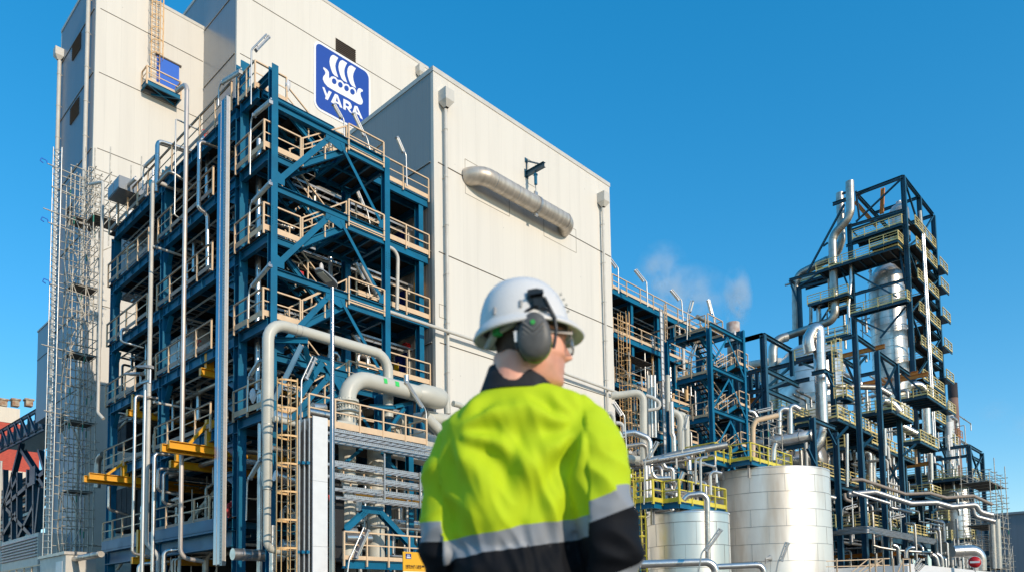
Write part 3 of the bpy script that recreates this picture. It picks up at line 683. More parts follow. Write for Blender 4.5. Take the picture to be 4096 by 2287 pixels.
# d, e: bright pipes in upper deck
p = aX(*A1(1672, 20), 12.2)
pipe('silver_pipe', 'bright silver pipe with a double elbow in front of the upper rails', [p+V((1.5, 0, 0.15)), p, extz(p, 835), ext(extz(p, 835), 'X', A1(1800, 0)[0])+V((0, 0, -0.1)), extz(ext(extz(p, 835), 'X', A1(1815, 0)[0]), 1075), extz(ext(extz(p, 835), 'X', A1(1815, 0)[0]), 1075)+V((0.7, 0, -0.2))], 0.15, M_alu, bands=0.9)
p = aX(*A1(1800, 160), 13.1)
pipe('silver_pipe', 'silver pipe behind the top bay rails next to the double elbow pipe', [p+V((0.6, -0.4, 0)), p, extz(p, 780)], 0.17, M_alu)
p = aX(*A1(1003, 15), 12.1)
pipe('silver_pipe', 'short bright silver riser with bent top at the middle column', [p+V((1.7, 0, 0.2)), p, extz(p, 768)], 0.17, M_alu, bands=1.5)
p = aX(*A1(985, 50), 12.3); pipe('silver_pipe', 'dull silver riser close behind the short bright riser', [p+V((1.6, 0, 0.2)), p, extz(p, 760)], 0.12, M_alu2)
p = aX(*A6(1003, 870), 11.7); r1 = extz(p, 860); 
pipe('vent_loop', 'thin silver vent loop standing above the top deck rail', [V((p.x+1.2, p.y, p.z-0.05)), p, r1, r1+V((0.6, 0, -0.2))], 0.06, M_gtube, bands=0)
p = aX(*A1(1195, 620), 12.1); q = aX(*A1(985, 835), 12.1)
pipe('silver_pipe', 'silver pipe sloping along the side of the top deck beam', [p+V((1.4, 0, -0.05)), V((p.x, p.y, q.z+0.35)), V((p.x, q.y, q.z+0.33))], 0.14, M_alu2)
# in-bay pipes behind the rails (z5.2, z5.3)
for k, (top, by, d, mat, lab) in enumerate((
    (A2(1585, 160), 1090, .15, M_alu, 'silver pipe with right-angle top inside the fourth bay down'),
    (A2(1730, 60), 985, .16, M_alu2, 'grey swan-neck pipe tucked under the third deck'),
    (A3(600, 330), 1482, .13, M_alu, 'bright short riser hanging below the third deck of the left bay'),
    (A3(825, 140), 1500, .11, M_alu, 'slim silver riser beside the cream pipe in the left bay'),
    (A3(1255, 1160), 1600+120, .12, M_alu, 'slim silver riser with elbow under the fourth deck'),
    (A3(1660, 950), 1680, .20, M_alu, 'thick silver riser under the yellow trolley beam'),
    (A3(372, 580), 1590, .11, M_alu, 'polished riser next to the third column, lower bay'),
    (A3(440, 700), 1560, .12, M_alu2, 'dull riser with offset elbow in the lower left bay'),
    (A4(650, 40), 1900, .12, M_alu, 'silver riser beside the third column under the fourth deck'))):
    p = aX(*top, 13.2+0.25*(k % 3)); pipe('silver_pipe', lab, [p+V((1.8, 0.35, 0.02)), p, extz(p, by)], d, mat)
p = aX(*A3(425, 130), 12.2); b = extz(p, 1365)
pipe('silver_pipe', 'bright hooked pipe crossing the left bay rail', [p+V((0.9, 0, 0.1)), p, b, b+V((0.9, -0.3, -0.15))], 0.12, M_alu)
p = aX(*A4(545, 1050), 12.3); b = extz(p, 2036); c = b+V((1.1, 0, -0.28)); pipe('silver_pipe', 'silver pipe with sideways step beside the bottom of the third column', [p, b, c, V((c.x, c.y, 4.5))], 0.15, M_alu)
# long horizontal runs under decks
for i, (z, x, y0, y1, d, mat, lab) in enumerate((
    (10.55, 13.6, 27, 38.5, .2, M_alu2, 'silver pipe run under the fourth deck along the left edge'),
    (7.3, 13.5, 27, 38.5, .24, M_alu2, 'silver pipe run under the fifth deck along the left edge'),
    (13.6, 14.0, 33.6, 39, .26, M_alu2, 'fat silver pipe run under the third deck of the left bay'),
    (10.4, 14.6, 33.6, 39, .3, M_alu2, 'fat silver pipe run deep under the fourth deck of the left bay'),
    (16.7, 14.2, 27, 33, .16, M_alu, 'silver pipe run under the second deck'),
    (19.4, 14.3, 26.6, 33, .18, M_alu2, 'silver pipe run under the top deck'))):
    pipe('silver_pipe', lab, [(x+1.2, y0-0.2, z), (x, y0, z), (x, y1, z), (x+1.5, y1, z)], d, mat)
# ---- wide bright cable duct in front of the near column
def cable_duct(px0, px1, ptop, pbot, X):
    p = aX(px0, ptop, X); q = ext(p, 'Y', px1); zt = p.z; zb = extz(p, pbot).z
    t = thing('cable_duct', (X, q.y, zb), 'tall mirror-bright vertical cable duct covering the near column of the blue frame', 'cable duct')
    w = p.y-q.y; mir = noisy('bright_cover_sheet', (0.34, 0.35, 0.40), 0.16, 1.0, amt=0.1, scale=0.8, rvar=0.05, bump=0.04, bscale=1.5)
    a = MB(); a.box((X, q.y+w*0.30, zb), (X+0.14, q.y+w*0.62, zt)); a.build('cover', mir, t)
    a = MB(); a.box((X, q.y+w*0.655, zb), (X+0.14, q.y+w*0.97, zt-0.4)); a.build('cover', mir, t)
    a = MB(); a.box((X-0.01, q.y+w*0.62, zb-0.05), (X+0.10, q.y+w*0.655, zt)); a.box((X-0.012, q.y, zb-0.05), (X+0.10, q.y+w*0.03, zt)); a.build('seam_strip', M_galv, t)
    a = MB(); a.box((X-0.005, q.y+w*0.03, zb-0.05), (X+0.14, q.y+w*0.27, zt)); 
    z = zb
    pf = MB()
    a.build('perforated_side', noisy('perforated_side', (0.72, 0.66, 0.58), 0.5, 0.2, amt=0.2, scale=9), t)
    while z < zt: pf.box((X-0.009, q.y+w*0.12, z), (X-0.006, q.y+w*0.18, z+0.03)); z += 0.11
    pf.build('slots', M_louv, t)
cable_duct(872, 908, 420, 2258, 11.9)
# ---- yellow trolley beams
def trolley(label, L, Rt, Y, h=0.3, brace=None, hang=None, x1=None, zdown=0):
    p = L; q = Rt
    t = thing('crane_beam', (p.x, p.y, p.z), label, 'crane beam', 'yellow trolley beams')
    m = MB(); m.ib(p, q, h, 0.2, t=0.025); m.box((p.x-0.012, p.y-0.1, p.z-h/2), (p.x+0.012, p.y+0.1, p.z+h/2)); m.build('beam', M_crane, t)
    if brace:
        (xa, xb, zb) = brace; k = MB(); k.bar((xa, p.y, p.z+h/2), (xb, p.y, zb), 0.16, 0.1); k.bar((xb+0.05, p.y, p.z+h/2), (xb+0.05, p.y, zb+0.1), 0.2, 0.3, up=(1, 0, 0)); k.bar((xb+0.45, p.y, p.z+h/2), (xb+0.45, p.y, zb+0.1), 0.16, 0.2, up=(1, 0, 0)); k.build('hanger', M_crane, t)
    return t
Lp = aX(*A4(1265, 530), 9.9); 
def tb_(label, pl, pr, y, brpx=None, dz=1.0):
    a = aY(*pl, y); b = aY(*pr, y); b.z = a.z; b.x = 17.0
    br = None
    if brpx: br = (aY(brpx[0], 1900, y).x, aY(brpx[1], 1900, y).x, a.z+dz)
    trolley(label, a, b, y, brace=br)
tb_('long yellow trolley beam reaching furthest out beyond the scaffold', A4(190, 945), A4(870, 1000), 37.2, (A4(455, 0)[0], A4(735, 0)[0]), 0.95)
tb_('yellow trolley beam with raised end in front of the middle bay', A4(1262, 515), A4(1945, 600), 28.35, (A4(1600, 0)[0], A4(1905, 0)[0]), 1.25)
tb_('yellow trolley beam lying on top of the middle bay beam', A4(1365, 470), A4(1945, 540), 28.1)
tb_('yellow trolley beam beside the longest one', A4(262, 905), A4(870, 960), 36.9)
def yb(label, a, b, y, hh=0.75, h=0.3):
    p = aY(*a, y); t = thing('crane_beam', p, label, 'crane beam', 'yellow trolley beams')
    m = MB(); e = V((19.5, y, p.z)); m.ib(p, e, h, 0.22, t=0.025); m.box((p.x-0.012, y-0.1, p.z-h/2), (p.x+0.012, y+0.1, p.z+h/2)); m.build('beam', M_crane, t)
    m = MB(); m.ib((p.x+0.35, y, p.z+h/2), (p.x+0.35, y, p.z+h/2+hh), 0.3, 0.2, up=(1, 0, 0)); m.build('hanger', M_crane, t)
yb('yellow trolley beam hung under the fourth deck near the bright cable duct', A3(1685, 820), None, 28.8)
yb('yellow trolley beam hung under the fifth deck left of the cream pipes', A4(790, 30), None, 36.3)
yb('yellow trolley beam hung below the pair of stacked beams', A4(1385, 740), None, 31.0)
yb('yellow trolley beam half hidden under the lowest girder', A5(590, 1250), None, 34.3, 1.2)
# ---- twin LED street lamp
def twin_lamp():
    X = 9.5; p = aX(581, 1537, X); 
    t = thing('street_lamp', (p.x, p.y, Z0), 'slim steel mast with two flat lamp heads in front of the lower left decks', 'street lamp')
    m = MB(); m.tube([(p.x, p.y, Z0), p], 0.075, 12, r2=0.05); m.build('mast', M_gtube, t)
    a = aX(562, 1532, X); b = aX(600, 1520, X); m = MB(); m.bar(a, b, 0.06); m.tube([a, a+V((0, 0, 0.28))], 0.04, 8); m.tube([b-V((0,0,.1)), b+V((0, 0, 0.42))], 0.05, 8); m.build('cross_arm', M_galv, t)
    for c, e in ((a+V((0, 0, 0.3)), aX(503, 1497, X)), (b+V((0, 0, 0.42)), aX(553, 1468, X))):
        led_head(t, c+(c-e)*0.1, e)
def led_head(t, c, e, w=0.17, th=0.1):
    d = (e-c); L = d.length; d.normalize(); sd = d.cross(V((0, 0, 1))).normalized(); u = sd.cross(d)
    m = MB(); n = 7
    vs = []; 
    for i in range(n+1):
        f = i/n; ww = w*math.sqrt(max(0.02, 1-(abs(f-0.5)*1.85)**4)); hh = th*(1-f*0.55)
        q = c+d*(L*f)
        vs += [q+sd*ww-u*0.0, q+sd*ww*0.8+u*hh*0.8, q+u*hh, q-sd*ww*0.8+u*hh*0.8, q-sd*ww]
    fs = [(i*5+j, i*5+j+1, i*5+j+6, i*5+j+5) for i in range(n) for j in range(4)]+[(i*5+4, i*5, i*5+5, i*5+9) for i in range(n)]+[(0, 1, 2, 3, 4), tuple(n*5+j for j in (4, 3, 2, 1, 0))]
    m.quadset(vs, fs, False); h = m.build('lamp_head', M_grey, t)
    g = MB(); g.bar(c+d*L*0.35-u*0.012, c+d*L*0.85-u*0.012, w*1.2, 0.02, up=u); g.build('diffuser', M_glow, t)
twin_lamp()
# lower left bundle of bright pipes near the middle column
for (pts, X, d, mat, lab) in (
    (((542, 1580), (537, 2212)), 11.4, .12, M_alu, 'slim bright pipe left of the lamp mast, ending in a bend'),
    (((618, 1812), (609, 2287)), 11.9, .15, M_alu, 'brightest vertical pipe right of the cream pipe, lower left'),
    (((633, 1872), (627, 1960)), 12.1, .13, M_alu, 'short bright pipe beside the brightest vertical pipe'),
    (((655, 1888), (650, 2010)), 12.3, .13, M_alu, 'bright U-top pipe right of the middle column')):
    p = aX(*pts[0], X); b = extz(p, pts[1][1])
    pre = [p+V((0.9, 0, 0.05))]; post = [b+V((0.9, 0, -0.1))] if pts[1][1] < 2280 else [V((b.x, b.y, Z0))]
    pipe('silver_pipe', lab, pre+[p, b]+post, d, mat)
for (top, X, d, mat, lab) in ((A5(1105, 1100), 12.2, .18, M_alu, 'silver pipe rising from the ground below the lowest girder'), (A5(700, 1315), 11.9, .15, M_alu, 'short silver pipe with a hooked top at the bottom edge, left'),
      (A5(1240, 1230), 12.6, .1, M_alu2, 'thin grey pipe below the lowest girder'), (A5(1285, 1230), 12.6, .08, M_alu2, 'thinner grey pipe below the lowest girder')):
    p = aX(*top, X); pipe('silver_pipe', lab, [p+V((1.1, -0.4, 0.15)), p, V((p.x, p.y, Z0))], d, mat)
p = aX(*A5(2200, 1150), 11.8); q = aX(1110, 2195, 11.8); pipe('silver_pipe', 'thick silver pipe end pointing left beside the near column foot', [p, ext(p, 'X', 1130)], 0.42, M_alu, bands=0.8)
# ---- strip lamps on the left structure
def slp(lab, X, a, b, c, **k):
    return strip_lamp(lab, aX(*a, X), aX(*b, X), aX(*c, X), **k)
slp('strip lamp above the top deck, left of the top corner column', 12.3, (873, 425), (877, 330), (965, 275))
slp('strip lamp on the top deck rail left of the long silver pipe', 12.3, (571, 760), (574, 664), (623, 618))
slp('strip lamp at the far left end of the top deck rail', 12.3, (466, 895), (470, 775), (545, 705))
slp('strip lamp reaching over the third deck corner, highest of the corner column', 12.2, (1000, 560+1200*.0+140), (1004, 462), (1085, 395))
slp('strip lamp at the near corner below the highest corner one', 12.2, (998, 905), (1000, 812), (1082, 722))
slp('third strip lamp down the near corner', 12.2, (994, 1275), (996, 1150), (1080, 1050))
slp('fourth strip lamp down the near corner', 12.2, (990, 1645), (993, 1500), (1040, 1430))
slp('strip lamp low at the near corner behind the cream pipe', 12.2, (985, 2080), (990, 1915), (1040, 1830))
p0 = aY(1004, 400, 24.6)
strip_lamp('strip lamp standing highest, above the roof corner of the stair tower', aY(1004, 420, 24.6), aY(1006, 200, 24.6), aY(1066, 138, 24.6))
for lab, a, b, c in (('strip lamp leaning left over the emblem sign', (1378, 562), (1376, 480), (1340, 415)), ('strip lamp in front of the block corner above the walkway rail', (1628, 745), (1624, 620), (1593, 548)),
                     ('pale strip lamp leaning over the emblem lettering', (1482, 608), (1470, 560), (1420, 452)), ('strip lamp under the second walkway, leaning left', (1480, 895), (1470, 850), (1420, 730)),
                     ('strip lamp under the third walkway, leaning left', (1480, 1180), (1470, 1130), (1418, 1030)), ('strip lamp seen behind the big cream pipe arch', (1480, 1450), (1470, 1410), (1415, 1325))):
    strip_lamp(lab, aY(*a, 25.9), aY(*b, 25.9), aY(*c, 25.9))
# ---- grey cabinets and red box inside
def cabinet(lab, X, a, b, mat=M_grey, depth=0.9, name='cabinet', cat='cabinet'):
    p = aX(*a, X); q = aX(*b, X); z0, z1 = sorted((p.z, q.z)); y0, y1 = sorted((p.y, q.y))
    t = thing(name, (X, y0, z0), lab, cat); m = MB(); m.box((X, y0, z0), (X+depth, y1, z1)); m.build('housing', mat, t)
    d = MB(); n = max(1, round((y1-y0)/0.8))
    for i in range(n): ya = y0+(y1-y0)*i/n+0.03; yb_ = y0+(y1-y0)*(i+1)/n-0.03; d.box((X-0.02, ya, z0+0.05), (X-0.002, yb_, z1-0.05))
    d.build('door', mat, t); return t
cabinet('light grey enclosure standing in the upper left bay', 13.6, A2(390, 160), A2(860, 700), M_grey)
cabinet('grey enclosure low in the left bay above the long trolley beam', 14.5, A4(620, 200), A4(780, 480), M_dark)
cabinet('dark grey enclosure behind the lowest left rail', 14.2, A5(280, 150), A5(760, 700), M_dark, 2)
cabinet('grey vented unit in the middle bay under the third deck', 13.6, A3(1210, 330), A3(1570, 600), M_galv, 0.7)
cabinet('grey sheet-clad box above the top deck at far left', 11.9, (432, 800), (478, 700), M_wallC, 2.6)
# interior clutter: pipe runs with drops on each floor
random.seed(4)
ordw = ['top', 'second', 'third', 'fourth', 'fifth', 'lowest']
side = ['near the left edge', 'in the middle of the floor', 'towards the duct block', 'close to the dark back sheet', 'behind the stair tower', 'beside the inner columns']
for i, z in enumerate(FL):
    for j in range(6):
        x = 14.0+j*1.3+random.uniform(-.3, .3); y = random.choice((27.5, 28.6, 30, 31.5)); d = random.choice((.12, .16, .22, .3)); mat = random.choice((M_alu, M_alu2, M_galv, M_pipe))
        zb = z-0.55-random.uniform(0, .4); 
        if j % 2: P_ = [(x, y, zb), (x, y+random.uniform(3, 9), zb), (x, y+9.2, zb-2.0)]
        else: P_ = [(x, y, zb-2.2 if i < 5 else Z0), (x, y, zb), (x+random.uniform(2, 4), y, zb)]
        pipe('pipe_run', 'pipe run under the %s deck, %s' % (ordw[i], side[j]), P_, d, mat, bands=0, seg=8)
# small equipment standing on the decks of the left frame
random.seed(8)
for i, z in enumerate(FL):
    for j in range(9):
        if random.random() < .6: x, y = random.uniform(12.9, 14.6), random.uniform(27, 39.3)
        else: x, y = random.uniform(14, 21.3), random.uniform(26.7, 28.5)
        k = random.choice(('box', 'pump', 'post')); mat = random.choice((M_galv, M_trim, M_grey, M_alu, M_blue, M_red) if k != 'post' else (M_alu, M_trim, M_scaf))
        near = 'left edge' if x < 14.7 else 'stair side'
        if k == 'box':
            t = thing('instrument_box', (x, y, z), 'small instrument box on a stand at the %s of the %s deck' % (near, ordw[i]), 'box', 'instrument boxes on the decks of the left frame'); h = random.uniform(.7, 1.1)
            m = MB(); m.cb((x, y, z+h), .3, .35, .45); m.build('housing', mat, t); m = MB(); m.bar((x, y, z), (x, y, z+h-.23), .06); m.bar((x-.12, y, z+.01), (x+.12, y, z+.01), .1, .02); m.build('stand', M_galv, t)
            m = MB(); m.tube([(x, y, z+h+.2), (x, y, z+h+.6), (x+.4, y, z+h+.9), (x+.4, y, z+2.3)], .018, 6, .15); m.build('conduit', M_galv, t)
        elif k == 'pump':
            t = thing('valve_assembly', (x, y, z), 'flanged valve assembly at the %s of the %s deck' % (near, ordw[i]), 'valve', 'valve assemblies on the decks of the left frame')
            m = MB(); m.tube([(x, y, z), (x, y, z+.75), (x+.5, y, z+.75), (x+.5, y, z)], .09, 10, .18); m.ring((x, y, z+.3), (0, 0, 1), .09, .06, .06, 12); m.ring((x+.25, y, z+.75), (1, 0, 0), .09, .2, .06, 12); m.build('valve_body', mat, t)
            m = MB(); m.tube([(x+.25, y, z+.85), (x+.25, y, z+1.15)], .025, 6); m.lathe((x+.25, y, z+1.12), [(.13, 0), (.15, .02), (.13, .04)], 12); m.build('handwheel', M_red if j % 2 else M_black, t)
        else:
            m = MB(); m.tube([(x, y, z), (x, y, z+1.6), (x+.3, y, z+1.8), (x+.3, y, z+2.5)], .05, 8, .15); m.ring((x, y, z+1.0), (0, 0, 1), .05, .12, .03, 8); solo('hose_riser', m, mat, 'thin riser with a bend at the %s of the %s deck' % (near, ordw[i]), 'pipe', 'thin risers on the decks of the left frame')
# strip lights hung under decks (warm white tubes)
for lab, a, b, pl in (('lit tube lamp under the left deck edge of the fourth bay', A2(430, 390), A2(640, 240), 13.0), ('tube lamp hung beside the lower trolley beam', A4(610, 320), A4(775, 150), 13.1), ('tube lamp under the lowest left girder', A5(345, 1400), A5(480, 1210), 13.0)):
    t = thing('tube_lamp', aX(*a, pl), lab, 'lamp', 'tube lamps under the decks'); m = MB(); m.tube([aX(*a, pl), aX(*b, pl)], 0.05, 8); m.build('tube', M_glow, t); m = MB(); m.bar(aX(*a, pl)+V((.06, 0, .03)), aX(*b, pl)+V((.06, 0, .03)), .1, .05); m.build('lamp_housing', M_galv, t)
# ================================================================== SCAFFOLD TOWER + LADDER (far left)
def scaffold(name, label, xs, ys, z0, z1, lift=2.0, r=0.03, boards=(), diag=True, extra=0.9, seed=1, group=None, rails=True):
    random.seed(seed); t = thing(name, (xs[0], ys[0], z0), label, 'scaffold', group)
    s = MB(); g = MB()
    for x in xs:
        for y in ys:
            zt = z1+random.uniform(0.1, extra); (s if random.random() < .75 else s).tube([(x, y, z0), (x, y, zt)], r, 6)
            z = z0+lift
            while z < z1: (g if random.random() < .3 else s).tube([(x, y, z-0.5), (x, y, z-0.1)], r*1.15, 6); z += lift*random.choice((1, 2))
    s.build('standards', M_scaf, t); g.build('green_sleeves', M_scafg, t)
    l = MB(); z = z0+lift
    while z <= z1+0.01:
        for dz in ((0, 0.5, 1.0) if rails else (0,)):
            for y in (ys[0], ys[-1]): l.tube([(xs[0]-0.25, y+0.04, z+dz), (xs[-1]+0.3*random.random(), y+0.04, z+dz)], r*0.85, 6)
            for x in xs: l.tube([(x+0.04, ys[0]-0.2, z+dz+0.05), (x+0.04, ys[-1]+0.3*random.random(), z+dz+0.05)], r*0.85, 6)
        z += lift
    l.build('ledgers', M_scaf, t)
    if diag:
        d = MB(); z = z0; k = 0
        while z < z1-0.5:
            for y in (ys[0]-0.05, ys[-1]+0.05):
                for a, b in zip(xs[:-1], xs[1:]):
                    if k % 2: a, b = b, a
                    if random.random() < .7: d.tube([(a, y, z+0.2), (b, y, z+lift)], r*0.8, 6)
            for a, b in zip(ys[:-1], ys[1:]):
                if k % 2: a, b = b, a
                if random.random() < .8: d.tube([(xs[0]-0.05, a, z+0.1), (xs[0]-0.05, b, z+lift)], r*0.8, 6)
            z += lift; k += 1
        d.build('diagonal_braces', M_scaf, t)
    for i in boards:
        z = z0+lift*i; b = MB(); y = ys[0]+0.03
        while y < ys[-1]-0.2: b.box((xs[0]+0.02, y, z+0.05), (xs[-1]-0.02, y+0.22, z+0.09)); y += 0.24
        b.build('boards', M_plank, t)
    return t
def at2(px, py, y): return aY(px, py, y)
ya, yb_ = 47.0, 49.5
xa = aY(392, 1400, ya).x; xL = aX(268, 1400, 0).x
xs0 = aY(385, 1500, ya).x
scx = [xs0-1.35, xs0-0.65, xs0]
scaffold('scaffold_tower', 'tall tube scaffold tower standing against the left block beside the ladder', scx, [ya, ya+0.8, ya+1.6], Z0, aY(392, 760, ya).z, boards=(2, 4, 6, 8, 10, 12), seed=3, extra=1.6)
zS = aY(385, 640, 43.3).z
scaffold('scaffold', 'tube scaffold with guard rails spread in front of the left block above the grey box', [aY(378, 700, 43.3).x, aY(440, 700, 43.3).x, aY(565, 700, 43.3).x], [43.3, 44.9], zS-4.6, zS-.3, lift=1.55, seed=9, extra=1.9, boards=(1,))
def aladder():
    X = xs0-2.9; Y = 46.5
    p = aY(248, 590, Y); t = thing('lattice_ladder', (p.x, Y, Z0), 'very tall aluminium lattice ladder standing left of the scaffold tower', 'ladder')
    m = MB(); zt = p.z
    for dy in (-0.0, 0.62): m.tube([(p.x, Y+dy, Z0), (p.x, Y+dy, zt)], 0.035, 6)
    m.tube([(p.x-0.35, Y+0.3, Z0), (p.x-0.35, Y+0.3, zt)], 0.03, 6)
    m.build('side_rail', M_gtube, t)
    r = MB(); z = Z0+0.4; k = 0
    while z < zt:
        r.bar((p.x, Y, z), (p.x, Y+0.62, z), 0.035); r.bar((p.x, Y, z), (p.x-0.35, Y+0.3, z), 0.025); r.bar((p.x-0.35, Y+0.3, z), (p.x, Y+0.62, z), 0.025); z += 0.36
        k += 1
    r.build('rung', M_gtube, t)
    for i, (px, py) in enumerate(((190, 655), (205, 745), (173, 833), (193, 890), (200, 1135), (165, 1375), (175, 1640))):
        q = aY(px, py, Y+0.2); m = MB(); m.tube([q, (p.x+1.6, Y+0.2, q.z-0.15)], 0.03, 6); m.build('tie_tube', M_scaf, t)
        if i in (0, 3, 4):
            m = MB(); c = q; m.tube([c, c+V((-0.05, 0, .16)), c+V((-0.3, 0, .2)), c+V((-0.36, 0, .02)), c+V((-0.2, 0, -.05))], 0.03, 6); m.build('blue_hook', M_door2, t)
aladder()
# ================================================================== LOWER MIDDLE: cream pipework and front deck
B2 = zz(1050, 1240, .25); B3 = zz(1050, 1600, .25); B4 = zz(1050, 1927, .25); C4 = zz(900, 1487, .5564)
def yp(y, *pts): return [aY(*p, y) for p in pts]
# big arch pipe
def arch():
    Y = 22.9; a = aY(1073, 1277, Y); zt = aY(1165, 1312, Y).z; xr = aY(1552, 1450, Y).x; zb = extz(V((a.x, Y, 5)), 2192).z
    t = thing('cream_pipe', (a.x, Y, zb), 'fat cream pipe rising past the stair tower, arching right and down again', 'pipe')
    m = MB(); m.tube([V((a.x, Y, 8.5)), (a.x, Y, zt), (xr, Y, zt), (xr, Y, zt-2.4)], 0.195, 20, 0.62); m.build('pipe_arch', M_pipe, t)
    z1 = extz(V((a.x, Y, 8)), 1712).z; z2 = extz(V((a.x, Y, 8)), 1942).z
    m = MB(); m.lathe((a.x, Y, 0), [(.195, 8.5), (.195, z1+.1), (.16, z1-.12), (.16, z2+.05), (.125, z2-.1), (.125, zb+.3)], 20); m.build('reducing_leg', M_pipe, t)
    m = MB(); m.tube([(a.x, Y, zb+.32), (a.x, Y, zb), (a.x+.9, Y+.1, zb-.12)], .125, 16, .3); m.build('lower_bend', M_pipe, t)
    m = MB()
    for z in (z1+.12, z1-.14, z2-.12): m.ring((a.x, Y, z), (0, 0, 1), .165 if z < z1 else .197, .012, .004, 20)
    for x in (a.x+1.0, a.x+1.2): m.ring((x, Y, zt), (1, 0, 0), .197, .012, .004, 20)
    m.build('weld_seam', M_galv, t)
    # bracket frame under the pipe
    b = MB(); bz = zt-0.33
    b.ib((a.x+.25, Y+.9, bz), (a.x+1.45, Y-.1, bz), .2, .16); 
    b.build('support_beam', M_blue, t)
    for p_, q_ in (((a.x+1.25, Y, bz-.15), (a.x+.35, Y+.2, bz-2.25)), ((a.x+1.4, Y, bz-.15), (a.x+2.2, Y+.8, bz-1.05))):
        b = MB(); b.ib(p_, q_, .17, .14); b.build('support_strut', M_blue, t)
arch()
def big2():
    Y = 22.3; d = .64; a = aY(1389, 1600, Y); zt = aY(1560, 1545, Y).z; xe = aY(1668, 1560, Y).x
    t = thing('cream_pipe', (a.x, Y, 5), 'largest cream elbow pipe with bolted flange above the front deck rail', 'pipe')
    m = MB(); m.tube([(a.x, Y, a.z-1.7), (a.x, Y, zt), (xe, Y, zt)], .31, 28, .85); m.build('pipe_elbow', M_pipe, t)
    f = MB()
    for dz in (-.05, -.17, -.42, -.55): f.ring((a.x, Y, a.z+dz), (0, 0, 1), .31, .05, .1, 28)
    bo = MB()
    for dz in (-.02, -.39):
        for k in range(22):
            an = 2*math.pi*k/22; p = V((a.x+.38*math.cos(an), Y+.38*math.sin(an), a.z+dz)); f.tube([p, p+V((0, 0, .05))], .02, 6)
            f.tube([p-V((0, 0, .2)), p-V((0, 0, .26))], .018, 6)
    f.build('flange', M_pipe, t)
    c = MB(); c.lathe((xe, Y, zt), [(.31, 0), (.43, .25), (.43, 1.05), (.36, 1.3), (.2, 1.42), (.01, 1.45)], 28, (1, 0, 0)); c.build('capped_end', M_pipe, t)
    g = MB(); lab = newmat('green_pipe_marker', (0.05, 0.62, 0.12), .5)
    zz_ = zt+.06; x0 = aY(1527, 1545, Y-.3).x
    def strip(xa, xb): 
        for k in range(4):
            a0 = R(150+k*9); a1 = R(150+(k+1)*9)
            g.quadset([(xa, Y+.322*math.cos(a0), zt+.322*math.sin(a0)), (xb, Y+.322*math.cos(a0), zt+.322*math.sin(a0)), (xb, Y+.322*math.cos(a1), zt+.322*math.sin(a1)), (xa, Y+.322*math.cos(a1), zt+.322*math.sin(a1))], [(0, 1, 2, 3)])
    strip(x0+.1, x0+.25); strip(x0+.62, x0+.8); g.build('green_marker', lab, t)
    # legs below deck
    for px, top, lab_ in ((1389, 1790, 'thick cream pipe leg under the front deck, left of the pair'), (1503, 1800, 'thick cream pipe leg under the front deck, right of the pair')):
        Y2 = 23.2; q = aY(px, top, Y2)
        pipe('cream_pipe', lab_, [(q.x, Y2, Z0), (q.x, Y2, q.z+.3)], .66 if px > 1400 else .62, M_pipe, bands=1.15, seg=24)
big2()
for pts, Y, d, lab in (
    ((C4(1440, 150), C4(1590, 130), C4(1600, 300)), 24.2, .30, 'cream pipe arch against the block corner'),
    ((C4(1640, 225), C4(1700, 240), C4(1730, 300)), 24.0, .26, 'small cream elbow beside the worker'),
    ((C4(1440, 320), C4(1600, 350), C4(1800, 400)), 22.8, .52, 'thick cream pipe running right behind the worker'),
    ((C4(1440, 320), C4(1520, 400), C4(1640, 520)), 22.4, .46, 'thick cream branch pipe sloping down behind the worker'),
    ((C4(1250, 350), C4(1430, 320)), 23.6, .42, 'cream pipe crossing behind the front deck columns'),
    ((C4(800, 365), C4(880, 370), C4(945, 385)), 21.9, .2, 'short capped cream pipe low on the front deck'),
    ((B3(180, 290), B3(560, 390)), 22.6, .2, 'cream pipe passing behind the caged ladder'),
    ((B3(1280, 1330), B3(1490, 1355)), 22.9, .26, 'short cream pipe stub between the lower trays'),
    ((C4(860, 1190), C4(1040, 1200)), 23.2, .24, 'cream pipe low behind the bottom deck')):
    pipe('cream_pipe', lab, yp(Y, *pts), d, M_pipe, bands=0, seg=18)
# dished vessel lying on the deck
def vessel():
    Y = 24.4; p = aY(1515, 1745, Y); t = thing('cream_vessel', p, 'cream dished vessel lying behind the front deck rail', 'vessel')
    m = MB(); m.lathe(p, [(.01, -.25), (.3, -.2), (.55, .05), (.68, .4), (.7, .8), (.7, 3.2)], 28, (1, 0.05, -.06)); m.build('shell', M_pipe, t)
    m = MB(); m.ring(p+V((.62, 0, -.03)), (1, 0, 0), .69, .08, .02, 28); m.build('strap', M_galv, t)
vessel()
# silver pipework behind rail (left of leg)
for pts, Y, d, lab in (
    ((B3(740, 180), B3(1050, 240)), 22.4, .26, 'silver duct stub on the front deck left of the flange'),
    ((B3(800, 110), B3(1000, 130)), 22.9, .34, 'boxy silver insulation cover left of the flange'),
    ((B3(200, 250), B3(420, 300)), 23.2, .42, 'silver insulated pipe behind the caged ladder, upper'),
    ((B3(150, 760), B3(600, 850)), 23.6, .2, 'silver pipe behind the caged ladder, middle'),
    ((B3(200, 1200), B3(520, 1300)), 23.4, .4, 'silver insulated pipe behind the caged ladder, lower'),
    ((B4(300, 1000), B4(520, 1040)), 23.4, .42, 'silver insulated drum behind the caged ladder foot'),
    ((B4(1320, 890), B4(1720, 900)), 22.5, .36, 'silver blind pipe above the bottom deck rail'),
    ((B4(1310, 780), B4(1480, 790)), 23.0, .4, 'silver clad box pipe above the bottom deck'),
    ((B4(2130, 650), B4(2560, 690)), 24.0, .34, 'silver pipe in shade right of the blue A brace')):
    pipe('silver_pipe', lab, yp(Y, *pts), d, M_alu, bands=.7, seg=16)
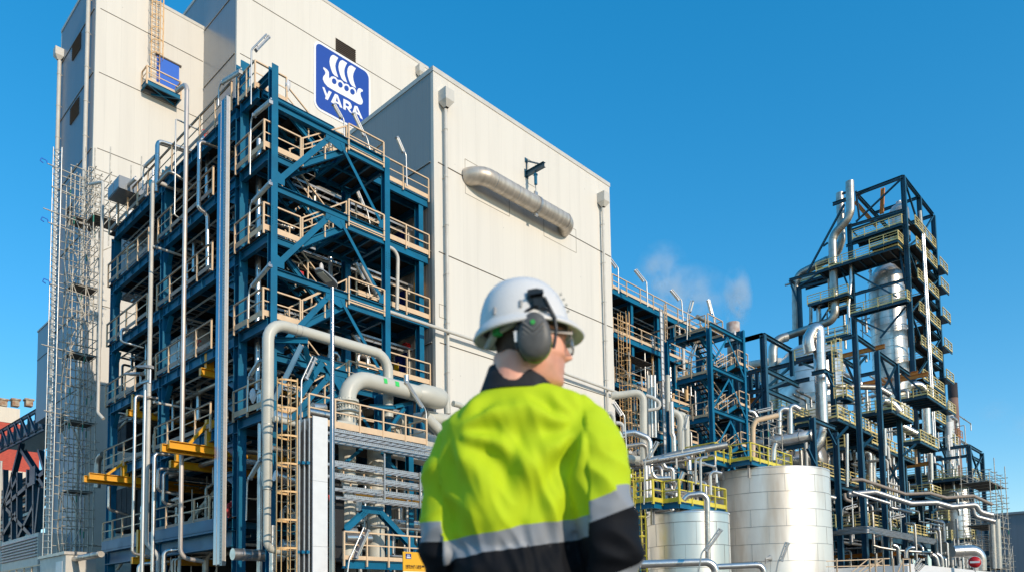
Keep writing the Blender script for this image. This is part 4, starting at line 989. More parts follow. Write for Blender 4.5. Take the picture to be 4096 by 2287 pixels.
for px, y0, y1, Y, d, lab in ((1036, 560, 1560, 25.6, .21, 'silver riser inside the left stair bay'), (1043, 1560, 2287, 24.6, .2, 'silver riser behind the cream arch pipe leg'), (1322, 985, 1600, 26.6, .19, 'silver riser behind the stair flights'), (1090, 2100, 2287, 23.0, .2, 'silver pipe at the bottom edge under the cream bend')):
    q = aY(px, y0, Y); pipe('silver_pipe', lab, [q, extz(q, y1)], d, M_alu, bands=.9, seg=14)
# vent stub with lamp right of the capped end
q = aY(1625, 1500, 22.4); pipe('silver_pipe', 'short silver vent stack standing on the capped pipe end', [q, extz(q, 1560)], .2, M_alu, bands=.3)
strip_lamp('strip lamp leaning left over the capped cream pipe', aY(1706, 1760, 22), aY(1704, 1640, 22), aY(1628, 1520, 22))
strip_lamp('strip lamp on a curved pole in front of the cream elbow', aY(1202, 1720, 22.2), aY(1206, 1520, 22.2), aY(1250, 1425, 22.2))
strip_lamp('bright strip lamp crossing the bottom deck rail', aY(1390, 2287, 20.8), aY(1396, 2240, 20.8), aY(1455, 2108, 20.8), lw=.2)
# thin pipe from the deck to the block and along the wall
p = aY(1528, 975, 25.3); 
pipe('thin_cream_pipe', 'thin cream pipe leaving the walkway and running level across the sunlit wall', [aY(1440, 1060, 23.9), aY(1540, 1240, 25.45), V((24.4, 25.45, aY(1560, 1245, 25.45).z))]+[V((36.6, 25.45, aY(2440, 1560, 25.45).z))], .16, M_trim, bands=0, bend=.4)
pipe('thin_cream_pipe', 'thin cream riser with bent top between the right walkways', [aY(1500, 975, 25.6), aY(1592, 1000, 25.6), aY(1588, 1240, 25.6)], .16, M_trim, bands=1.4, bend=.4)
# front deck structure
D1 = aY(1235, 1688, 21.6)
fd = thing('front_deck', (D1.x, 21.6, Z0), 'low deck with cable trays and A braced legs carrying the cream pipes', 'steelwork')
DXR = aY(1706, 1780, 21.6).x; zD = D1.z
g = MB(); g.box((D1.x, 21.65, zD-.05), (DXR, 25.0, zD)); g.build('deck', M_grate, fd)
r = MB(); rail(r, [(D1.x, 21.6, zD), (DXR, 21.6, zD), (DXR, 24.5, zD)], sp=1.05, w=.05, toe=.26, drop=.05); r.build('railing', M_rail, fd)
b = MB(); b.ib((D1.x, 21.75, zD-.42), (DXR+2, 21.75, zD-.42), .2, .14); b.build('beam', M_blue, fd)
for x in (D1.x+.3, 17.1, 18.6): 
    c = MB(); c.ib((x, 24.9 if x < 15 else 23.4, Z0), (x, 24.9 if x < 15 else 23.4, zD+2.1 if x > 15 else zD), .24, .24, up=(0, 1, 0)); c.build('column', M_blue, fd)
def tray(x0, x1, y, z, w=.5, lip=.11):
    m = MB(); m.box((x0, y-w, z), (x1, y-w+.012, z+lip)); m.box((x0, y, z), (x1, y+.012, z+lip))
    x = x0+.1
    while x < x1: m.box((x, y-w+.012, z), (x+.03, y, z+.015)); x += .3
    m.build('cable_tray', M_galv, fd)
    s = MB(); x = x0+.1
    while x < x1: s.box((x, y-w-.004, z+lip*.55), (x+.035, y-w-.001, z+lip*.72)); x += .09
    s.build('tray_slots', M_louv, fd)
for a in (B3(1132, 470), B3(1132, 600), B3(1132, 980), B3(1132, 1175), B3(1290, 1390), B4(1310, 220)):
    p = aY(*a, 21.2); e = aY(1705, 1800, 21.2); tray(p.x, 20.6, 21.7, p.z-.05)
hp = MB()
for a, n in ((B3(1132, 1090), 1), (B3(1250, 1290), 1), (B4(1310, 150), 1)):
    p = aY(*a, 21.9); hp.bar(p, (20.6, 21.9, p.z), .035, .05)
    x = p.x+.4
    while x < 20.5: hp.bar((x, 21.9, p.z-.35), (x, 21.9, p.z), .05); x += .85
hp.build('tray_supports', M_rail, fd)
for a, L in ((B3(1950, 850), 1.6), (B3(2520, 1150), 1.3)):
    p = aY(*a, 21.15); m = MB(); m.bar(p, p-V((0, 0, L)), .05, .05); m.build('tray_post', M_galv, fd)
# crane beam glimpsed behind trays
p = aY(1380, 1975, 23.0); m = MB(); m.ib(p, (21, 23.0, p.z), .3, .2); tag(m.build('crane_beam', M_crane), 'long yellow beam behind the lowest cable tray', 'crane beam', 'yellow trolley beams')
# big A brace
pz = aY(1490, 2035, 21.9).z; gx0 = aY(1447, 2035, 21.9).x; gx1 = aY(1533, 2050, 21.9).x
for (pa, pb, w) in ((B4(1640, 470), B4(1300, 770), .22), (B4(1870, 480), B4(2440, 1090), .2)):
    m = MB(); a = aY(*pa, 21.9); bq = aY(*pb, 21.9); m.ib(a, bq, w, .2, up=(0, 1, 0)); m.build('brace', M_blue, fd)
m = MB(); a = aY(*B4(1585, 370), 21.8); c = aY(*B4(1930, 520), 21.8); m.poly([(a.x, 21.78, a.z), (c.x, 21.78, a.z), (c.x, 21.78, c.z+.08), (c.x-.15, 21.78, c.z), (a.x+.1, 21.78, c.z), (a.x, 21.78, c.z+.1)], (0, .03, 0))
for sx, cx in ((-1, a.x+.12), (1, c.x-.12)): bolts(m, (cx, 21.78, a.z-.25), V((.62*-sx, 0, .78)), V((.78, 0, .62*sx)), 7, 2, .055, .08, (0, -1, 0), r=.014)
m.build('gusset_plate', M_blue, fd)
for a, bq in ((B3(1590, 770), B3(1210, 1090)), (B3(1900, 830), B3(2240, 1220))):
    m = MB(); m.bar(aY(*a, 22.4), aY(*bq, 22.4), .02, .12); m.build('brace', M_blue, fd)
for (pa, pb) in ((B3(1700, 100), B3(2130, 110)), (B3(2110, 100), B3(2400, 40)), (B3(2270, 120), B3(2080, 380))):
    m = MB(); m.ib(aY(*pa, 22.6), aY(*pb, 22.6), .14, .12); m.build('pipe_support', M_blue, fd)
# inverted V braces of the lower tower bay (thick)
for (pa, pb) in ((B2(940, 850), B2(570, 1400)), (B2(1010, 880), B2(1250, 1300))):
    m = MB(); m.ib(aY(*pa, 23.72), aY(*pb, 23.72), .2, .2, up=(0, 1, 0)); m.build('brace', M_blue, sf)
m = MB(); p = aY(*B2(880, 710), 23.66); q = aY(*B2(1090, 860), 23.66); m.box((p.x, 23.64, q.z), (q.x, 23.66, p.z)); 
for sx, cx in ((-1, p.x+.1), (1, q.x-.1)): bolts(m, (cx, 23.64, (p.z+q.z)/2), V((.55*-sx, 0, .83)), V((.83, 0, .55*sx)), 6, 2, .06, .08, (0, -1, 0), r=.014)
m.build('gusset_plate', M_blue, sf)
# bottom deck
D2 = aY(1376, 2235, 20.9)
bd = thing('bottom_deck', (D2.x, 20.9, Z0), 'lowest walkway at the bottom edge with beige rail and blue beam', 'steelwork')
xe = D2.x+4.5
g = MB(); g.box((D2.x, 20.95, D2.z-.05), (xe, 23, D2.z)); g.build('deck', M_grate, bd)
r = MB(); rail(r, [(D2.x, 20.9, D2.z), (xe, 20.9, D2.z)], h=.92, sp=.98, w=.05, toe=.16, drop=.22); r.build('railing', M_rail, bd)
b = MB(); b.ib((D2.x, 21.0, D2.z-.16), (xe, 21.0, D2.z-.16), .26, .12); b.build('beam', M_blue, bd)
# white riser cover, cable ladders, cables
def risers():
    Y = 21.35; p = aY(1252, 1660, Y); q = ext(p, 'X', 1311); zb = Z0
    t = thing('riser_cover', (p.x, Y, zb), 'tall flat white sheet metal riser cover left of the steel lamp mast', 'cable riser')
    m = MB(); z = p.z; k = 0
    while z > zb+.2: z2 = max(zb, z-2.15); m.box((p.x, Y, z2+.008), (q.x, Y+.05, z)); z = z2
    m.build('white_sheet', M_white, t)
    m = MB(); m.box((p.x-.03, Y+.051, zb), (q.x+.02, Y+.35, p.z-.05)); m.build('tray_back', M_black, t)
    for i, px in enumerate((1192, 1212, 1231)):
        a = aY(px, 1680+i*-4, Y+.15+.25*(2-i)*.3)
        l = MB(); l.box((a.x-.02, a.y-.1, zb), (a.x+.015, a.y+.12, a.z)); l.box((a.x+.016, a.y-.1, zb), (a.x+.03, a.y-.09, a.z)); l.build('ladder_side', M_galv, t)
        c = MB(); n = 5
        for j in range(n): xx = a.x+.05+j*.035; c.tube([(xx, a.y+.02+.02*(j % 2), zb), (xx, a.y+.02+.02*(j % 2), a.z-.25-.06*(j % 3))], .019, 6)
        c.build('black_cables', M_black, t)
        for z in (5.9, 3.0):
            k = MB(); k.cb((a.x-.08, a.y-.14, z), .1, .1, .1); k.build('cleat', M_blue, t)
    # cable bundle right of the mast
    t = thing('cable_bundle', (q.x+.25, Y+.6, zb), 'thick bundle of black and red cables curving down right of the steel mast', 'cables')
    m = MB(); b0 = aY(*B3(1225, 1210), Y+.6)
    pt = aY(*B3(1260, 1438), Y+.6)
    for j in range(16):
        dx = j*.034; m.tube([(b0.x-.55+dx*.75, Y+.6, b0.z+.02+.05*math.sin(j)), (b0.x-.18+dx*.5, Y+.62, b0.z-.15), (b0.x-.32+dx, Y+.6, b0.z-.9), (b0.x-.32+dx, Y+.6, zb)], .019, 6, .4)
    m.build('black_cables', M_black, t)
    m = MB(); 
    for j in range(2): m.tube([(b0.x-.42-.03*j, Y+.55, b0.z-.7), (b0.x-.36, Y+.55, b0.z-1.1), (b0.x-.4+.05*j, Y+.55, b0.z-2.4), (b0.x-.36, Y+.55, b0.z-3.4), (b0.x-.4, Y+.55, zb)], .022, 6, .4)
    m.build('red_cables', M_redc, t)
risers()
# caged ladder
p = aY(1146, 1515, 21.6); caged_ladder('caged_ladder', 'tall orange-beige caged ladder beside the white riser cover', (p.x+.22, 21.6, Z0), p.z-Z0, (-1, 0, 0), M_railo, side=.55, cr=.3, c0=1.2)
p = aY(1183, 1520, 21.7); 
m = MB(); 
# polished lamp mast close to the camera with road lamp head
def mast():
    Y = 17.2; a = aY(1329, 1150, Y)
    t = thing('street_lamp', (a.x, Y, Z0), 'tall polished steel lamp mast with one flat lamp head before the stair tower', 'street lamp')
    m = MB(); m.tube([(a.x, Y, Z0), a], .085, 20, r2=.05); m.build('mast', noisy('polished_mast', (.36, .33, .32), .2, 1.0, amt=.1, scale=2), t)
    e = aY(1275, 1100, Y-.35); led_head(t, a+V((.09, 0, .03)), V((a.x-.62, Y-.25, a.z+.22)), .17, .13)
mast()
# yellow sign
def ysign():
    Y = 19.0; p = aY(1612, 2204, Y); e = ext(p, 'X', 1900); zb = aY(1612, 2282, Y).z; zb2 = zb-.35
    t = thing('area_sign', (p.x, Y, zb2), 'yellow area sign with small blue emblem, partly hidden by the worker', 'sign')
    m = MB(); m.box((p.x, Y, zb), (e.x, Y+.03, p.z)); m.build('yellow_panel', newmat('sign_yellow', (.86, .43, .012), .5), t)
    m = MB(); m.box((p.x, Y, zb2), (e.x, Y+.03, zb-.002)); m.build('white_panel', M_white, t)
    def z(a, b, y=Y-.01): return aY(*B4(a, b), y)
    a = z(2292, 1140); b = z(2380, 1225); m = MB(); m.box((a.x, Y-.008, b.z), (b.x, Y-.001, a.z)); m.build('emblem_back', newmat('sign_navy', (.02, .03, .2), .5), t)
    w = newmat('sign_white2', (.85, .85, .85), .5); m = MB()
    s = (b.x-a.x)
    for k in range(3): x = a.x+s*(.26+.17*k); m.poly([(x, Y-.016, a.z-s*.14), (x+s*.12, Y-.016, a.z-s*.17), (x+s*.05, Y-.016, a.z-s*.3), (x+s*.1, Y-.016, a.z-s*.46), (x, Y-.016, a.z-s*.4)], (0, .006, 0))
    m.poly([(a.x+s*.13, Y-.016, a.z-s*.42), (a.x+s*.22, Y-.016, a.z-s*.5), (a.x+s*.8, Y-.016, a.z-s*.52), (a.x+s*.88, Y-.016, a.z-s*.44), (a.x+s*.86, Y-.016, a.z-s*.64), (a.x+s*.2, Y-.016, a.z-s*.64)], (0, .006, 0)); m.build('ship_mark', w, t)
    def txt(s_, x, z_, size, mat, bold=0.0):
        cu = bpy.data.curves.new('txt', 'FONT'); cu.body = s_; cu.size = size; cu.extrude = .002; cu.offset = bold
        o = bpy.data.objects.new('txt', cu); col.objects.link(o); bpy.context.view_layer.update()
        me = bpy.data.meshes.new_from_object(o.evaluated_get(bpy.context.evaluated_depsgraph_get())); bpy.data.objects.remove(o)
        me.materials.clear(); me.materials.append(mat)
        o = bpy.data.objects.new('lettering', me); col.objects.link(o); o.parent = t; o.location = V((x, Y-.006, z_))-t.location; o.rotation_euler = (R(90), 0, 0)
    bk = newmat('sign_brown_text', (.06, .02, .005), .6)
    q = z(2292, 1352); txt('NITRAAT / UREUM', q.x, q.z, .092, bk, .0035); q = z(2292, 1382); txt('NITRATE / UREA', q.x, q.z, .088, bk)
    txt('YARA', a.x+s*.1, b.z+s*.1, s*.3, w, .001)
    q = MB()
    for x in (p.x+.3, e.x-.3): q.bar((x, Y+.06, Z0), (x, Y+.06, p.z-.1), .06)
    q.build('post', M_galv, t)
ysign()
# red horn, small yellow sign, yellow box, bags
p = aX(*B2(2290, 560), 21.85); t = thing('alarm_horn', p, 'small red alarm horn on the grey side wall', 'horn'); m = MB(); m.cb(p, .2, .25, .2); m.build('housing', M_red, t); m = MB(); m.lathe(p+V((0, -.12, -.03)), [(.04, 0), (.12, .12)], 12, (0, -1, -.4)); m.build('horn', M_red, t)
p = aX(1585, 1468, 22.0); m = MB(); m.box((22.0, p.y-.16, p.z-.2), (22.02, p.y+.16, p.z+.2)); tag(m.build('notice', newmat('notice_yellow', (.75, .5, .02), .5)), 'small yellow notice on the side wall beside the door', 'sign')
p = aY(1680, 1168, 26.9); t = thing('yellow_box', p, 'bright yellow equipment box at the end of the third walkway', 'box'); m = MB(); m.cb(p, .5, .3, .8); m.build('housing', M_crane, t); m = MB(); m.cb(p+V((0, -.16, 0)), .42, .02, .7); m.build('lid', M_crane, t)
def bag(lab, c, s, seed):
    random.seed(seed); m = MB(); prof = []
    n = 10; seg = 14; vs = []
    for i in range(n+1):
        f = i/n; r = s*(.14+.5*math.sin(math.pi*min(1, f*1.05))**.8)*(1 if i else .2)
        for j in range(seg): a = 2*math.pi*j/seg; k = 1+random.uniform(-.22, .22); vs.append((c[0]+r*k*math.cos(a)*.7, c[1]+r*k*math.sin(a)*.5, c[2]-f*s*2.2))
    m.quadset(vs, [(i*seg+j, i*seg+(j+1) % seg, (i+1)*seg+(j+1) % seg, (i+1)*seg+j) for i in range(n) for j in range(seg)], True)
    return solo('plastic_wrap', m, newmat('plastic_film', (.72, .7, .7), .35), lab, 'plastic wrap')
bag('pale plastic film tied to the rail of the roof stair', aY(1152, 318, 24.7), .22, 1)
bag('white plastic wrap hung on the stair rail above the lamp head', aY(1285, 1050, 24.9), .2, 2)
bag('crumpled plastic film on the corner rail low at the near column', aX(1012, 1550, 12.2), .25, 3)
# ================================================================== RIGHT HAND PLANT
T_ = zz(3000, 650, .4867); Q_ = zz(3000, 1250, .42547); S_ = zz(3100, 1687, .41726); G_ = zz(2400, 1000, .45198); H_ = zz(2400, 1600, .4777); K_ = zz(2420, 1500, .44292)
class Fr:
    def __init__(s, name, label, p, steel=None, rl=None, cat='steelwork'):
        s.t = thing(name, (p.x, p.y, Z0), label, cat); s.st = steel or M_teal; s.rl = rl or M_yrail
    def col(s, p, w, bot=None, h=.42, wd=.4):
        P = aw(*p, w); zb = Z0 if bot is None else extz(P, bot).z; m = MB(); m.ib((P.x, P.y, zb), P, h, wd, up=(0, 1, 0), t=.035); m.build('column', s.st, s.t); return P
    def colw(s, P, zb=Z0, h=.42, wd=.4): m = MB(); m.ib((P[0], P[1], zb), P, h, wd, up=(0, 1, 0), t=.035); m.build('column', s.st, s.t)
    def beam(s, P, Q, h=.4, w=.25):
        h *= .78; m = MB(); m.ib(P, Q, h, w); m.build('beam', s.st, s.t)
    def bx(s, p, w, px2, h=.4, wd=.25): P = aw(*p, w); s.beam(P, ext(P, 'X', px2), h, wd); return P
    def by(s, p, w, px2, h=.4, wd=.25): P = aw(*p, w); s.beam(P, ext(P, 'Y', px2), h, wd); return P
    def br(s, P, Q, h=.28, w=.22):
        h *= .72; w *= .8; m = MB(); m.ib(P, Q, h, w, up=(0, 1, 0) if abs(P[1]-Q[1]) < .5 else (1, 0, 0)); m.build('brace', s.st, s.t)
    def plat(s, c, w, pxL, pxR, sp=1.5, faces='LR', depth=None, rh=1.0, n='deck', mids=2, toe=.2, eb=.3, rw=.07):
        P = aw(*c, w); 
        L = ext(P, 'Y', pxL) if pxL else P+V((0, depth or 3, 0)); Rr = ext(P, 'X', pxR) if pxR else P+V((depth or 3, 0, 0))
        x1, y1, z = Rr.x, L.y, P.z+eb
        m = MB(); m.box((P.x, P.y, z-.05), (x1, y1, z)); m.build('deck', M_grate, s.t)
        b = MB(); b.ib((P.x, P.y, z-eb/2-.04), (P.x, y1, z-eb/2-.04), eb, .16); b.ib((P.x+.1, P.y, z-eb/2-.04), (x1, P.y, z-eb/2-.04), eb, .16); b.ib((x1, P.y+.1, z-eb/2-.04), (x1, y1, z-eb/2-.04), eb, .16)
        if (x1-P.x) > (y1-P.y):
            x = P.x+1
            while x < x1-.3: b.ib((x, P.y+.1, z-.16), (x, y1, z-.16), .18, .1); x += 1.15
        else:
            y = P.y+1
            while y < y1-.3: b.ib((P.x+.1, y, z-.16), (x1, y, z-.16), .18, .1); y += 1.15
        b.build('deck_framing', s.st, s.t)
        r = MB()
        if 'L' in faces: rail(r, [(P.x-.06, y1, z), (P.x-.06, P.y-.06, z)], h=rh, sp=sp, w=rw, toe=toe, drop=.12, mids=mids)
        if 'R' in faces: rail(r, [(P.x, P.y-.06, z), (x1, P.y-.06, z)], h=rh, sp=sp, w=rw, toe=toe, drop=.12, mids=mids)
        if 'E' in faces: rail(r, [(x1, P.y, z), (x1, y1, z)], h=rh, sp=sp, w=rw, toe=toe, drop=.12, mids=mids)
        r.build('railing', s.rl, s.t); return P, V((x1, y1, z))
def pp(name, label, pts, d, mat=None, **k): return pipe(name, label, pts, d, mat, **k)
def wp(w, *pts): return [aw(*p, w) for p in pts]
# ---------------------------------------------------------------- second blue structure behind the sunlit block
P2 = aw(*G_(105, 365), 54)
f2 = Fr('steel_structure', 'long blue steel deck structure running away behind the right end of the sunlit block', P2, M_blue, M_rail)
YS = P2.y
def s2x(px, py): return aY(px, py, YS)
lev2 = []
for (a, b, spn) in ((G_(105, 365), 2800, 1), (G_(110, 745), 2765, 1), (G_(125, 1185), 2760, 1), (K_(200, 475), 2790, 1)):
    p = s2x(*a); e = ext(p, 'X', b); lev2.append(p.z)
    m = MB(); m.box((p.x, YS, p.z+.22), (e.x, YS+9, p.z+.27)); m.build('deck', M_grate, f2.t)
    b_ = MB(); b_.ib((p.x, YS, p.z+.05), (e.x, YS, p.z+.05), .42, .16)
    x = p.x+1.2
    while x < e.x: b_.ib((x, YS+.1, p.z+.08), (x, YS+8.8, p.z+.08), .2, .1); x += 1.6
    b_.build('deck_framing', M_blue, f2.t)
    r = MB(); rail(r, [(p.x, YS-.05, p.z+.27), (e.x, YS-.05, p.z+.27)], h=1.0, sp=1.75, w=.06, toe=.26, drop=.14); r.build('railing', M_rail, f2.t)
for px in (2520, 2625, 2690, 2790):
    for dy in (.3, 7.5): q = ext(V((P2.x, YS+dy, P2.z)), 'X', px if dy < 1 else px-90); f2.colw((q.x, YS+dy, P2.z+.2), h=.32, wd=.3)
m = MB(); m.box((P2.x-3, YS+9.1, Z0), (P2.x+34, YS+9.2, P2.z-1.2)); m.build('shade_panel', M_dark, f2.t)  # dark sheet added behind the decks, standing in for shade
for zt in lev2:
    for dy, dz, L in ((1.2, .5, 20), (3.0, .8, 22), (5.0, .6, 24)):
        m = MB()
        for s_ in (-1, 1): m.bar((P2.x, YS+dy+.25*s_, zt-dz), (P2.x+L, YS+dy+.25*s_, zt-dz), .02, .1)
        x = .3
        while x < L: m.bar((P2.x+x, YS+dy-.25, zt-dz-.03), (P2.x+x, YS+dy+.25, zt-dz-.03), .03, .02); x += .5
        m.build('cable_tray', M_galv, f2.t)
# stair tower two
c2 = aw(*G_(962, 700), 49)
t2 = Fr('stair_tower', 'slender blue steel stair tower with beige rails right of the sunlit block', c2, M_blue, M_rail)
xr2 = ext(c2, 'X', G_(1262, 0)[0]).x; yl2 = ext(c2, 'Y', G_(668, 0)[0]).y
for (x, y, top) in ((c2.x, c2.y, c2.z+.1), (xr2, c2.y, c2.z+1.15), (c2.x, c2.y+3.2, c2.z), (xr2, c2.y+3.2, c2.z)): t2.colw((x, y, top), h=.28, wd=.26)
levs = [extz(c2, 1000+y*.45198).z for y in (735, 1115)]; dz2 = levs[0]-levs[1]
for i in range(5):
    z = levs[0]-dz2*i+.3
    m = MB(); m.box((c2.x, c2.y, z-.05), (c2.x+1.3, yl2, z)); m.build('landing_deck', M_grate, t2.t)
    b_ = MB(); b_.ib((c2.x, c2.y+.15, z-.2), (c2.x, yl2, z-.2), .3, .14); b_.ib((c2.x+.1, yl2, z-.2), (c2.x+1.3, yl2, z-.2), .3, .14)
    for y in (c2.y+1, c2.y+2.2, c2.y+3.4): b_.ib((c2.x+.1, y, z-.15), (c2.x+1.3, y, z-.15), .16, .1)
    b_.build('landing_beam', M_blue, t2.t)
    r = MB(); rail(r, [(c2.x-.05, yl2, z), (c2.x-.05, c2.y+.2, z)], h=.97, sp=1.2, w=.05, toe=.2); rail(r, [(c2.x, yl2, z), (c2.x+1.3, yl2, z)], h=.97, sp=1.2, w=.05); r.build('railing', M_rail, t2.t)
    zb_ = z-dz2; xm = xr2-.9
    m = MB(); m.box((xm, c2.y, zb_+dz2*.5-.05), (xr2+.6, c2.y+2.2, zb_+dz2*.5)); m.build('landing_deck', M_grate, t2.t)
    b_ = MB(); b_.ib((xm, c2.y-.02, zb_+dz2*.5-.16), (xr2+.6, c2.y-.02, zb_+dz2*.5-.16), .22, .1); b_.ib((xr2+.6, c2.y, zb_+dz2*.5-.16), (xr2+.6, c2.y+2.2, zb_+dz2*.5-.16), .22, .1); b_.build('landing_beam', M_blue, t2.t)
    r = MB(); rail(r, [(xm, c2.y-.05, zb_+dz2*.5), (xr2+.6, c2.y-.05, zb_+dz2*.5), (xr2+.62, c2.y+2.2, zb_+dz2*.5)], h=.97, sp=1.2, w=.05); r.build('railing', M_rail, t2.t)
    if i < 4:
        flight(c2.x+1.0, z, xm, zb_+dz2*.5, c2.y+1.2, .8, t2.t, True); flight(xm, zb_+dz2*.5, c2.x+1.0, zb_, c2.y+.15, .8, t2.t, True)
    hb = MB(); hz = z+.35; hb.ib((c2.x+.14, c2.y-.02, hz), (xr2-.1, c2.y-.02, hz), .26, .2); hb.build('heavy_beam', M_blue, t2.t)
    ax = (c2.x+xr2)/2
    for q in (c2.x+.15, xr2-.1): m = MB(); m.bar((ax, c2.y-.1, hz-.35), (q, c2.y-.1, hz-dz2+.25), .02, .15); m.build('brace', M_blue, t2.t)
m = MB(); m.ib((c2.x, c2.y+.1, c2.z), (c2.x, c2.y+3.2, c2.z), .3, .2); m.ib((xr2, c2.y+.1, c2.z+1.0), (xr2, c2.y+3.2, c2.z+1.0), .3, .2); m.build('heavy_beam', M_blue, t2.t)
r = MB(); z = levs[0]+.3; rail(r, [(c2.x+.1, c2.y+.1, z+.1), (c2.x+2.1, c2.y+.1, z+.1), (c2.x+2.1, c2.y+3, z+.1)], h=1.0, sp=1, w=.05); r.build('railing', M_rail, t2.t)
bag('white plastic film snagged on the top rail of the right stair tower', V((xr2-.3, c2.y+.4, c2.z+1.2)), .25, 7)
# caged ladders and cable ladders on structure two
for px, lab in ((2462, 'orange-beige caged ladder beside the right end of the sunlit block'), (2492, 'second orange-beige caged ladder next to the one at the block end')):
    q = s2x(px, 1262 if px < 2470 else 1560); caged_ladder('caged_ladder', lab, (q.x, YS-.4, Z0), q.z-Z0, (0, -1, 0), M_railo, side=.6, cr=.42)
for px, py, lab in ((2640, 1230, 'tall grey cable ladder in front of the right deck structure'), (2658, 1215, 'narrow ladder with pink-beige rungs beside the grey cable ladder')):
    q = aY(px, py, YS-.9); w_ = .42 if px == 2640 else .28
    t = thing('cable_ladder', (q.x, q.y, Z0), lab, 'cable ladder'); m = MB()
    for dx in (0, w_): m.box((q.x+dx-.03, q.y, Z0), (q.x+dx+.03, q.y+.06, q.z))
    m.build('side_rail', M_galv if w_ > .3 else M_rail, t)
    m = MB(); z = Z0
    while z < q.z: m.box((q.x, q.y+.02, z), (q.x+w_, q.y+.05, z+.05)); z += .45 if w_ > .3 else .3
    m.build('rung', M_galv if w_ > .3 else M_rail, t)
    if w_ > .3: m = MB(); m.box((q.x+.04, q.y+.061, Z0), (q.x+w_-.04, q.y+.09, q.z-.2)); m.build('cover', M_white, t)
# lamps on the right structures
for a, b, c, w, lab in ((G_(165, 380), G_(160, 160), G_(98, 75), 53, 'strip lamp peeping out behind the block end'), (G_(422, 500), G_(412, 285), G_(322, 170), 53.5, 'strip lamp on the far walkway, first clear of the block'),
    (G_(735, 620), G_(722, 445), G_(640, 345), 53.5, 'strip lamp on the far walkway, second clear of the block'), (G_(770, 790), G_(774, 560), G_(805, 445), 50, 'strip lamp leaning right on the stair tower landing'),
    (G_(1015, 680), G_(1005, 575), G_(970, 440), 51, 'bright strip lamp leaning left above the stair tower rails'), (G_(780, 1160), G_(785, 960), G_(835, 830), 50, 'strip lamp on the second landing of the right stair tower'),
    (H_(225, 470), H_(205, 130), H_(125, 10), 33, 'large dark strip lamp in front of the block corner beside the worker'), (H_(690, 440), H_(690, 260), H_(720, 120), 37, 'strip lamp between the two cream pipes'),
    (H_(368, 870), H_(378, 500), H_(470, 340), 33, 'pale strip lamp leaning over the pipe bundle left of the small tank'), (H_(825, 1438), H_(850, 1280), H_(1000, 1070), 27, 'strip lamp standing before the small tank'),
    (H_(1475, 1438), H_(1490, 1360), H_(1555, 1185), 28, 'strip lamp standing before the big tank'), (S_(1290, 1438), S_(1310, 1400), S_(1385, 1300), 45, 'upper of two strip lamps above the white roof'),
    (S_(1320, 1438), S_(1340, 1420), S_(1410, 1350), 45, 'lower of two strip lamps above the white roof'), (Q_(30, 960), Q_(45, 920), Q_(200, 885), 55, 'nearly level strip lamp left of the cream vent pipe'),
    (S_(645, 900), S_(650, 820), S_(780, 785), 62, 'nearly level strip lamp right of the big tank'), (S_(1090, 960), S_(1100, 910), S_(1235, 880), 66, 'nearly level strip lamp over the long yellow walkway')):
    strip_lamp(lab, aw(*a, w), aw(*b, w), aw(*c, w), r=.03*w/45+.01, lw=.13*w/45+.03)
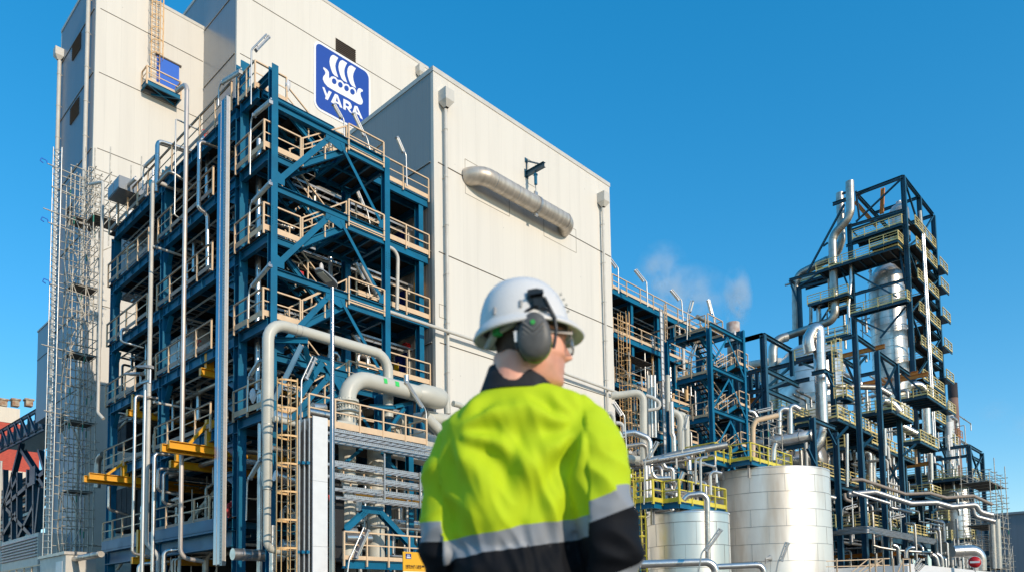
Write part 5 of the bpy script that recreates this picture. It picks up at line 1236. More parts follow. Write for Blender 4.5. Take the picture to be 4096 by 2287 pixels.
# ---------------------------------------------------------------- cream and silver pipes left of the tanks
for pts, w, d, mat, lab in (
    ((K_(60, 185), K_(180, 172), K_(345, 150), K_(350, 770)), 42, .42, M_pipe, 'fat cream pipe arch between the worker and the cable ladders'),
    ((K_(600, 330), K_(680, 335), K_(690, 700)), 44, .40, M_pipe, 'left of two tall cream pipes with bent tops'), ((K_(660, 350), K_(735, 350), K_(740, 680)), 46, .36, M_pipe, 'right of two tall cream pipes with bent tops'),
    ((K_(565, 0), K_(570, 320)), 47, .30, M_pipe, 'straight cream riser above the two bent cream pipes'), ((K_(598, 240), K_(605, 520), K_(620, 560), K_(625, 700)), 43, .28, M_alu, 'silver pipe with a slight offset left of the cream pair'),
    ((K_(388, 0), K_(400, 560)), 48, .2, M_trim, 'slim cream riser behind the cream arch'), ((K_(415, 0), K_(425, 560)), 48, .22, M_alu, 'polished riser behind the cream arch, left one'), ((K_(445, 0), K_(455, 560)), 48, .22, M_alu, 'polished riser behind the cream arch, right one'),
    ((K_(160, 530), K_(260, 515), K_(400, 570), K_(410, 740)), 36, .3, M_alu, 'silver insulated pipe stepping down beside the camera dome'), ((K_(200, 640), K_(370, 615), K_(385, 760)), 37, .22, M_alu2, 'smaller silver pipe under the stepped silver pipe'),
    ((K_(340, 790), K_(650, 710), K_(760, 690), K_(1100, 630)), 38, .36, M_alu2, 'long silver pipe sloping up towards the yellow platforms, upper'), ((K_(480, 760), K_(740, 712), K_(900, 680)), 37, .2, M_alu, 'long silver pipe sloping up towards the yellow platforms, lower'),
    ((K_(370, 180), K_(430, 200), K_(495, 240), K_(490, 300), K_(390, 315)), 44, .2, M_trim, 'cream pipe hooked back on itself behind the cable ladders'), ((K_(30, 350), K_(50, 335), K_(75, 380), K_(78, 470)), 36, .22, M_pipe, 'small cream elbow beside the camera dome'),
    ((K_(100, 430), K_(140, 430), K_(165, 460), K_(168, 560)), 36, .18, M_trim, 'slender cream elbow right of the camera dome'), ((H_(200, 480), H_(330, 500)), 37, .4, M_pipe, 'cream pipe stub with black band above the small tank ladder'),
    ((H_(700, 830), H_(730, 795), H_(895, 775), H_(905, 1370)), 31, .24, M_alu, 'silver pipe bent over the small tank and dropping in front of it'),
    ((H_(340, 1370), H_(960, 1350), H_(965, 1438)), 28, .3, M_alu, 'thick silver pipe crossing in front of the small tank at the bottom'), ((H_(980, 1392), H_(1365, 1375), H_(1370, 1438)), 30, .24, M_alu, 'silver pipe crossing in front of the big tank at the bottom'),
    ((H_(530, 530), H_(540, 570), H_(610, 565), H_(612, 680)), 36, .2, M_alu, 'silver offset pipe above the small tank rails'), ((H_(440, 600), H_(445, 655), H_(590, 650)), 35, .2, M_alu, 'silver U pipe above the small tank rails'),
    ((H_(800, 700), H_(800, 490), H_(835, 480)), 34, .1, M_gtube, 'thin vent pipe with hooked top over the small tank, left'), ((H_(845, 770), H_(840, 480), H_(900, 475)), 34, .12, M_gtube, 'thin vent pipe with hooked top over the small tank, right'),
    ((H_(925, 790), H_(922, 590), H_(1020, 610)), 36, .16, M_alu, 'thin silver pipe turning right between the tanks'), ((H_(1450, 500), H_(1455, 410), H_(1470, 360)), 43, .3, M_alu, 'short silver pipe behind the big tank rail'),
    ((H_(1280, 500), H_(1280, 230), H_(1300, 170), H_(1490, 125)), 48, .32, M_rail, 'tan vent pipe bent over with its open end facing right'),
    ((H_(1500, 290), H_(1500, 90), H_(1530, 70), H_(1570, 75)), 56, .42, M_alu, 'silver swan neck pipe above the yellow rails, left'), ((H_(1592, 280), H_(1590, 60), H_(1620, 45), H_(1670, 75)), 56, .42, M_alu, 'silver swan neck pipe above the yellow rails, right'),
    ((H_(700, 600), H_(640, 750)), 35, .22, M_alu, 'polished sloping pipe leaning above the small tank'), ((H_(1240, 90), H_(1290, 100), H_(1310, 140)), 55, .3, M_alu, 'small silver bend beside the blue frame')):
    pp('pipe_bend' if mat in (M_trim,) else 'silver_pipe' if mat in (M_alu, M_alu2) else 'cream_pipe', lab, wp(w, *pts), d, mat, bands=1.1 if mat in (M_alu, M_alu2) else 0, seg=14)
# open pipe mouth dark + ptz camera
q = aw(*H_(157, 300), 32); t = thing('camera_dome', q, 'white dome camera on a bracket right beside the worker shoulder', 'camera'); m = MB(); m.lathe(q, [(.01, .22), (.1, .2), (.15, .08), (.16, -.02), (.2, -.03), (.2, -.08), (.15, -.1)], 20); m.build('housing', M_white, t)
m = MB(); m.lathe(q, [(.14, -.1), (.13, -.2), (.08, -.28), (.01, -.3)], 20); m.build('dome', newmat('smoke_dome', (.35, .34, .33), .15), t); m = MB(); m.bar(q+V((.3, 0, .1)), q+V((.05, 0, .1)), .06); m.build('bracket', M_galv, t)
# ---------------------------------------------------------------- storage tanks
def tank(name, label, px, w, dpx, ytop, mat, ring, label2=None):
    c = aw(px, ytop, w); r = dpx/2*w/FOC; c = c+V((FW.x, FW.y, 0)).normalized()*0
    zt = c.z; t = thing(name, (c.x, c.y, Z0), label, 'tank')
    m = MB(); m.lathe((c.x, c.y, 0), [(r, Z0), (r, zt)], 72); m.build('shell', mat, t)
    m = MB(); m.lathe((c.x, c.y, zt), [(r+.03, -.06), (r+.03, .02), (r*.98, .03), (r*.5, .22), (.05, .32)], 72); m.build('roof', mat, t)
    s = MB(); z = zt-ring*.45; k = 0
    while z > Z0+.3:
        s.lathe((c.x, c.y, z), [(r+.001, -.012), (r+.012, -.012), (r+.012, .012), (r+.001, .012)], 72)
        n = 12
        for j in range(n):
            a = 2*math.pi*(j+(.5 if k % 2 else 0))/n+.2; s.bar((c.x+math.cos(a)*(r+.003), c.y+math.sin(a)*(r+.003), z), (c.x+math.cos(a)*(r+.003), c.y+math.sin(a)*(r+.003), z-ring), .014, .012, up=(math.cos(a), math.sin(a), 0))
        z -= ring; k += 1
    s.build('plate_seams', M_alu2, t)
    return t, c, r
M_tank = noisy('tank_cladding', (.90, .84, .75), .44, .55, amt=.5, scale=.5, stretch=(1.2, 1.2, .25), col2=(.48, .33, .20), rvar=.06, bump=.1, bscale=1.2, thr=(.52, .82))
M_tank2 = noisy('tank_cladding_polished', (.90, .85, .77), .30, .75, amt=.2, scale=.6, stretch=(1.5, 1.5, .15), rvar=.05, bump=.12, bscale=1.5)
tk1, ct1, rt1 = tank('small_tank', 'smaller shiny steel tank beside the worker with yellow railed platform above', 2750, 36, 322, 2062, M_tank2, 1.05)
tk2, ct2, rt2 = tank('big_tank', 'big sheet-clad steel tank with brown stains, largest of the tanks', 3060, 48, 478, 1906, M_tank, 1.03)
def tank_plat(label, c, parts, w, mat):
    f = Fr('tank_platform', label, c, M_blue, M_yel, 'platform')
    ends = []
    for (cc, pl, pr, fc) in parts: ends.append(f.plat(cc, w, pl, pr, sp=1.05, faces=fc, mids=1, toe=.24, eb=.26, rw=.06))
    for (P, E) in ends:
        for x, y in ((P.x+.4, P.y+.3), (E.x-.4, P.y+.3)): m = MB(); m.bar((x, y, P.z-.75), (x, y, P.z), .14, .1); m.build('stub_leg', M_galv, f.t)
    return f
tank_plat('yellow railed platform over the small tank', aw(*H_(435, 885), 34), ((H_(440, 893), H_(300, 0)[0], H_(530, 0)[0], 'LR'), (H_(660, 893), H_(530, 0)[0], H_(1048, 0)[0], 'LRE')), 34, M_yel)
tank_plat('yellow railed platform over the big tank', aw(*H_(965, 520), 44), ((H_(963, 530), H_(722, 0)[0], H_(1095, 0)[0], 'LR'), (H_(1258, 530), H_(1095, 0)[0], H_(1600, 0)[0], 'LRE')), 44, M_yel)
q = aw(*H_(948, 392), 43.5); m = MB(); 
for k in range(14):
    a = 2*math.pi*k/14; b_ = 2*math.pi*(k+1)/14; m.bar(q+V((.18*math.cos(a), 0, .18*math.sin(a))), q+V((.18*math.cos(b_), 0, .18*math.sin(b_))), .03)
for k in range(3): a = math.pi*k/3; m.bar(q-V((.18*math.cos(a), 0, .18*math.sin(a))), q+V((.18*math.cos(a), 0, .18*math.sin(a))), .02)
solo('valve_handwheel', m, M_black, 'black valve handwheel at the top rail of the big tank platform', 'handwheel')
q = aw(*H_(340, 930), 34.5); caged_ladder('caged_ladder', 'yellow ladder on the left side of the small tank', (q.x, q.y, Z0), q.z-Z0, (-1, 0, 0), M_yel, side=.5, cage=False)
q = aw(*H_(270, 590), 35); caged_ladder('caged_ladder', 'yellow caged ladder above the small tank platform, beside the worker sleeve', (q.x, q.y, q.z-4.6), 4.6, (0, -1, 0), M_yel, side=.5, cr=.35, c0=.6)
# loudspeaker on big tank
q = aw(*H_(1385, 1325), 43); t = thing('loudspeaker', q, 'small horn loudspeaker mounted on the big tank front', 'loudspeaker'); m = MB(); m.lathe(q, [(.05, 0), (.06, .1), (.2, .32)], 16, (.8, -.5, .1)); m.build('horn', M_trim, t); m = MB(); m.bar(q-V((.3, -.1, .25)), q+V((.3, 0, -.2)), .06); m.bar(q, q-V((0, 0, .3)), .06); m.build('bracket', M_galv, t)
# ---------------------------------------------------------------- pale stack behind the stair tower
q = aw(2932, 1292, 72); t = thing('pale_stack', (q.x, q.y, Z0), 'thick pale stack with rusty top behind the right stair tower', 'stack')
m = MB(); m.lathe((q.x, q.y, 0), [(.66, Z0), (.62, q.z-3.2), (.63, q.z-3.2), (.60, q.z), (.5, q.z)], 28); m.build('shaft', noisy('pale_stack_paint', (.62, .58, .53), .6, amt=.35, scale=1.2, col2=(.33, .2, .14), thr=(.55, .8)), t)
m = MB(); m.lathe((q.x, q.y, q.z), [(.625, -1.1), (.625, .01), (.5, .01)], 28); m.build('rusty_top', noisy('rust_paint', (.42, .26, .2), .7, amt=.4, scale=2, col2=(.62, .56, .5)), t)
m = MB(); m.ring((q.x, q.y, q.z-5.3), (0, 0, 1), .63, .3, .12, 24); m.build('collar', M_galv, t)
# ---------------------------------------------------------------- open teal frame between stair tower and tower
pA = aw(*G_(1442, 748), 60)
f3 = Fr('open_frame', 'open dark blue frame with bare beams against the sky right of the stair tower', pA)
f3.col(G_(1442, 748), 60); e = ext(pA, 'X', G_(1692, 0)[0]); f3.beam(pA, e, .4, .3); f3.colw((e.x, e.y, e.z), e.z-2.2, .3, .3)
for y2, px in ((0, 1290), (0.9, 1100)): f3.beam(V((pA.x, pA.y, pA.z-.0)), ext(pA, 'Y', G_(px, 0)[0]), .4, .3)
for yy in (1050, 1230):
    q = extz(pA, 1000+yy*.45198); f3.beam(q, ext(q, 'Y', G_(1080, 0)[0])); f3.beam(q, ext(q, 'X', G_(1760, 0)[0]), .45)
q1 = extz(pA, 1000+1230*.45198); q0 = extz(pA, 1000+1050*.45198); f3.br(q1, ext(q0, 'X', G_(1660, 0)[0])); f3.br(q1, ext(extz(pA, 1000+1390*.452), 'Y', G_(1300, 0)[0]))
q = ext(pA, 'Y', G_(1200, 0)[0]); f3.colw((q.x, q.y, q.z))
for k, px in enumerate((1330, 1390)): q = aw(*G_(px, 1085), 66); f3.colw((q.x, q.y, q.z), Z0, .3, .3)
# ---------------------------------------------------------------- TALL PROCESS TOWER
A = aw(*T_(1257, 118), 88); XA, YA, ZA = A.x, A.y, A.z
B = ext(A, 'X', T_(1505, 0)[0]); YL = ext(A, 'Y', T_(875, 0)[0]).y
tw = Fr('process_tower', 'tallest dark blue open steel tower on the right, with yellow railed decks around silver vessels', A)
for (x, y, z) in ((XA, YA, ZA), (B.x, YA, ZA-.1), (XA+6.3, YA, ZA), (XA, YL+1.0, ZA-3.4), (XA, 37.7, 41.8), (B.x, YL, ZA-.1), (XA+6.3, 37.7, 41)): tw.colw((x, y, z), h=.5, wd=.45)
tw.beam(A, V((XA, YL, ZA)), .5, .3); tw.beam(A, V((B.x, YA, ZA)), .5, .3); tw.beam(V((B.x, YA, ZA)), V((B.x, YL, ZA)), .5, .3); tw.beam(V((XA, YL, ZA)), V((B.x, YL, ZA)), .5, .3)
tw.beam(V((XA+6.3, YA, ZA)), V((XA+6.3, YL, ZA)), .4, .3)
for z in (46.0, 42.3, 38.5, 34.6, 30.6, 26.6, 22.6, 18.6): tw.beam(V((XA, YA, z)), V((B.x, YA, z)), .42, .25)
for z in (46.6, 42.4, 38.6): tw.beam(V((XA, YA, z)), V((XA, YL+1.1, z)), .42, .25)
tw.beam(V((XA, YA, 44.9)), V((XA, YL+1.5, 44.9)), .4, .25)
zs = [ZA, 46.0, 42.3, 38.5, 34.6, 30.6, 26.6, 22.6, 18.6]
for i, (za, zb) in enumerate(zip(zs[:-1], zs[1:])):
    m1 = XA+6.3
    if i % 2 == 0: tw.br(V((XA, YA-.05, za)), V((m1, YA-.05, zb))); tw.br(V((m1, YA-.05, zb)), V((B.x, YA-.05, za)))
    else: tw.br(V((XA, YA-.05, zb)), V((m1, YA-.05, za))); tw.br(V((m1, YA-.05, za)), V((B.x, YA-.05, zb)))
def tx(a, b, x=XA): return aX(*T_(a, b), x)
tw.br(tx(1240, 140), tx(870, 490)); tw.br(tx(775, 345), tx(470, 910), .34, .25); tw.br(tx(640, 660), tx(600, 690)); tw.br(tx(325, 970), tx(410, 1190)); tw.beam(tx(325, 965), tx(545, 905), .4, .25); tw.beam(tx(400, 1030), tx(660, 960), .4, .25)
tw.beam(tx(325, 965), tx(325, 965)+V((2.5, 0, 0)), .35, .25); tw.br(tx(640, 860), tx(400, 1020)); tw.br(tx(860, 910), tx(1210, 1105)); tw.br(tx(740, 850), tx(820, 1050)); tw.br(tx(1280, 1180), tx(1070, 1438)); tw.br(tx(870, 1280), tx(1110, 1390))
tw.br(tx(680, 1150), tx(590, 1290)); tw.beam(tx(480, 1335), tx(735, 1260), .35, .25); tw.beam(tx(820, 525), tx(1250, 395), .4, .25); tw.beam(tx(880, 272), tx(985, 222), .3, .25); tw.br(tx(1225, 690), tx(1275, 1000)); tw.br(tx(820, 540), tx(910, 640)); tw.beam(tx(680, 345), tx(790, 305), .5, .3); tw.beam(tx(755, 260), tx(855, 225), .3, .2); tw.br(tx(870, 235), tx(900, 470))
wA = 86.5
for (c, w, l, r_, fc, kw) in ((T_(1215, 700), wA, T_(545, 0)[0], T_(1290, 0)[0], 'LR', {}), (T_(1215, 650), wA-.4, T_(985, 0)[0], T_(1290, 0)[0], 'LR', {}), (T_(1245, 515), wA+1, T_(845, 0)[0], T_(1290, 0)[0], 'LR', {}),
    (T_(805, 1085), 90, T_(475, 0)[0], T_(850, 0)[0], 'L', {}), (T_(1290, 1135), 85.8, T_(825, 0)[0], T_(1310, 0)[0], 'LR', {}), (T_(600, 945), 96, T_(405, 0)[0], T_(650, 0)[0], 'L', {}),
    (T_(805, 1190), 91, T_(650, 0)[0], T_(850, 0)[0], 'L', {}), (T_(800, 1420), 88, T_(600, 0)[0], T_(830, 0)[0], 'L', {})):
    tw.plat(c, w, l, r_, faces=fc, sp=1.5)
for z in (45.0, 42.4, 38.6, 34.7, 30.7, 26.7, 22.7):      # side walkways on the right face + back decks
    y = YA-.9
    m = MB(); m.box((XA+.5, y, z), (XA+9, YA, z+.05)); m.box((XA+6, YA+.3, z), (B.x+.8, YL, z+.05)); m.build('deck', M_grate, tw.t)
    r = MB(); rail(r, [(XA+.5, y, z+.05), (XA+9, y, z+.05)], h=1.05, sp=1.5, w=.075, mids=2); rail(r, [(B.x-2.6, y-.2, z-1.9), (B.x+.8, y-.2, z-1.9), (B.x+.8, YL, z-1.9)], h=1.05, sp=1.5, w=.075, mids=2); r.build('railing', M_yrail, tw.t)
    m = MB(); m.box((B.x-2.6, y-.2, z-1.95), (B.x+.8, YA, z-1.9)); m.ib((B.x-2.6, y-.2, z-2.1), (B.x+.8, y-.2, z-2.1), .25, .12); m.ib((XA+.5, y, z-.15), (XA+9, y, z-.15), .25, .12); m.build('walkway', M_teal, tw.t)
    flight(XA+10.5, z, XA+7.2, z-2.0, YA+1, .9, tw.t, True)
# vessels and pipes of the tower
vc = aX(*T_(1130, 1100), XA+4.6); VX, VY = XA+4.4, vc.y; t = thing('tall_vessel', (VX, VY, 24), 'tall shiny silver vessel standing inside the process tower', 'vessel')
M_ves = noisy('vessel_jacket', (.86, .81, .74), .30, .65, amt=.35, scale=.7, col2=(.5, .46, .42), rvar=.06, bump=.1, bscale=1)
m = MB(); m.lathe((VX, VY, 0), [(1.6, 23), (2.02, 25.5), (2.02, 40.6), (1.95, 41.4), (1.1, 42.6), (.6, 42.9), (.6, 44)], 40); m.build('shell', M_ves, t)
m = MB()
for k in range(17): m.ring((VX, VY, 25.6+k*.92), (0, 0, 1), 2.02, .05, .02, 40)
m.build('jacket_band', M_alu2, t)
q = aX(*T_(1225, 400), XA+3); t = thing('top_vessel', (q.x, q.y, 44.8), 'small silver vessel at the top of the process tower', 'vessel'); m = MB(); m.lathe((q.x, q.y, 0), [(1.1, 44.5), (1.1, 48.4), (.8, 49), (.3, 49.2), (.3, 49.6)], 24); m.build('shell', M_ves, t)
for pts, x, d, mat, lab in (
    ((T_(820, 160), T_(826, 400), T_(800, 470), T_(695, 590), T_(678, 650), T_(684, 840)), XA-.9, .98, M_alu2, 'crooked silver stack, tallest pipe on the process tower'),
    ((T_(684, 880), T_(700, 1230), T_(670, 1300), T_(270, 1435)), XA-.9, .98, M_alu2, 'thick silver pipe leaving the tower and running far down left'),
    ((T_(738, 255), T_(755, 640), T_(720, 740), T_(650, 800)), XA+1.6, .95, M_alu2, 'second silver stack close behind the tallest one'),
    ((T_(380, 1400), T_(375, 1010), T_(400, 920), T_(560, 840), T_(640, 800)), XA+1.8, .98, M_alu2, 'big curved silver duct on the outer left of the tower'),
    ((T_(562, 1320), T_(562, 1150), T_(600, 1160)), XA-.5, .45, M_alu, 'slim silver pipe with bent top left of the thick pipe'), ((T_(500, 1320), T_(500, 1180)), XA+.5, .42, M_alu2, 'slim dull pipe left of the bent top pipe'),
    ((T_(828, 840), T_(832, 960), T_(808, 1180), T_(815, 1400)), XA-.7, .36, M_alu, 'slim silver pipe with a slight kink in front of the vessel'),
    ((T_(1398, 400), T_(1412, 570)), XA+9, .3, M_trim, 'white pipe length high on the right face of the tower')):
    pp('silver_pipe', lab, [aX(*p, x) for p in pts] if x < XA+3 else [aY(*p, YA-.6) for p in pts], d, mat, bands=1.6, seg=18)
for px, lab in ((1440, 'long thin silver pipe down the right face of the tower, left'), (1455, 'long thin silver pipe down the right face of the tower, right')):
    q = aY(*T_(px-25, 590), YA-1.3); pp('silver_pipe', lab, [q, V((q.x, q.y, 20))], .22, M_alu, bands=1.5)
def obeam(lab, a, b, w=None, X=None, h=.42):
    P = aX(*a, X) if X else aw(*a, w); Qq = aX(*b, X) if X else ext(P, 'Y', b[0]); m = MB(); m.ib(P, Qq, h, .3); tag(m.build('crane_beam', M_orange), lab, 'crane beam', 'orange trolley beams')
obeam('orange beam hanging upright near the top of the process tower', T_(1092, 212), T_(1083, 425), X=XA+3); obeam('orange beam sloping down inside the top of the process tower', T_(862, 322), T_(1040, 525), X=XA+1)
obeam('orange trolley beam poking right past the tower leg', Q_(1268, 312), Q_(870, 405), 74); obeam('upper of two orange trolley beams below the tall vessel', Q_(1580, 562), Q_(1020, 672), 80); obeam('lower of two orange trolley beams below the tall vessel', Q_(1675, 574), Q_(1135, 668), 77)
obeam('orange trolley beam low on the right beside the thin pipes', S_(1490, 392), S_(1060, 475), 82); obeam('long orange trolley beam at the bottom behind the beige stair', S_(1205, 1256), S_(490, 1305), 70, h=.36); obeam('short orange trolley beam at the bottom right of the long one', S_(1440, 1285), S_(1205, 1310), 76, h=.36)
obeam('small orange beam end on the open frame', G_(1430, 1045), G_(1390, 1040), 60)
obeam('orange beam under the open frame crossbeams', G_(1400, 1320), G_(1300, 1290), 62)
# ---------------------------------------------------------------- lower frame with big domed vessel
dq = aw(*Q_(575, 640), 82)
t = thing('domed_vessel', (dq.x, dq.y, 12), 'huge domed silver vessel behind blue beams left of the process tower', 'vessel')
rd = 300*.42547*82/FOC; zt = extz(dq, 1250+490*.42547).z; zb = extz(dq, 1250+930*.42547).z
m = MB(); m.lathe((dq.x, dq.y, 0), [(rd*.9, zb-2), (rd, zb), (rd, zt), (rd*.93, zt+.5), (rd*.75, zt+1.3), (rd*.45, zt+2.0), (rd*.1, zt+2.3)], 56); m.build('shell', M_ves, t)
m = MB(); z = zb
while z < zt+.1: m.ring((dq.x, dq.y, z), (0, 0, 1), rd, .06, .03, 56); z += 1.25
m.build('jacket_band', M_alu2, t)
lf = Fr('vessel_frame', 'wide dark blue frame of columns and railed decks around the domed vessel and lower pipework', aw(*Q_(820, 1000), 66))
W1 = 66
for a, w, bot in ((Q_(985, 205), 66, None), (Q_(1192, 360), 68, None), (Q_(1375, 480), 72, None), (Q_(765, 370), 68, None), (Q_(585, 985), 60, None), (S_(580, 100), 64, None), (S_(822, 190), 68, None), (S_(1020, 250), 72, None), (S_(1205, 330), 76, None), (S_(1225, 150), 80, None), (S_(905, 1050), 74, None), (S_(600, 600), 66, None), (S_(845, 700), 72, None), (S_(1045, 780), 78, None), (S_(1240, 800), 84, None), (S_(1490, 700), 84, None)):
    lf.col(a, w, bot, .42, .38)
for a, w, b2, ax in ((Q_(985, 215), 66, Q_(870, 0)[0], 'Y'), (Q_(1000, 225), 66, Q_(1170, 0)[0], 'X'), (Q_(1192, 370), 68, Q_(1500, 0)[0], 'X'), (Q_(870, 440), 68, Q_(1005, 0)[0], 'X'), (Q_(760, 375), 68, Q_(700, 0)[0], 'Y'), (Q_(700, 380), 68, Q_(430, 0)[0], 'Y'), (Q_(430, 470), 64, Q_(150, 0)[0], 'Y'), (Q_(700, 545), 62, Q_(580, 0)[0], 'Y'), (Q_(700, 545), 62, Q_(780, 0)[0], 'X'),
    (Q_(560, 620), 66, Q_(160, 0)[0], 'Y'), (Q_(580, 985), 60, Q_(20, 0)[0], 'Y'), (Q_(600, 1005), 60, Q_(800, 0)[0], 'X'), (Q_(860, 610), 70, Q_(1005, 0)[0], 'X'), (Q_(1180, 560), 75, Q_(1040, 0)[0], 'Y'), (S_(850, 195), 66, S_(1060, 0)[0], 'X'), (S_(20, 230), 58, S_(-200, 0)[0], 'Y'), (S_(280, 220), 56, S_(0, 0)[0], 'Y'), (S_(620, 620), 66, S_(900, 0)[0], 'X'), (S_(400, 500), 64, S_(1240, 0)[0], 'X'), (S_(1440, 720), 80, S_(1600, 0)[0], 'X')):
    P = aw(*a, w); lf.beam(P, ext(P, ax, b2), .42, .28)
for a, b, w in ((Q_(1220, 400), Q_(1370, 780), 70), (Q_(1370, 500), Q_(1230, 780), 71), (Q_(890, 450), Q_(1000, 690), 67), (Q_(720, 560), Q_(780, 700), 62), (Q_(410, 480), Q_(160, 700), 64), (Q_(480, 470), Q_(610, 520), 66), (Q_(1400, 545), Q_(1600, 720), 74), (Q_(1100, 400), Q_(1010, 500), 70), (S_(700, 40), S_(590, 160), 62), (S_(500, 60), S_(580, 220), 62), (S_(940, 140), S_(830, 250), 66), (S_(1050, 330), S_(1200, 620), 73), (S_(1200, 360), S_(1060, 620), 73), (S_(1350, 210), S_(1225, 320), 70), (S_(310, 250), S_(380, 400), 57), (S_(1080, 840), S_(1200, 1000), 76), (S_(1010, 1080), S_(1200, 1220), 73), (S_(1260, 1120), S_(1440, 1290), 76), (S_(1400, 1150), S_(1550, 1370), 78), (S_(1500, 870), S_(1590, 800), 80)):
    lf.br(aw(*a, w), aw(*b, w), .26, .22)
for c, w, l, r_, fc in ((Q_(1665, 790), 79, Q_(1410, 0)[0], Q_(1835, 0)[0], 'LR'), (Q_(1330, 930), 68, Q_(1040, 0)[0], Q_(1530, 0)[0], 'LR'), (Q_(820, 1010), 64, Q_(305, 0)[0], Q_(1262, 0)[0], 'LR'), (Q_(1600, 1220), 74, Q_(1430, 0)[0], Q_(1765, 0)[0], 'LR'), (Q_(905, 805), 67, Q_(812, 0)[0], Q_(966, 0)[0], 'LR'),
    (S_(925, 225), 70, None, S_(1345, 0)[0], 'R'), (S_(398, 515), 64, None, S_(860, 0)[0], 'R'), (S_(870, 650), 72, None, S_(1240, 0)[0], 'R'), (S_(1866, 540), 86, S_(1350, 0)[0], S_(2030, 0)[0], 'LR'), (S_(1487, 705), 82, S_(1255, 0)[0], S_(1590, 0)[0], 'LR'), (S_(1872, 735), 86, S_(1595, 0)[0], S_(1900, 0)[0], 'LR'),
    (S_(900, 1010), 70, S_(640, 0)[0], S_(1560, 0)[0], 'LR'), (S_(580, 1035), 62, S_(475, 0)[0], S_(600, 0)[0], 'L'), (S_(1690, 1150), 80, S_(1540, 0)[0], S_(1700, 0)[0], 'LR'), (S_(1885, 1140), 84, S_(1700, 0)[0], S_(1910, 0)[0], 'LR'), (Q_(800, 390), 68, Q_(425, 0)[0], Q_(830, 0)[0], 'L'), (S_(665, 260), 66, S_(500, 0)[0], S_(690, 0)[0], 'L'), (S_(1660, 960), 80, S_(1510, 0)[0], S_(1670, 0)[0], 'LR')):
    lf.plat(c, w, l, r_, faces=fc, sp=1.35, depth=2.2)
P = aw(*S_(880, 1075), 71); lf.beam(P, ext(P, 'X', S_(1560, 0)[0]), 1.1, .4); lf.beam(P, ext(P, 'Y', S_(480, 0)[0]), .9, .4)
# right end open frame
pE = aw(*S_(1857, 225), 86); ef = Fr('open_frame', 'small bare dark blue frame at the far right end of the plant', pE)
eR = ext(pE, 'X', S_(1982, 0)[0]); eL = ext(pE, 'Y', S_(1420, 0)[0]); ef.colw(pE); ef.colw(eR); ef.beam(pE, eR, .4); ef.beam(pE, eL, .45); q = extz(pE, 1687+320*.41726); ef.beam(q, ext(q, 'Y', S_(1530, 0)[0])); ef.beam(q, ext(q, 'X', S_(1982, 0)[0])); q2 = extz(pE, 1687+540*.41726)
ef.br(pE, ext(q2, 'X', S_(1985, 0)[0])); ef.br(eR-V((0, 0, .3)), q2)
# spherical vessel right
sq = aw(*S_(1715, 700), 92); t = thing('round_vessel', (sq.x, sq.y, 8), 'round-topped silver vessel under the small bare frame at far right', 'vessel'); rs = 155*.41726*92/FOC; zt = extz(sq, 1687+665*.41726).z
m = MB(); m.lathe((sq.x, sq.y, 0), [(rs, Z0+6), (rs, zt)]+[(rs*math.cos(a), zt+rs*.62*math.sin(a)) for a in [math.pi/2*k/8 for k in range(1, 9)]], 48); m.build('shell', M_ves, t)
m = MB()
for k in range(7): m.ring((sq.x, sq.y, zt-.3-k*1.2), (0, 0, 1), rs, .06, .03, 48)
for k in range(14): 
    a0 = 2*math.pi*k/14; m.tube([(sq.x+rs*1.005*math.cos(b)*math.cos(a0), sq.y+rs*1.005*math.cos(b)*math.sin(a0), zt+rs*.625*math.sin(b)) for b in (0, .35, .7, 1.05, 1.35)], .025, 5)
m.build('jacket_band', M_alu2, t)
# horizontal drums
for lab, a, b, w, d in (('long silver drum with round flat end above the big tank', H_(1785, 290), 2960, 60, .95), ('larger silver drum lying below the flat-ended drum', H_(1870, 480), 3000, 66, 1.9)):
    P = aw(*a, w); E = ext(P, 'Y', b); t = thing('silver_drum', P, lab, 'vessel'); m = MB()
    m.lathe(P, [(.01, -.02), (d/2, 0), (d/2, (E-P).length)], 32, E-P); m.build('shell', M_ves, t); m = MB(); L = 1.0
    while L < (E-P).length: m.ring(P+(E-P).normalized()*L, E-P, d/2, .05, .015, 32); L += 1.3
    m.ring(P+(E-P).normalized()*.05, E-P, d/2, .08, .05, 32); m.build('jacket_band', M_alu, t)
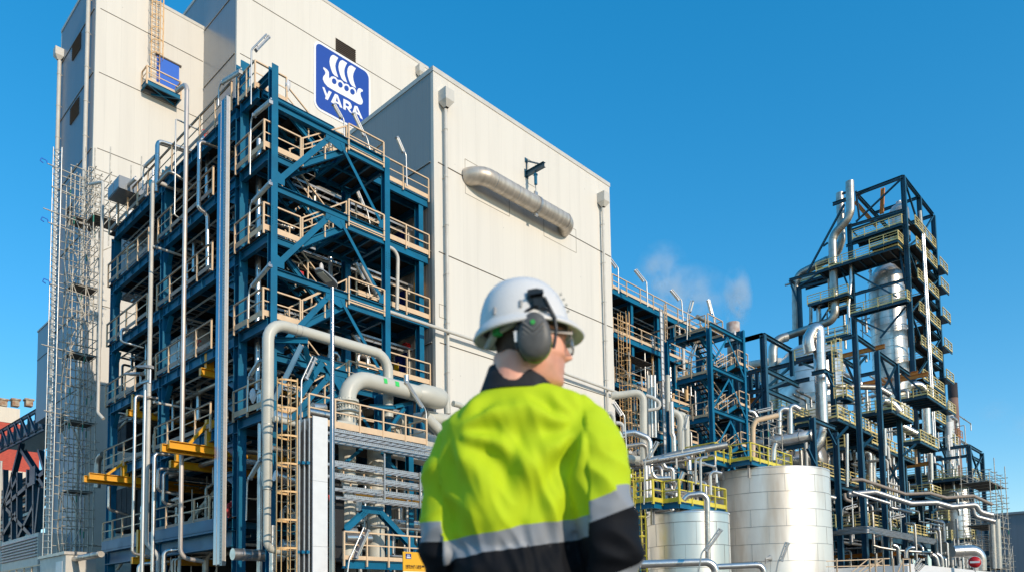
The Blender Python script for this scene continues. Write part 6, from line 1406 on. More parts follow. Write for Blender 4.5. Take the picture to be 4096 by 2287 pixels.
# other pipes
for pts, w, d, mat, lab in (
    ((Q_(565, 370), Q_(540, 260), Q_(600, 150), Q_(645, 150), Q_(660, 560), Q_(680, 1050), Q_(640, 1240), Q_(560, 1300)), 64, 1.0, M_alu, 'thickest silver pipe arching over and dropping before the domed vessel'),
    ((Q_(220, 900), Q_(215, 330), Q_(260, 250), Q_(350, 225)), 84, 1.0, M_alu2, 'thick silver pipe turning down beside the domed vessel'), ((Q_(0, 490), Q_(180, 460), Q_(290, 460)), 86, .9, M_trim, 'pale pipe crossing behind the open frame'),
    ((Q_(1250, 830), Q_(1330, 850), Q_(1400, 930)), 69, .8, M_alu, 'silver elbow on the platform in front of the tower leg'), ((Q_(1500, 690), Q_(1600, 660), Q_(1650, 740)), 80, .8, M_alu, 'silver elbow on the highest right platform'),
    ((Q_(1655, 900), Q_(1665, 1140)), 80, .85, M_alu, 'upright silver pipe below the highest right platform'), ((Q_(1410, 1060), Q_(1560, 1140)), 76, .8, M_alu, 'silver pipe sloping onto the lower right platform'),
    ((Q_(720, 690), Q_(1200, 700), Q_(1320, 770)), 70, .5, M_alu2, 'silver pipe running behind the frame columns with a bend'), ((Q_(560, 830), Q_(1000, 850)), 72, .3, M_alu2, 'thin silver pipe before the domed vessel base'),
    ((S_(690, 110), S_(690, 620)), 60, .26, M_alu, 'very bright thin upright pipe under the long walkway, left'), ((S_(1052, 60), S_(1058, 320)), 66, .26, M_alu, 'very bright thin upright pipe at the walkway end'),
    ((S_(850, 290), S_(890, 285), S_(905, 330), S_(912, 610)), 72, .62, M_alu, 'left of twin silver pipes with bent tops'), ((S_(870, 285), S_(925, 290), S_(935, 340), S_(940, 580)), 74, .6, M_alu, 'right of twin silver pipes with bent tops'),
    ((S_(730, 555), S_(830, 550), S_(1250, 690), S_(1480, 680), S_(1640, 725), S_(1900, 705), S_(2080, 790)), 58, .26, M_toe, 'long zigzag dull brown-grey pipe across the right plant, upper'),
    ((S_(700, 690), S_(960, 670), S_(1300, 780), S_(1540, 770), S_(1690, 810), S_(1930, 790), S_(1960, 860), S_(2080, 890)), 56, .40, M_galv, 'fat zigzag silver pipe across the right plant, lower'),
    ((S_(1560, 815), S_(1900, 805), S_(1910, 900), S_(2100, 950)), 60, .34, M_galv, 'silver pipe stepping down at the right under the zigzag pipes'), ((S_(740, 670), S_(1100, 780)), 55, .26, M_galv, 'grey tray pipe hung below the zigzag pipes, left'), ((S_(1110, 820), S_(1310, 865)), 57, .26, M_galv, 'grey tray pipe hung below the zigzag pipes, right'),
    ((S_(1460, 0), S_(1465, 110)), 84, .6, M_alu, 'upright silver pipe at the very right of the tower foot'), ((S_(1490, 300), S_(1498, 550)), 82, .5, M_alu, 'upright bright pipe behind the orange beam'), ((S_(1348, 255), S_(1354, 400)), 78, .28, M_rail, 'thin tan pipe under the lower right platform'),
    ((S_(1660, 0), S_(1665, 160), S_(1690, 520)), 92, .8, M_white, 'white upright column right of the tower'), ((S_(1690, 0), S_(1725, 540)), 96, .35, M_alu, 'slim silver pipe right of the white column'),
    ((S_(1700, 1240), S_(1900, 1230), S_(1960, 1280), S_(1965, 1420)), 50, .8, M_alu, 'fat silver elbow behind the no entry sign'), ((S_(2080, 980), S_(2100, 1400)), 62, .5, M_alu, 'upright silver pipe inside the right scaffold, left'), ((S_(2120, 930), S_(2140, 1400)), 62, .6, M_alu, 'upright silver pipe inside the right scaffold, right'),
    ((S_(1500, 1270), S_(1540, 1290), S_(1560, 1380)), 60, .4, M_alu, 'small silver elbow at the bottom, left of three'), ((S_(1540, 1260), S_(1590, 1290), S_(1600, 1380)), 62, .4, M_alu, 'small silver elbow at the bottom, right of three'),
    ((S_(940, 1180), S_(1000, 1200), S_(1180, 1230), S_(1500, 1250)), 66, .26, M_alu2, 'thin silver pipe stepping along the bottom right'), ((S_(1255, 1300), S_(1260, 1200), S_(1330, 1205)), 64, .34, M_alu, 'silver pipe bent right above the white roof'), ((S_(1130, 1180), S_(1180, 1190), S_(1190, 1360)), 64, .34, M_alu, 'silver pipe with a bend left of the white roof'),
    ((S_(665, 680), S_(670, 740), S_(730, 760)), 58, .26, M_toe, 'small dull bend right of the big tank'), ((S_(462, 700), S_(575, 730)), 56, .36, M_alu2, 'short silver pipe emerging right of the big tank')):
    pp('silver_pipe', lab, wp(w, *pts), d, mat, bands=1.3, seg=14)
for k in range(5): 
    P = aw(*S_(890, 1000+k*14), 62-k*.3); E = ext(P, 'X', S_(1560-k*10, 0)[0]); pp('rack_pipe', ('topmost', 'second', 'middle', 'fourth', 'lowest')[k]+' thin pipe of the row hung along the long blue girder', [P+V((0, 6, 0)), P, E], .14, M_galv if k % 2 else M_alu2, bands=0, seg=8)
# caged ladder right of dome
q = aw(*Q_(835, 800), 64); caged_ladder('caged_ladder', 'yellow caged ladder right of the thickest silver pipe', (q.x, q.y, q.z), extz(q, 1250+260*.42547).z-q.z, (-1, -.4, 0), M_yrail, side=.7, cr=.45)
# thin chimney
q = aw(*Q_(1902, 665), 150); t = thing('chimney', (q.x, q.y, Z0), 'thin rusty brown chimney far behind the tower with faint smoke', 'chimney'); m = MB(); m.lathe((q.x, q.y, 0), [(1.0, Z0), (.85, q.z), (.7, q.z)], 20); m.build('shaft', noisy('brown_chimney', (.30, .17, .12), .7, amt=.3, scale=.3), t)
m = MB(); m.lathe((q.x, q.y, q.z), [(.88, -3), (.88, .02), (.7, .02)], 20); m.build('dark_top', newmat('soot', (.04, .03, .03), .8), t); CH = q
q = aw(*Q_(1868, 860), 110); t = thing('white_column', (q.x, q.y, Z0), 'pale slim column with an orange railed platform beside the thin chimney', 'vessel'); m = MB(); m.lathe((q.x, q.y, 0), [(.7, Z0), (.7, q.z-6), (.55, q.z-5.5), (.55, q.z), (.2, q.z+.4)], 20); m.build('shell', M_trim, t); r = MB(); rail(r, [(q.x-1.2, q.y+1.2, q.z-5), (q.x-1.2, q.y-1.2, q.z-5), (q.x+1.6, q.y-1.2, q.z-5)], sp=1, w=.06); r.build('railing', M_orange, t)
# clutter: small pipes, beams and fittings packed between decks
random.seed(11)
MNAME = {}; SPEC = []
def clutter(n, xr, yr, w0, w1, lab, grp, mats, vert=.5, dd=(.1, .35)):
    MNAME.update({M_alu.name: 'shiny', M_alu2.name: 'dull brown-grey', M_galv.name: 'grey', M_trim.name: 'cream', M_pipe.name: 'pale painted', M_railo.name: 'orange-beige'})
    place = lab.split('among many')[1]
    for i in range(n):
        px = random.uniform(*xr); py = random.uniform(*yr); w = random.uniform(w0, w1); P = aw(px, py, w); d = random.uniform(*dd); mat = random.choice(mats); L = random.uniform(1.2, 5)
        k = random.random()
        kd = 'level'
        if k < vert: pts = [P+V((0, .8, 0)), P, P-V((0, 0, L))] if random.random() < .5 else [P, P-V((0, 0, L))]
        elif k < vert+.28: pts = [P, P+V((L*1.5, 0, 0)), P+V((L*1.5, 0, -.9))]
        else: pts = [P+V((0, L*1.5, 0)), P, P+V((0, 0, -.9))]
        if k < vert: kd = 'upright' if len(pts) == 2 else 'hook-topped'
        elif k < vert+.28: kd = 'level, end-drooped'
        else: kd = 'receding'
        if pts[-1].z < Z0: continue
        sz = 'thin' if d < dd[0]+(dd[1]-dd[0])*.33 else 'middling' if d < dd[0]+(dd[1]-dd[0])*.67 else 'stout'
        lb = '%s %s %s pipe among many%s' % (sz, MNAME[mat.name], kd, place)
        SPEC.append((d*L/w, pts, d, mat, lb, grp))
SIL = (M_alu, M_alu, M_alu2, M_galv, M_trim)
clutter(60, (3310, 3600), (1760, 2060), 68, 78, 'small silver pipe among many packed under the yellow walkways', 'small pipes packed under the yellow walkways', SIL)
clutter(60, (3310, 3900), (2060, 2230), 66, 84, 'small silver pipe among many near the ground of the right plant', 'small pipes near the ground of the right plant', SIL, .6)
clutter(44, (3350, 3640), (1480, 1760), 74, 84, 'small silver pipe among many at the tower foot', 'small pipes at the foot of the process tower', SIL)
clutter(40, (3650, 3860), (1650, 2060), 84, 94, 'small silver pipe among many below the right end decks', 'small pipes below the right end decks', SIL)
clutter(34, (3300, 3620), (1000, 1420), 92, 98, 'small silver pipe among many inside the process tower', 'small pipes inside the process tower', SIL)
clutter(50, (2460, 2800), (1260, 1950), 56, 62, 'small pipe among many inside the right deck structure', 'small pipes inside the right deck structure', SIL+(M_pipe, M_railo))
clutter(36, (2500, 2880), (1800, 2020), 40, 50, 'small pipe among many behind the small tank platform', 'small pipes behind the small tank platform', SIL)
clutter(36, (2960, 3260), (1560, 1860), 62, 72, 'small pipe among many above the big tank', 'small pipes above the big tank', SIL)
clutter(34, (1330, 1690), (1800, 2260), 27.5, 33, 'small pipe among many behind the cable trays', 'small pipes behind the cable trays', SIL+(M_pipe,), .6, (.05, .16))
clutter(30, (660, 980), (1850, 2270), 31, 38, 'small pipe among many in the lower left bays', 'small pipes in the lower left bays', SIL, .7, (.05, .14))
SPEC.sort(key=lambda q: -q[0])
tangle = MB(); TM = []
for n_, (_, pts, d, mat, lb, grp) in enumerate(SPEC):
    mb = MB() if n_ < 285 else tangle
    if n_ >= 285:
        if mat not in TM: TM.append(mat)
        mb.cur = TM.index(mat)
    mb.tube(pts, d/2, 8, d*1.2)
    mb.ring(pts[0]+(pts[1]-pts[0])*.4, pts[1]-pts[0], d/2, .08, d*.25, 8)
    if n_ < 285: solo('small_pipe', mb, mat, lb, 'pipe', grp)
if TM: tag(tangle.build('pipe_tangle', TM), 'tangle of the smallest pipes deep inside the plant', 'pipes', kind='stuff')
# dark blocks added to stand in for shade behind the clutter
db = Fr('shade_block', 'dark backing block added for shade behind the right pipework', aw(3400, 2000, 88)); P = aw(3330, 2000, 84)
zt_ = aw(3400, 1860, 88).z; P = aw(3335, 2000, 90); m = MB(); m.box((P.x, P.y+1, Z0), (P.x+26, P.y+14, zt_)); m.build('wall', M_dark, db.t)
def grid_frame(label, p, w, nx, ny, sx, sy, zs, steel, rl, name='rear_frame'):
    P = aw(*p, w); f = Fr(name, label, P, steel, rl)
    for i in range(nx):
        for j in range(ny): f.colw((P.x+i*sx, P.y+j*sy, max(zs)), h=.3, wd=.28)
    for k, z in enumerate(zs):
        for j in range(ny): f.beam(V((P.x, P.y+j*sy, z)), V((P.x+(nx-1)*sx, P.y+j*sy, z)), .35, .2)
        for i in range(nx): f.beam(V((P.x+i*sx, P.y, z)), V((P.x+i*sx, P.y+(ny-1)*sy, z)), .35, .2)
        if k % 2 == 0:
            m = MB(); m.box((P.x, P.y, z+.2), (P.x+(nx-1)*sx, P.y+(ny-1)*sy, z+.25)); m.build('deck', M_grate, f.t)
            r = MB(); rail(r, [(P.x, P.y+(ny-1)*sy, z+.25), (P.x-.1, P.y-.1, z+.25), (P.x+(nx-1)*sx, P.y-.1, z+.25)], sp=1.4, w=.07, mids=2); r.build('railing', rl, f.t)
        if k < len(zs)-1 and k % 2: 
            for i in range(0, nx-1, 2): f.br((P.x+i*sx, P.y, z), (P.x+(i+1)*sx, P.y, zs[k+1]))
    return f
zz1 = [aw(3450, y, 84).z for y in (1800, 1890, 1980, 2070, 2150)]
grid_frame('dark blue frame standing deep behind the yellow walkways', (3450, 2000), 84, 5, 3, 3.6, 3.4, zz1, M_teal, M_yrail)
zz2 = [aw(3640, y, 92).z for y in (1900, 1980, 2060, 2140)]
grid_frame('dark blue frame deep behind the right end decks', (3720, 2000), 92, 4, 3, 3.4, 3.4, zz2, M_teal, M_yrail)
zz3 = [aw(3150, y, 76).z for y in (1660, 1740, 1830)]
grid_frame('dark blue frame behind the silver drums above the big tank', (3130, 1800), 74, 4, 3, 2.6, 3.4, zz3, M_teal, M_yrail)
zz4 = [aw(2880, y, 64).z for y in (1480, 1570, 1660, 1750, 1850)]
grid_frame('blue frame between the stair tower and the open frame', (2930, 1700), 64, 3, 4, 2.8, 2.6, zz4, M_blue, M_rail)
q = aw(2905, 1640, 86); e = aw(3330, 1640, 86); t = thing('shade_block', (q.x, q.y, Z0), 'dark low backing block added for shade behind the domed vessel', 'building'); m = MB(); m.box((q.x+2, q.y+1, Z0), (q.x+16, q.y+9, aw(3100, 1700, 86).z)); m.build('wall', M_dark, t)  # dark block added where the background is only shaded pipework
# beige stair rails bottom + white roof + no entry sign + scaffold + shed
bs = Fr('access_stair', 'tan railed access stair at the bottom edge right of the big tank', aw(*S_(600, 1438), 44), M_teal, M_rail)
def poly_rail(m, pts, w=.05):
    for a, b in zip(pts[:-1], pts[1:]): m.bar(a, b, w)
r = MB(); w = 42
def sp_(a, b): return aw(*S_(a, b), w)
poly_rail(r, [sp_(490, 1332), sp_(1100, 1305)]); poly_rail(r, [sp_(490, 1385), sp_(1100, 1370)]); poly_rail(r, [sp_(735, 1438), sp_(890, 1312), sp_(1000, 1318)]); poly_rail(r, [sp_(850, 1438), sp_(1040, 1316)]); poly_rail(r, [sp_(1180, 1438), sp_(1230, 1312), sp_(1295, 1310)])
poly_rail(r, [sp_(800, 1438), sp_(900, 1360), sp_(1000, 1362)]); poly_rail(r, [sp_(1230, 1372), sp_(1295, 1370)])
for a in (590, 905, 960, 1038, 1130, 1225, 1290): q = sp_(a, 1305); r.bar(q, V((q.x, q.y, Z0)), .07)
r.build('railing', M_rail, bs.t)
m = MB(); q = aw(*S_(490, 1400), 46); e = ext(q, 'X', S_(1290, 0)[0]); m.box((q.x, q.y, Z0), (e.x, q.y+3, q.z)); solo('foil_wrapped_duct', m, noisy('foil', (.6, .6, .62), .3, .8, amt=.3, scale=3, bump=.8, bscale=6), 'low foil wrapped duct behind the tan stair rails', 'duct')
q = aw(*S_(1270, 1352), 44); e = ext(q, 'X', 4240); m = MB(); m.poly([(q.x, q.y, q.z), (e.x, q.y, q.z), (e.x, q.y-.02, Z0), (q.x, q.y-.02, Z0)], (0, .5, 0)); m.box((q.x, q.y+.51, Z0), (q.x+.3, q.y+6, q.z-.1)); 
t = thing('white_tent', q, 'white sheeted tent roof along the bottom right corner', 'tent'); m.build('sheet', noisy('white_sheet', (.8, .78, .76), .6, amt=.06, scale=2, bump=.5, bscale=3), t)
q = aw(*S_(1916, 1340), 39); n = (CAM-q); n.z = 0; n.normalize()
t = thing('no_entry_sign', (q.x, q.y, Z0), 'round red no entry sign with white bar on a post at bottom right', 'sign')
m = MB(); m.lathe(q, [(.01, .03), (.30, .03), (.30, 0), (.01, 0)], 36, n); m.build('red_disc', newmat('sign_red', (.62, .015, .02), .45), t)
m = MB(); m.lathe(q, [(.305, .02), (.315, .034), (.295, .034)], 36, n); m.build('white_rim', M_white, t)
sd = V((0, 0, 1)).cross(n); m = MB(); m.prof(q+n*.031-sd*.22, q+n*.031+sd*.22, [(-.004, -.05), (.004, -.05), (.004, .05), (-.004, .05)]); m.build('white_bar', M_white, t); m = MB(); m.tube([q-n*.05, V((q.x-n.x*.05, q.y-n.y*.05, Z0))], .03, 8); m.build('post', M_galv, t)
q = aw(*S_(1945, 800), 66); scaffold('scaffold', 'large tube scaffold with red boards around the far right end of the plant', [q.x, q.x+2.2, q.x+4.4, q.x+6.6], [q.y-1, q.y+1.2], Z0, extz(q, 1687+560*.41726).z, lift=1.9, r=.035, boards=(2, 4, 6), seed=21, extra=3.5)
q = aw(*S_(2240, 1250), 64); scaffold('scaffold', 'low tube scaffold stepping down at the right edge', [q.x, q.x+1.6], [q.y, q.y+1.4], Z0, q.z, lift=1.9, seed=22, extra=.8)
q = aw(*S_(2205, 890), 130); t = thing('far_shed', (q.x, q.y, Z0), 'grey ribbed shed far away at the right edge', 'building'); m = MB(); m.box((q.x, q.y-30, Z0), (q.x+60, q.y+8, q.z)); m.build('wall', cladding('grey_shed_cladding', (.22, .23, .25), 'Y', .6, ribs=.3), t); m = MB(); m.box((q.x-.3, q.y-30.3, q.z+.01), (q.x+60, q.y+8.3, q.z+.4)); m.build('roof_edge_trim', M_grey, t)
# small scaffold above the big tank
q = aw(*H_(1405, 180), 52); e = aw(*H_(1525, 560), 52); scaffold('scaffold', 'small tube scaffold standing beside the tan vent pipe', [q.x, q.x+2.2], [q.y, q.y+1.4], e.z-.6, q.z, lift=1.6, seed=31, extra=.3)
q = aw(*K_(60, 300), 54); 
q = s2x(2445, 1405); scaffold('scaffold', 'tube scaffold hung on the right deck structure beside the block end', [q.x+.3, q.x+3.4], [YS-1.3, YS-.2], lev2[2]+.2, q.z-1.0, lift=1.6, seed=33, extra=1.2, boards=(1,))
# ================================================================== FAR LEFT: conveyor bridge, brick works
def far_left():
    X = 16.5
    U = zz(0, 1487, .5564)
    p = aX(*U(345, 290), X); e = aX(*U(0, 480), X)
    z0 = aX(*U(345, 365), X).z
    t = thing('conveyor_bridge', (X, p.y, Z0), 'sloping grey conveyor bridge on dark blue trusses and legs at bottom left', 'conveyor')
    a = V((X, p.y, p.z)); b = V((X, e.y, e.z)); h = a.z-z0
    m = MB(); m.quadset([a, b, b-V((0, 0, h)), a-V((0, 0, h)), a+V((3, 0, 0)), b+V((3, 0, 0)), b+V((3, 0, -h)), a+V((3, 0, -h))], [(0, 1, 2, 3), (4, 7, 6, 5), (0, 4, 5, 1), (3, 2, 6, 7), (0, 3, 7, 4), (1, 5, 6, 2)]); m.build('gallery', M_galv, t)
    n = 7
    tr = MB()
    for k in range(n+1):
        q = a+(b-a)*(k/n); tr.ib((X-.25, q.y, q.z-h-.5), (X-.25, q.y, q.z+.5), .2, .2)
    for dz in (.45, -h-.5): tr.ib(a+V((-.25, 0, dz)), b+V((-.25, 0, dz)), .28, .2)
    tr.build('truss', M_teal, t)
    for k in range(n):
        q = a+(b-a)*(k/n); r_ = a+(b-a)*((k+1)/n); m = MB(); m.ib((X-.28, q.y, q.z-h-.45), (X-.28, r_.y, r_.z+.45), .16, .14, up=(1, 0, 0)); m.build('diagonal', M_teal, t)
    for pts in (((160, 510), (20, 1050)), ((165, 560), (330, 820)), ((60, 950), (330, 720)), ((300, 830), (240, 1438)), ((60, 980), (260, 1200)), ((100, 720), (100, 1220)), ((210, 700), (205, 1000)), ((290, 560), (330, 700)), ((40, 700), (40, 1438)), ((140, 720), (140, 1438)), ((255, 760), (255, 1438)), ((20, 1000), (140, 760)), ((140, 1200), (255, 960)), ((30, 1180), (130, 1010))):
        m = MB(); m.ib(aX(*U(*pts[0]), X+.5), aX(*U(*pts[1]), X+.5), .4, .35, up=(1, 0, 0)); m.build('leg', M_teal, t)
    for yy in (720, 790, 860, 930, 1000, 1060, 1100, 1180):
        q = aX(*U(330, yy), X+1.5); r_ = aX(*U(0, yy+60), X+1.5); r_.z = q.z; m = MB(); m.ib(q, r_, .35, .3); m.build('crossbeam', M_teal, t)
    q = aX(*U(235, 745), X+.3); m = MB(); m.cb(q, .1, 1.6, 1.5); m.build('gusset_plate', M_teal, t)
    for k in range(9):
        yy = 690+k*42; q = aX(*U(345, yy), X+5+k*.6); m = MB(); m.tube([(q.x, q.y, q.z), (q.x, q.y+12, q.z)], .16, 8); solo('rack_pipe', m, M_alu2 if k % 2 else M_dark, 'dull pipe of the shaded pipe rack below the conveyor bridge', 'pipe', 'pipes in the rack below the conveyor bridge')
    # brick building far behind
    Yb = 130.0; a = aY(*U(0, 355), Yb); rr_ = aY(*U(283, 600), Yb); zr = aY(*U(0, 245), Yb)
    t = thing('brick_building', (a.x-30, Yb, Z0), 'old red brick works building with cream top storey at far left', 'building')
    br = newmat('red_brick', (.6, .08, .05), .85); nn = br.node_tree.nodes; ll = br.node_tree.links; bk = nn.new('ShaderNodeTexBrick'); bk.inputs['Scale'].default_value = 1.6; bk.inputs['Color1'].default_value = (.62, .085, .05, 1); bk.inputs['Color2'].default_value = (.50, .065, .04, 1); bk.inputs['Mortar'].default_value = (.45, .14, .1, 1)
    g_ = nn.new('ShaderNodeNewGeometry'); mp = nn.new('ShaderNodeMapping'); mp.inputs['Rotation'].default_value = (R(90), 0, 0); ll.new(g_.outputs['Position'], mp.inputs[0]); ll.new(mp.outputs[0], bk.inputs['Vector']); ll.new(bk.outputs[0], nn['Principled BSDF'].inputs['Base Color'])
    zg = aY(*U(0, 700), Yb).z
    m = MB(); m.box((a.x-30, Yb, zg), (rr_.x, Yb+20, a.z)); m.build('brick_wall', br, t)
    xC = aY(*U(142, 300), Yb).x
    m = MB(); m.box((a.x-30, Yb-.1, a.z+.002), (xC, Yb+20, zr.z)); m.build('cream_storey', cladding('old_cream_sheet', (.75, .64, .5), 'X', 1.2, ribs=.3), t)
    m = MB(); m.box((a.x-30, Yb-.2, Z0), (rr_.x, Yb+20, zg-.01)); m.build('cream_ground_floor', cladding('lower_cream_sheet', (.75, .64, .5), 'X', 1.2, ribs=.3), t)
    for k, px in enumerate((20, 108, 205)):
        q = aY(*U(px, 240), Yb+3); m = MB(); m.cb(q+V((0, 0, .3)), .95, 1.2, .9); m.cb(q+V((0, 0, .85)), 1.25, 1.5, .25); m.build('roof_cowl', noisy('rusty_cowl', (.5, .42, .3), .8, amt=.5, scale=2, col2=(.3, .12, .05)), t)
    pass
    # louvred unit at the corner
    q = aX(*U(15, 1225), 13.5); e = aX(*U(270, 1350), 13.5); t = thing('louvred_unit', (13.5, min(q.y, e.y), Z0), 'cream louvred cooling unit behind tan rails in the bottom left corner', 'cooling unit')
    y0, y1 = sorted((q.y, e.y)); zt = q.z; m = MB(); m.box((13.5, y0, Z0), (16, y1, zt)); m.build('housing', M_trim, t)
    s = MB(); z = zt-1.5
    while z < zt-.1: s.bar((13.45, y0+.1, z), (13.45, y1-.1, z), .1, .07, up=(.6, 0, 1)); z += .2
    s.build('louvre_slats', M_galv, t)
    r = MB(); 
    for dz in (2.2, 2.7, 3.2): r.bar((13.2, y0-2, zt-dz), (13.2, y1+6, zt-dz), .08)
    for k in range(7): yy = y0+(y1-y0)*k/5; r.bar((13.2, yy, zt-3.6), (13.2, yy, zt-2.2), .08)
    r.build('railing', M_rail, t)
    # thin lamp mast at the edge
    q = aX(*U(10, 640), 11); m = MB(); m.tube([(q.x, q.y, Z0), q], .06, 8); m.build; t = thing('street_lamp', (q.x, q.y, Z0), 'thin cream lamp mast cut by the left picture edge', 'street lamp'); m.build('mast', M_trim, t); m = MB(); m.bar(q, q+V((.1, .6, .05)), .14, .06); m.build('lamp_head', M_grey, t)
    # white cabinet with pipe
    q = aX(*zz(0, 1487, .5564)(290, 1345), 11.6); e = aX(*U(470, 1438), 11.6); y0, y1 = sorted((q.y, e.y)); t = thing('notice_box', (11.6, y0, Z0), 'grey box with pasted notices at the foot of the scaffold tower', 'box'); m = MB(); m.box((11.6, y0, Z0), (13, y1, q.z)); m.build('housing', M_trim, t); m = MB(); m.box((11.5, y0-.1, q.z+.002), (13.1, y1+.1, q.z+.15)); m.build('lid', M_galv, t)
    m = MB(); m.box((11.585, y0+.5, q.z-1.4), (11.597, y0+1.6, q.z-.3)); m.build('paper_notice', M_white, t)
    a = aX(*U(460, 1355), 12.0); pipe('silver_pipe', 'thick level silver pipe ending at the third column foot', [a, ext(a, 'Y', 405)], .3, M_alu2)
    for pts, lab in ((((700, 830), (705, 620), (740, 590)), 'silver pipe with bent top behind the long trolley beam'),):
        p = [aX(*U(*q), 13.4) for q in pts]; pipe('silver_pipe', lab, p, .32, M_alu2)
far_left()
# ================================================================== STEAM
def steam(label, blobs, dens, name='steam_plume', seed=1):
    mt = bpy.data.materials.new('steam_volume'); mt.use_nodes = True; n = mt.node_tree.nodes; L = mt.node_tree.links; n.remove(n['Principled BSDF'])
    vs = n.new('ShaderNodeVolumePrincipled'); vs.inputs['Color'].default_value = (.90, .95, 1.0, 1); vs.inputs['Anisotropy'].default_value = 0
    tc = n.new('ShaderNodeTexCoord'); nz = n.new('ShaderNodeTexNoise'); nz.inputs['Scale'].default_value = .35; nz.inputs['Detail'].default_value = 5; nz.inputs['Roughness'].default_value = .6
    g = n.new('ShaderNodeNewGeometry'); L.new(g.outputs['Position'], nz.inputs['Vector'])
    # density falls towards the edge of each unit sphere (object space)
    ln = n.new('ShaderNodeVectorMath'); ln.operation = 'LENGTH'; L.new(tc.outputs['Object'], ln.inputs[0])
    mr = n.new('ShaderNodeMapRange'); mr.inputs['From Min'].default_value = 1.0; mr.inputs['From Max'].default_value = .1; mr.inputs['To Max'].default_value = 1.0; L.new(ln.outputs['Value'], mr.inputs['Value'])
    cr = n.new('ShaderNodeMapRange'); cr.inputs['From Min'].default_value = .42; cr.inputs['From Max'].default_value = .72; L.new(nz.outputs['Fac'], cr.inputs['Value'])
    mu = n.new('ShaderNodeMath'); mu.operation = 'MULTIPLY'; L.new(mr.outputs[0], mu.inputs[0]); L.new(cr.outputs[0], mu.inputs[1])
    m2 = n.new('ShaderNodeMath'); m2.operation = 'MULTIPLY'; L.new(mu.outputs[0], m2.inputs[0]); m2.inputs[1].default_value = dens; L.new(m2.outputs[0], vs.inputs['Density'])
    L.new(vs.outputs[0], n['Material Output'].inputs['Volume'])
    c0, r0 = blobs[0]; t = thing(name, c0, label, 'steam')
    for c, r in blobs:
        m = MB(); k = 12
        pr = [(math.sin(math.pi*i/k), -math.cos(math.pi*i/k)) for i in range(k+1)]; m.lathe((0, 0, 0), pr, 20)
        o = m.build('puff', mt); o.parent = t; o.location = V(c)-V(c0); o.scale = r
    return t
steam('small upright puff of white steam over the rusty pale stack', [(aw(2950, 1190, 110), (2.3, 2.3, 5.2)), (aw(2935, 1260, 110), (1.4, 1.4, 3))], 1.0)
steam('faint wide drift of white steam above the far walkway', [(aw(2650, 1130, 120), (5, 5, 7)), (aw(2760, 1190, 120), (7, 7, 5)), (aw(2640, 1060, 120), (2.6, 2.6, 3.4))], .28)
steam('thin smoke trailing right from the thin chimney', [(CH+V((5, -6, -6)), (4, 4, 3)), (CH+V((9, -11, -9)), (6, 6, 3))], .05)
# ================================================================== THE WORKER (seen from behind, head turned right)
import bmesh
from mathutils import noise as mno
WP = 1.97
def zp(a, b, w=WP): return aw(1650+a*.8605, 1050+b*.8605, w)
RH = V((math.sin(YAW), -math.cos(YAW), 0)); AH = V((math.cos(YAW), math.sin(YAW), 0)); ZU = V((0, 0, 1))
NK = zp(470, 560); FEET = V((NK.x, NK.y, Z0))
def loft(m, rings, seg=40, capt=True, capb=True):
    vs = [p for r in rings for p in r]; n = len(rings); s = len(rings[0])
    fs = [(i*s+j, i*s+(j+1) % s, (i+1)*s+(j+1) % s, (i+1)*s+j) for i in range(n-1) for j in range(s)]
    m.quadset(vs, fs, True)
    if capt: m.quadset(rings[0], [tuple(range(s))])
    if capb: m.quadset(rings[-1], [tuple(range(s-1, -1, -1))])
def ell(c, rx, ry, ax, ay, seg=40, p=2.3):
    out = []
    for j in range(seg):
        a = 2*math.pi*j/seg; ca, sa = math.cos(a), math.sin(a)
        k = (abs(ca)**p+abs(sa)**p)**(-1/p); out.append(c+ax*(rx*ca*k)+ay*(ry*sa*k))
    return out
def remesh(ob, vox, smooth=2):
    md = ob.modifiers.new('r', 'REMESH'); md.mode = 'VOXEL'; md.voxel_size = vox; md.use_smooth_shade = True
    if smooth: s_ = ob.modifiers.new('s', 'SMOOTH'); s_.iterations = smooth; s_.factor = .5
    bpy.context.view_layer.update(); dg = bpy.context.evaluated_depsgraph_get()
    me = bpy.data.meshes.new_from_object(ob.evaluated_get(dg)); ob.modifiers.clear(); ob.data = me; return ob
# ---- head frame
FH = (RH*math.cos(R(14))+AH*math.sin(R(14))).normalized(); LH = ZU.cross(FH); HC = zp(558, 379, WP+.01)
def hp_(x, y, z): return HC+FH*x+LH*y+ZU*z
prof = [(-.122, .035, -.01), (-.118, .066, -.02), (-.108, .083, -.028), (-.095, .085, -.038), (-.082, .080, -.048), (-.074, .087, -.055), (-.067, .084, -.06), (-.062, .081, -.064), (-.056, .089, -.07), (-.048, .086, -.074), (-.042, .095, -.078), (-.036, .112, -.082), (-.028, .114, -.085), (-.016, .104, -.089), (-.004, .097, -.092), (.008, .090, -.095), (.018, .091, -.097), (.03, .096, -.099), (.05, .095, -.100), (.07, .088, -.096), (.09, .072, -.084), (.105, .052, -.062), (.114, .028, -.036), (.118, .004, -.01)]
hw = [.022, .04, .05, .056, .06, .063, .065, .066, .067, .068, .069, .070, .071, .073, .074, .075, .0755, .076, .076, .073, .062, .046, .028, .006]
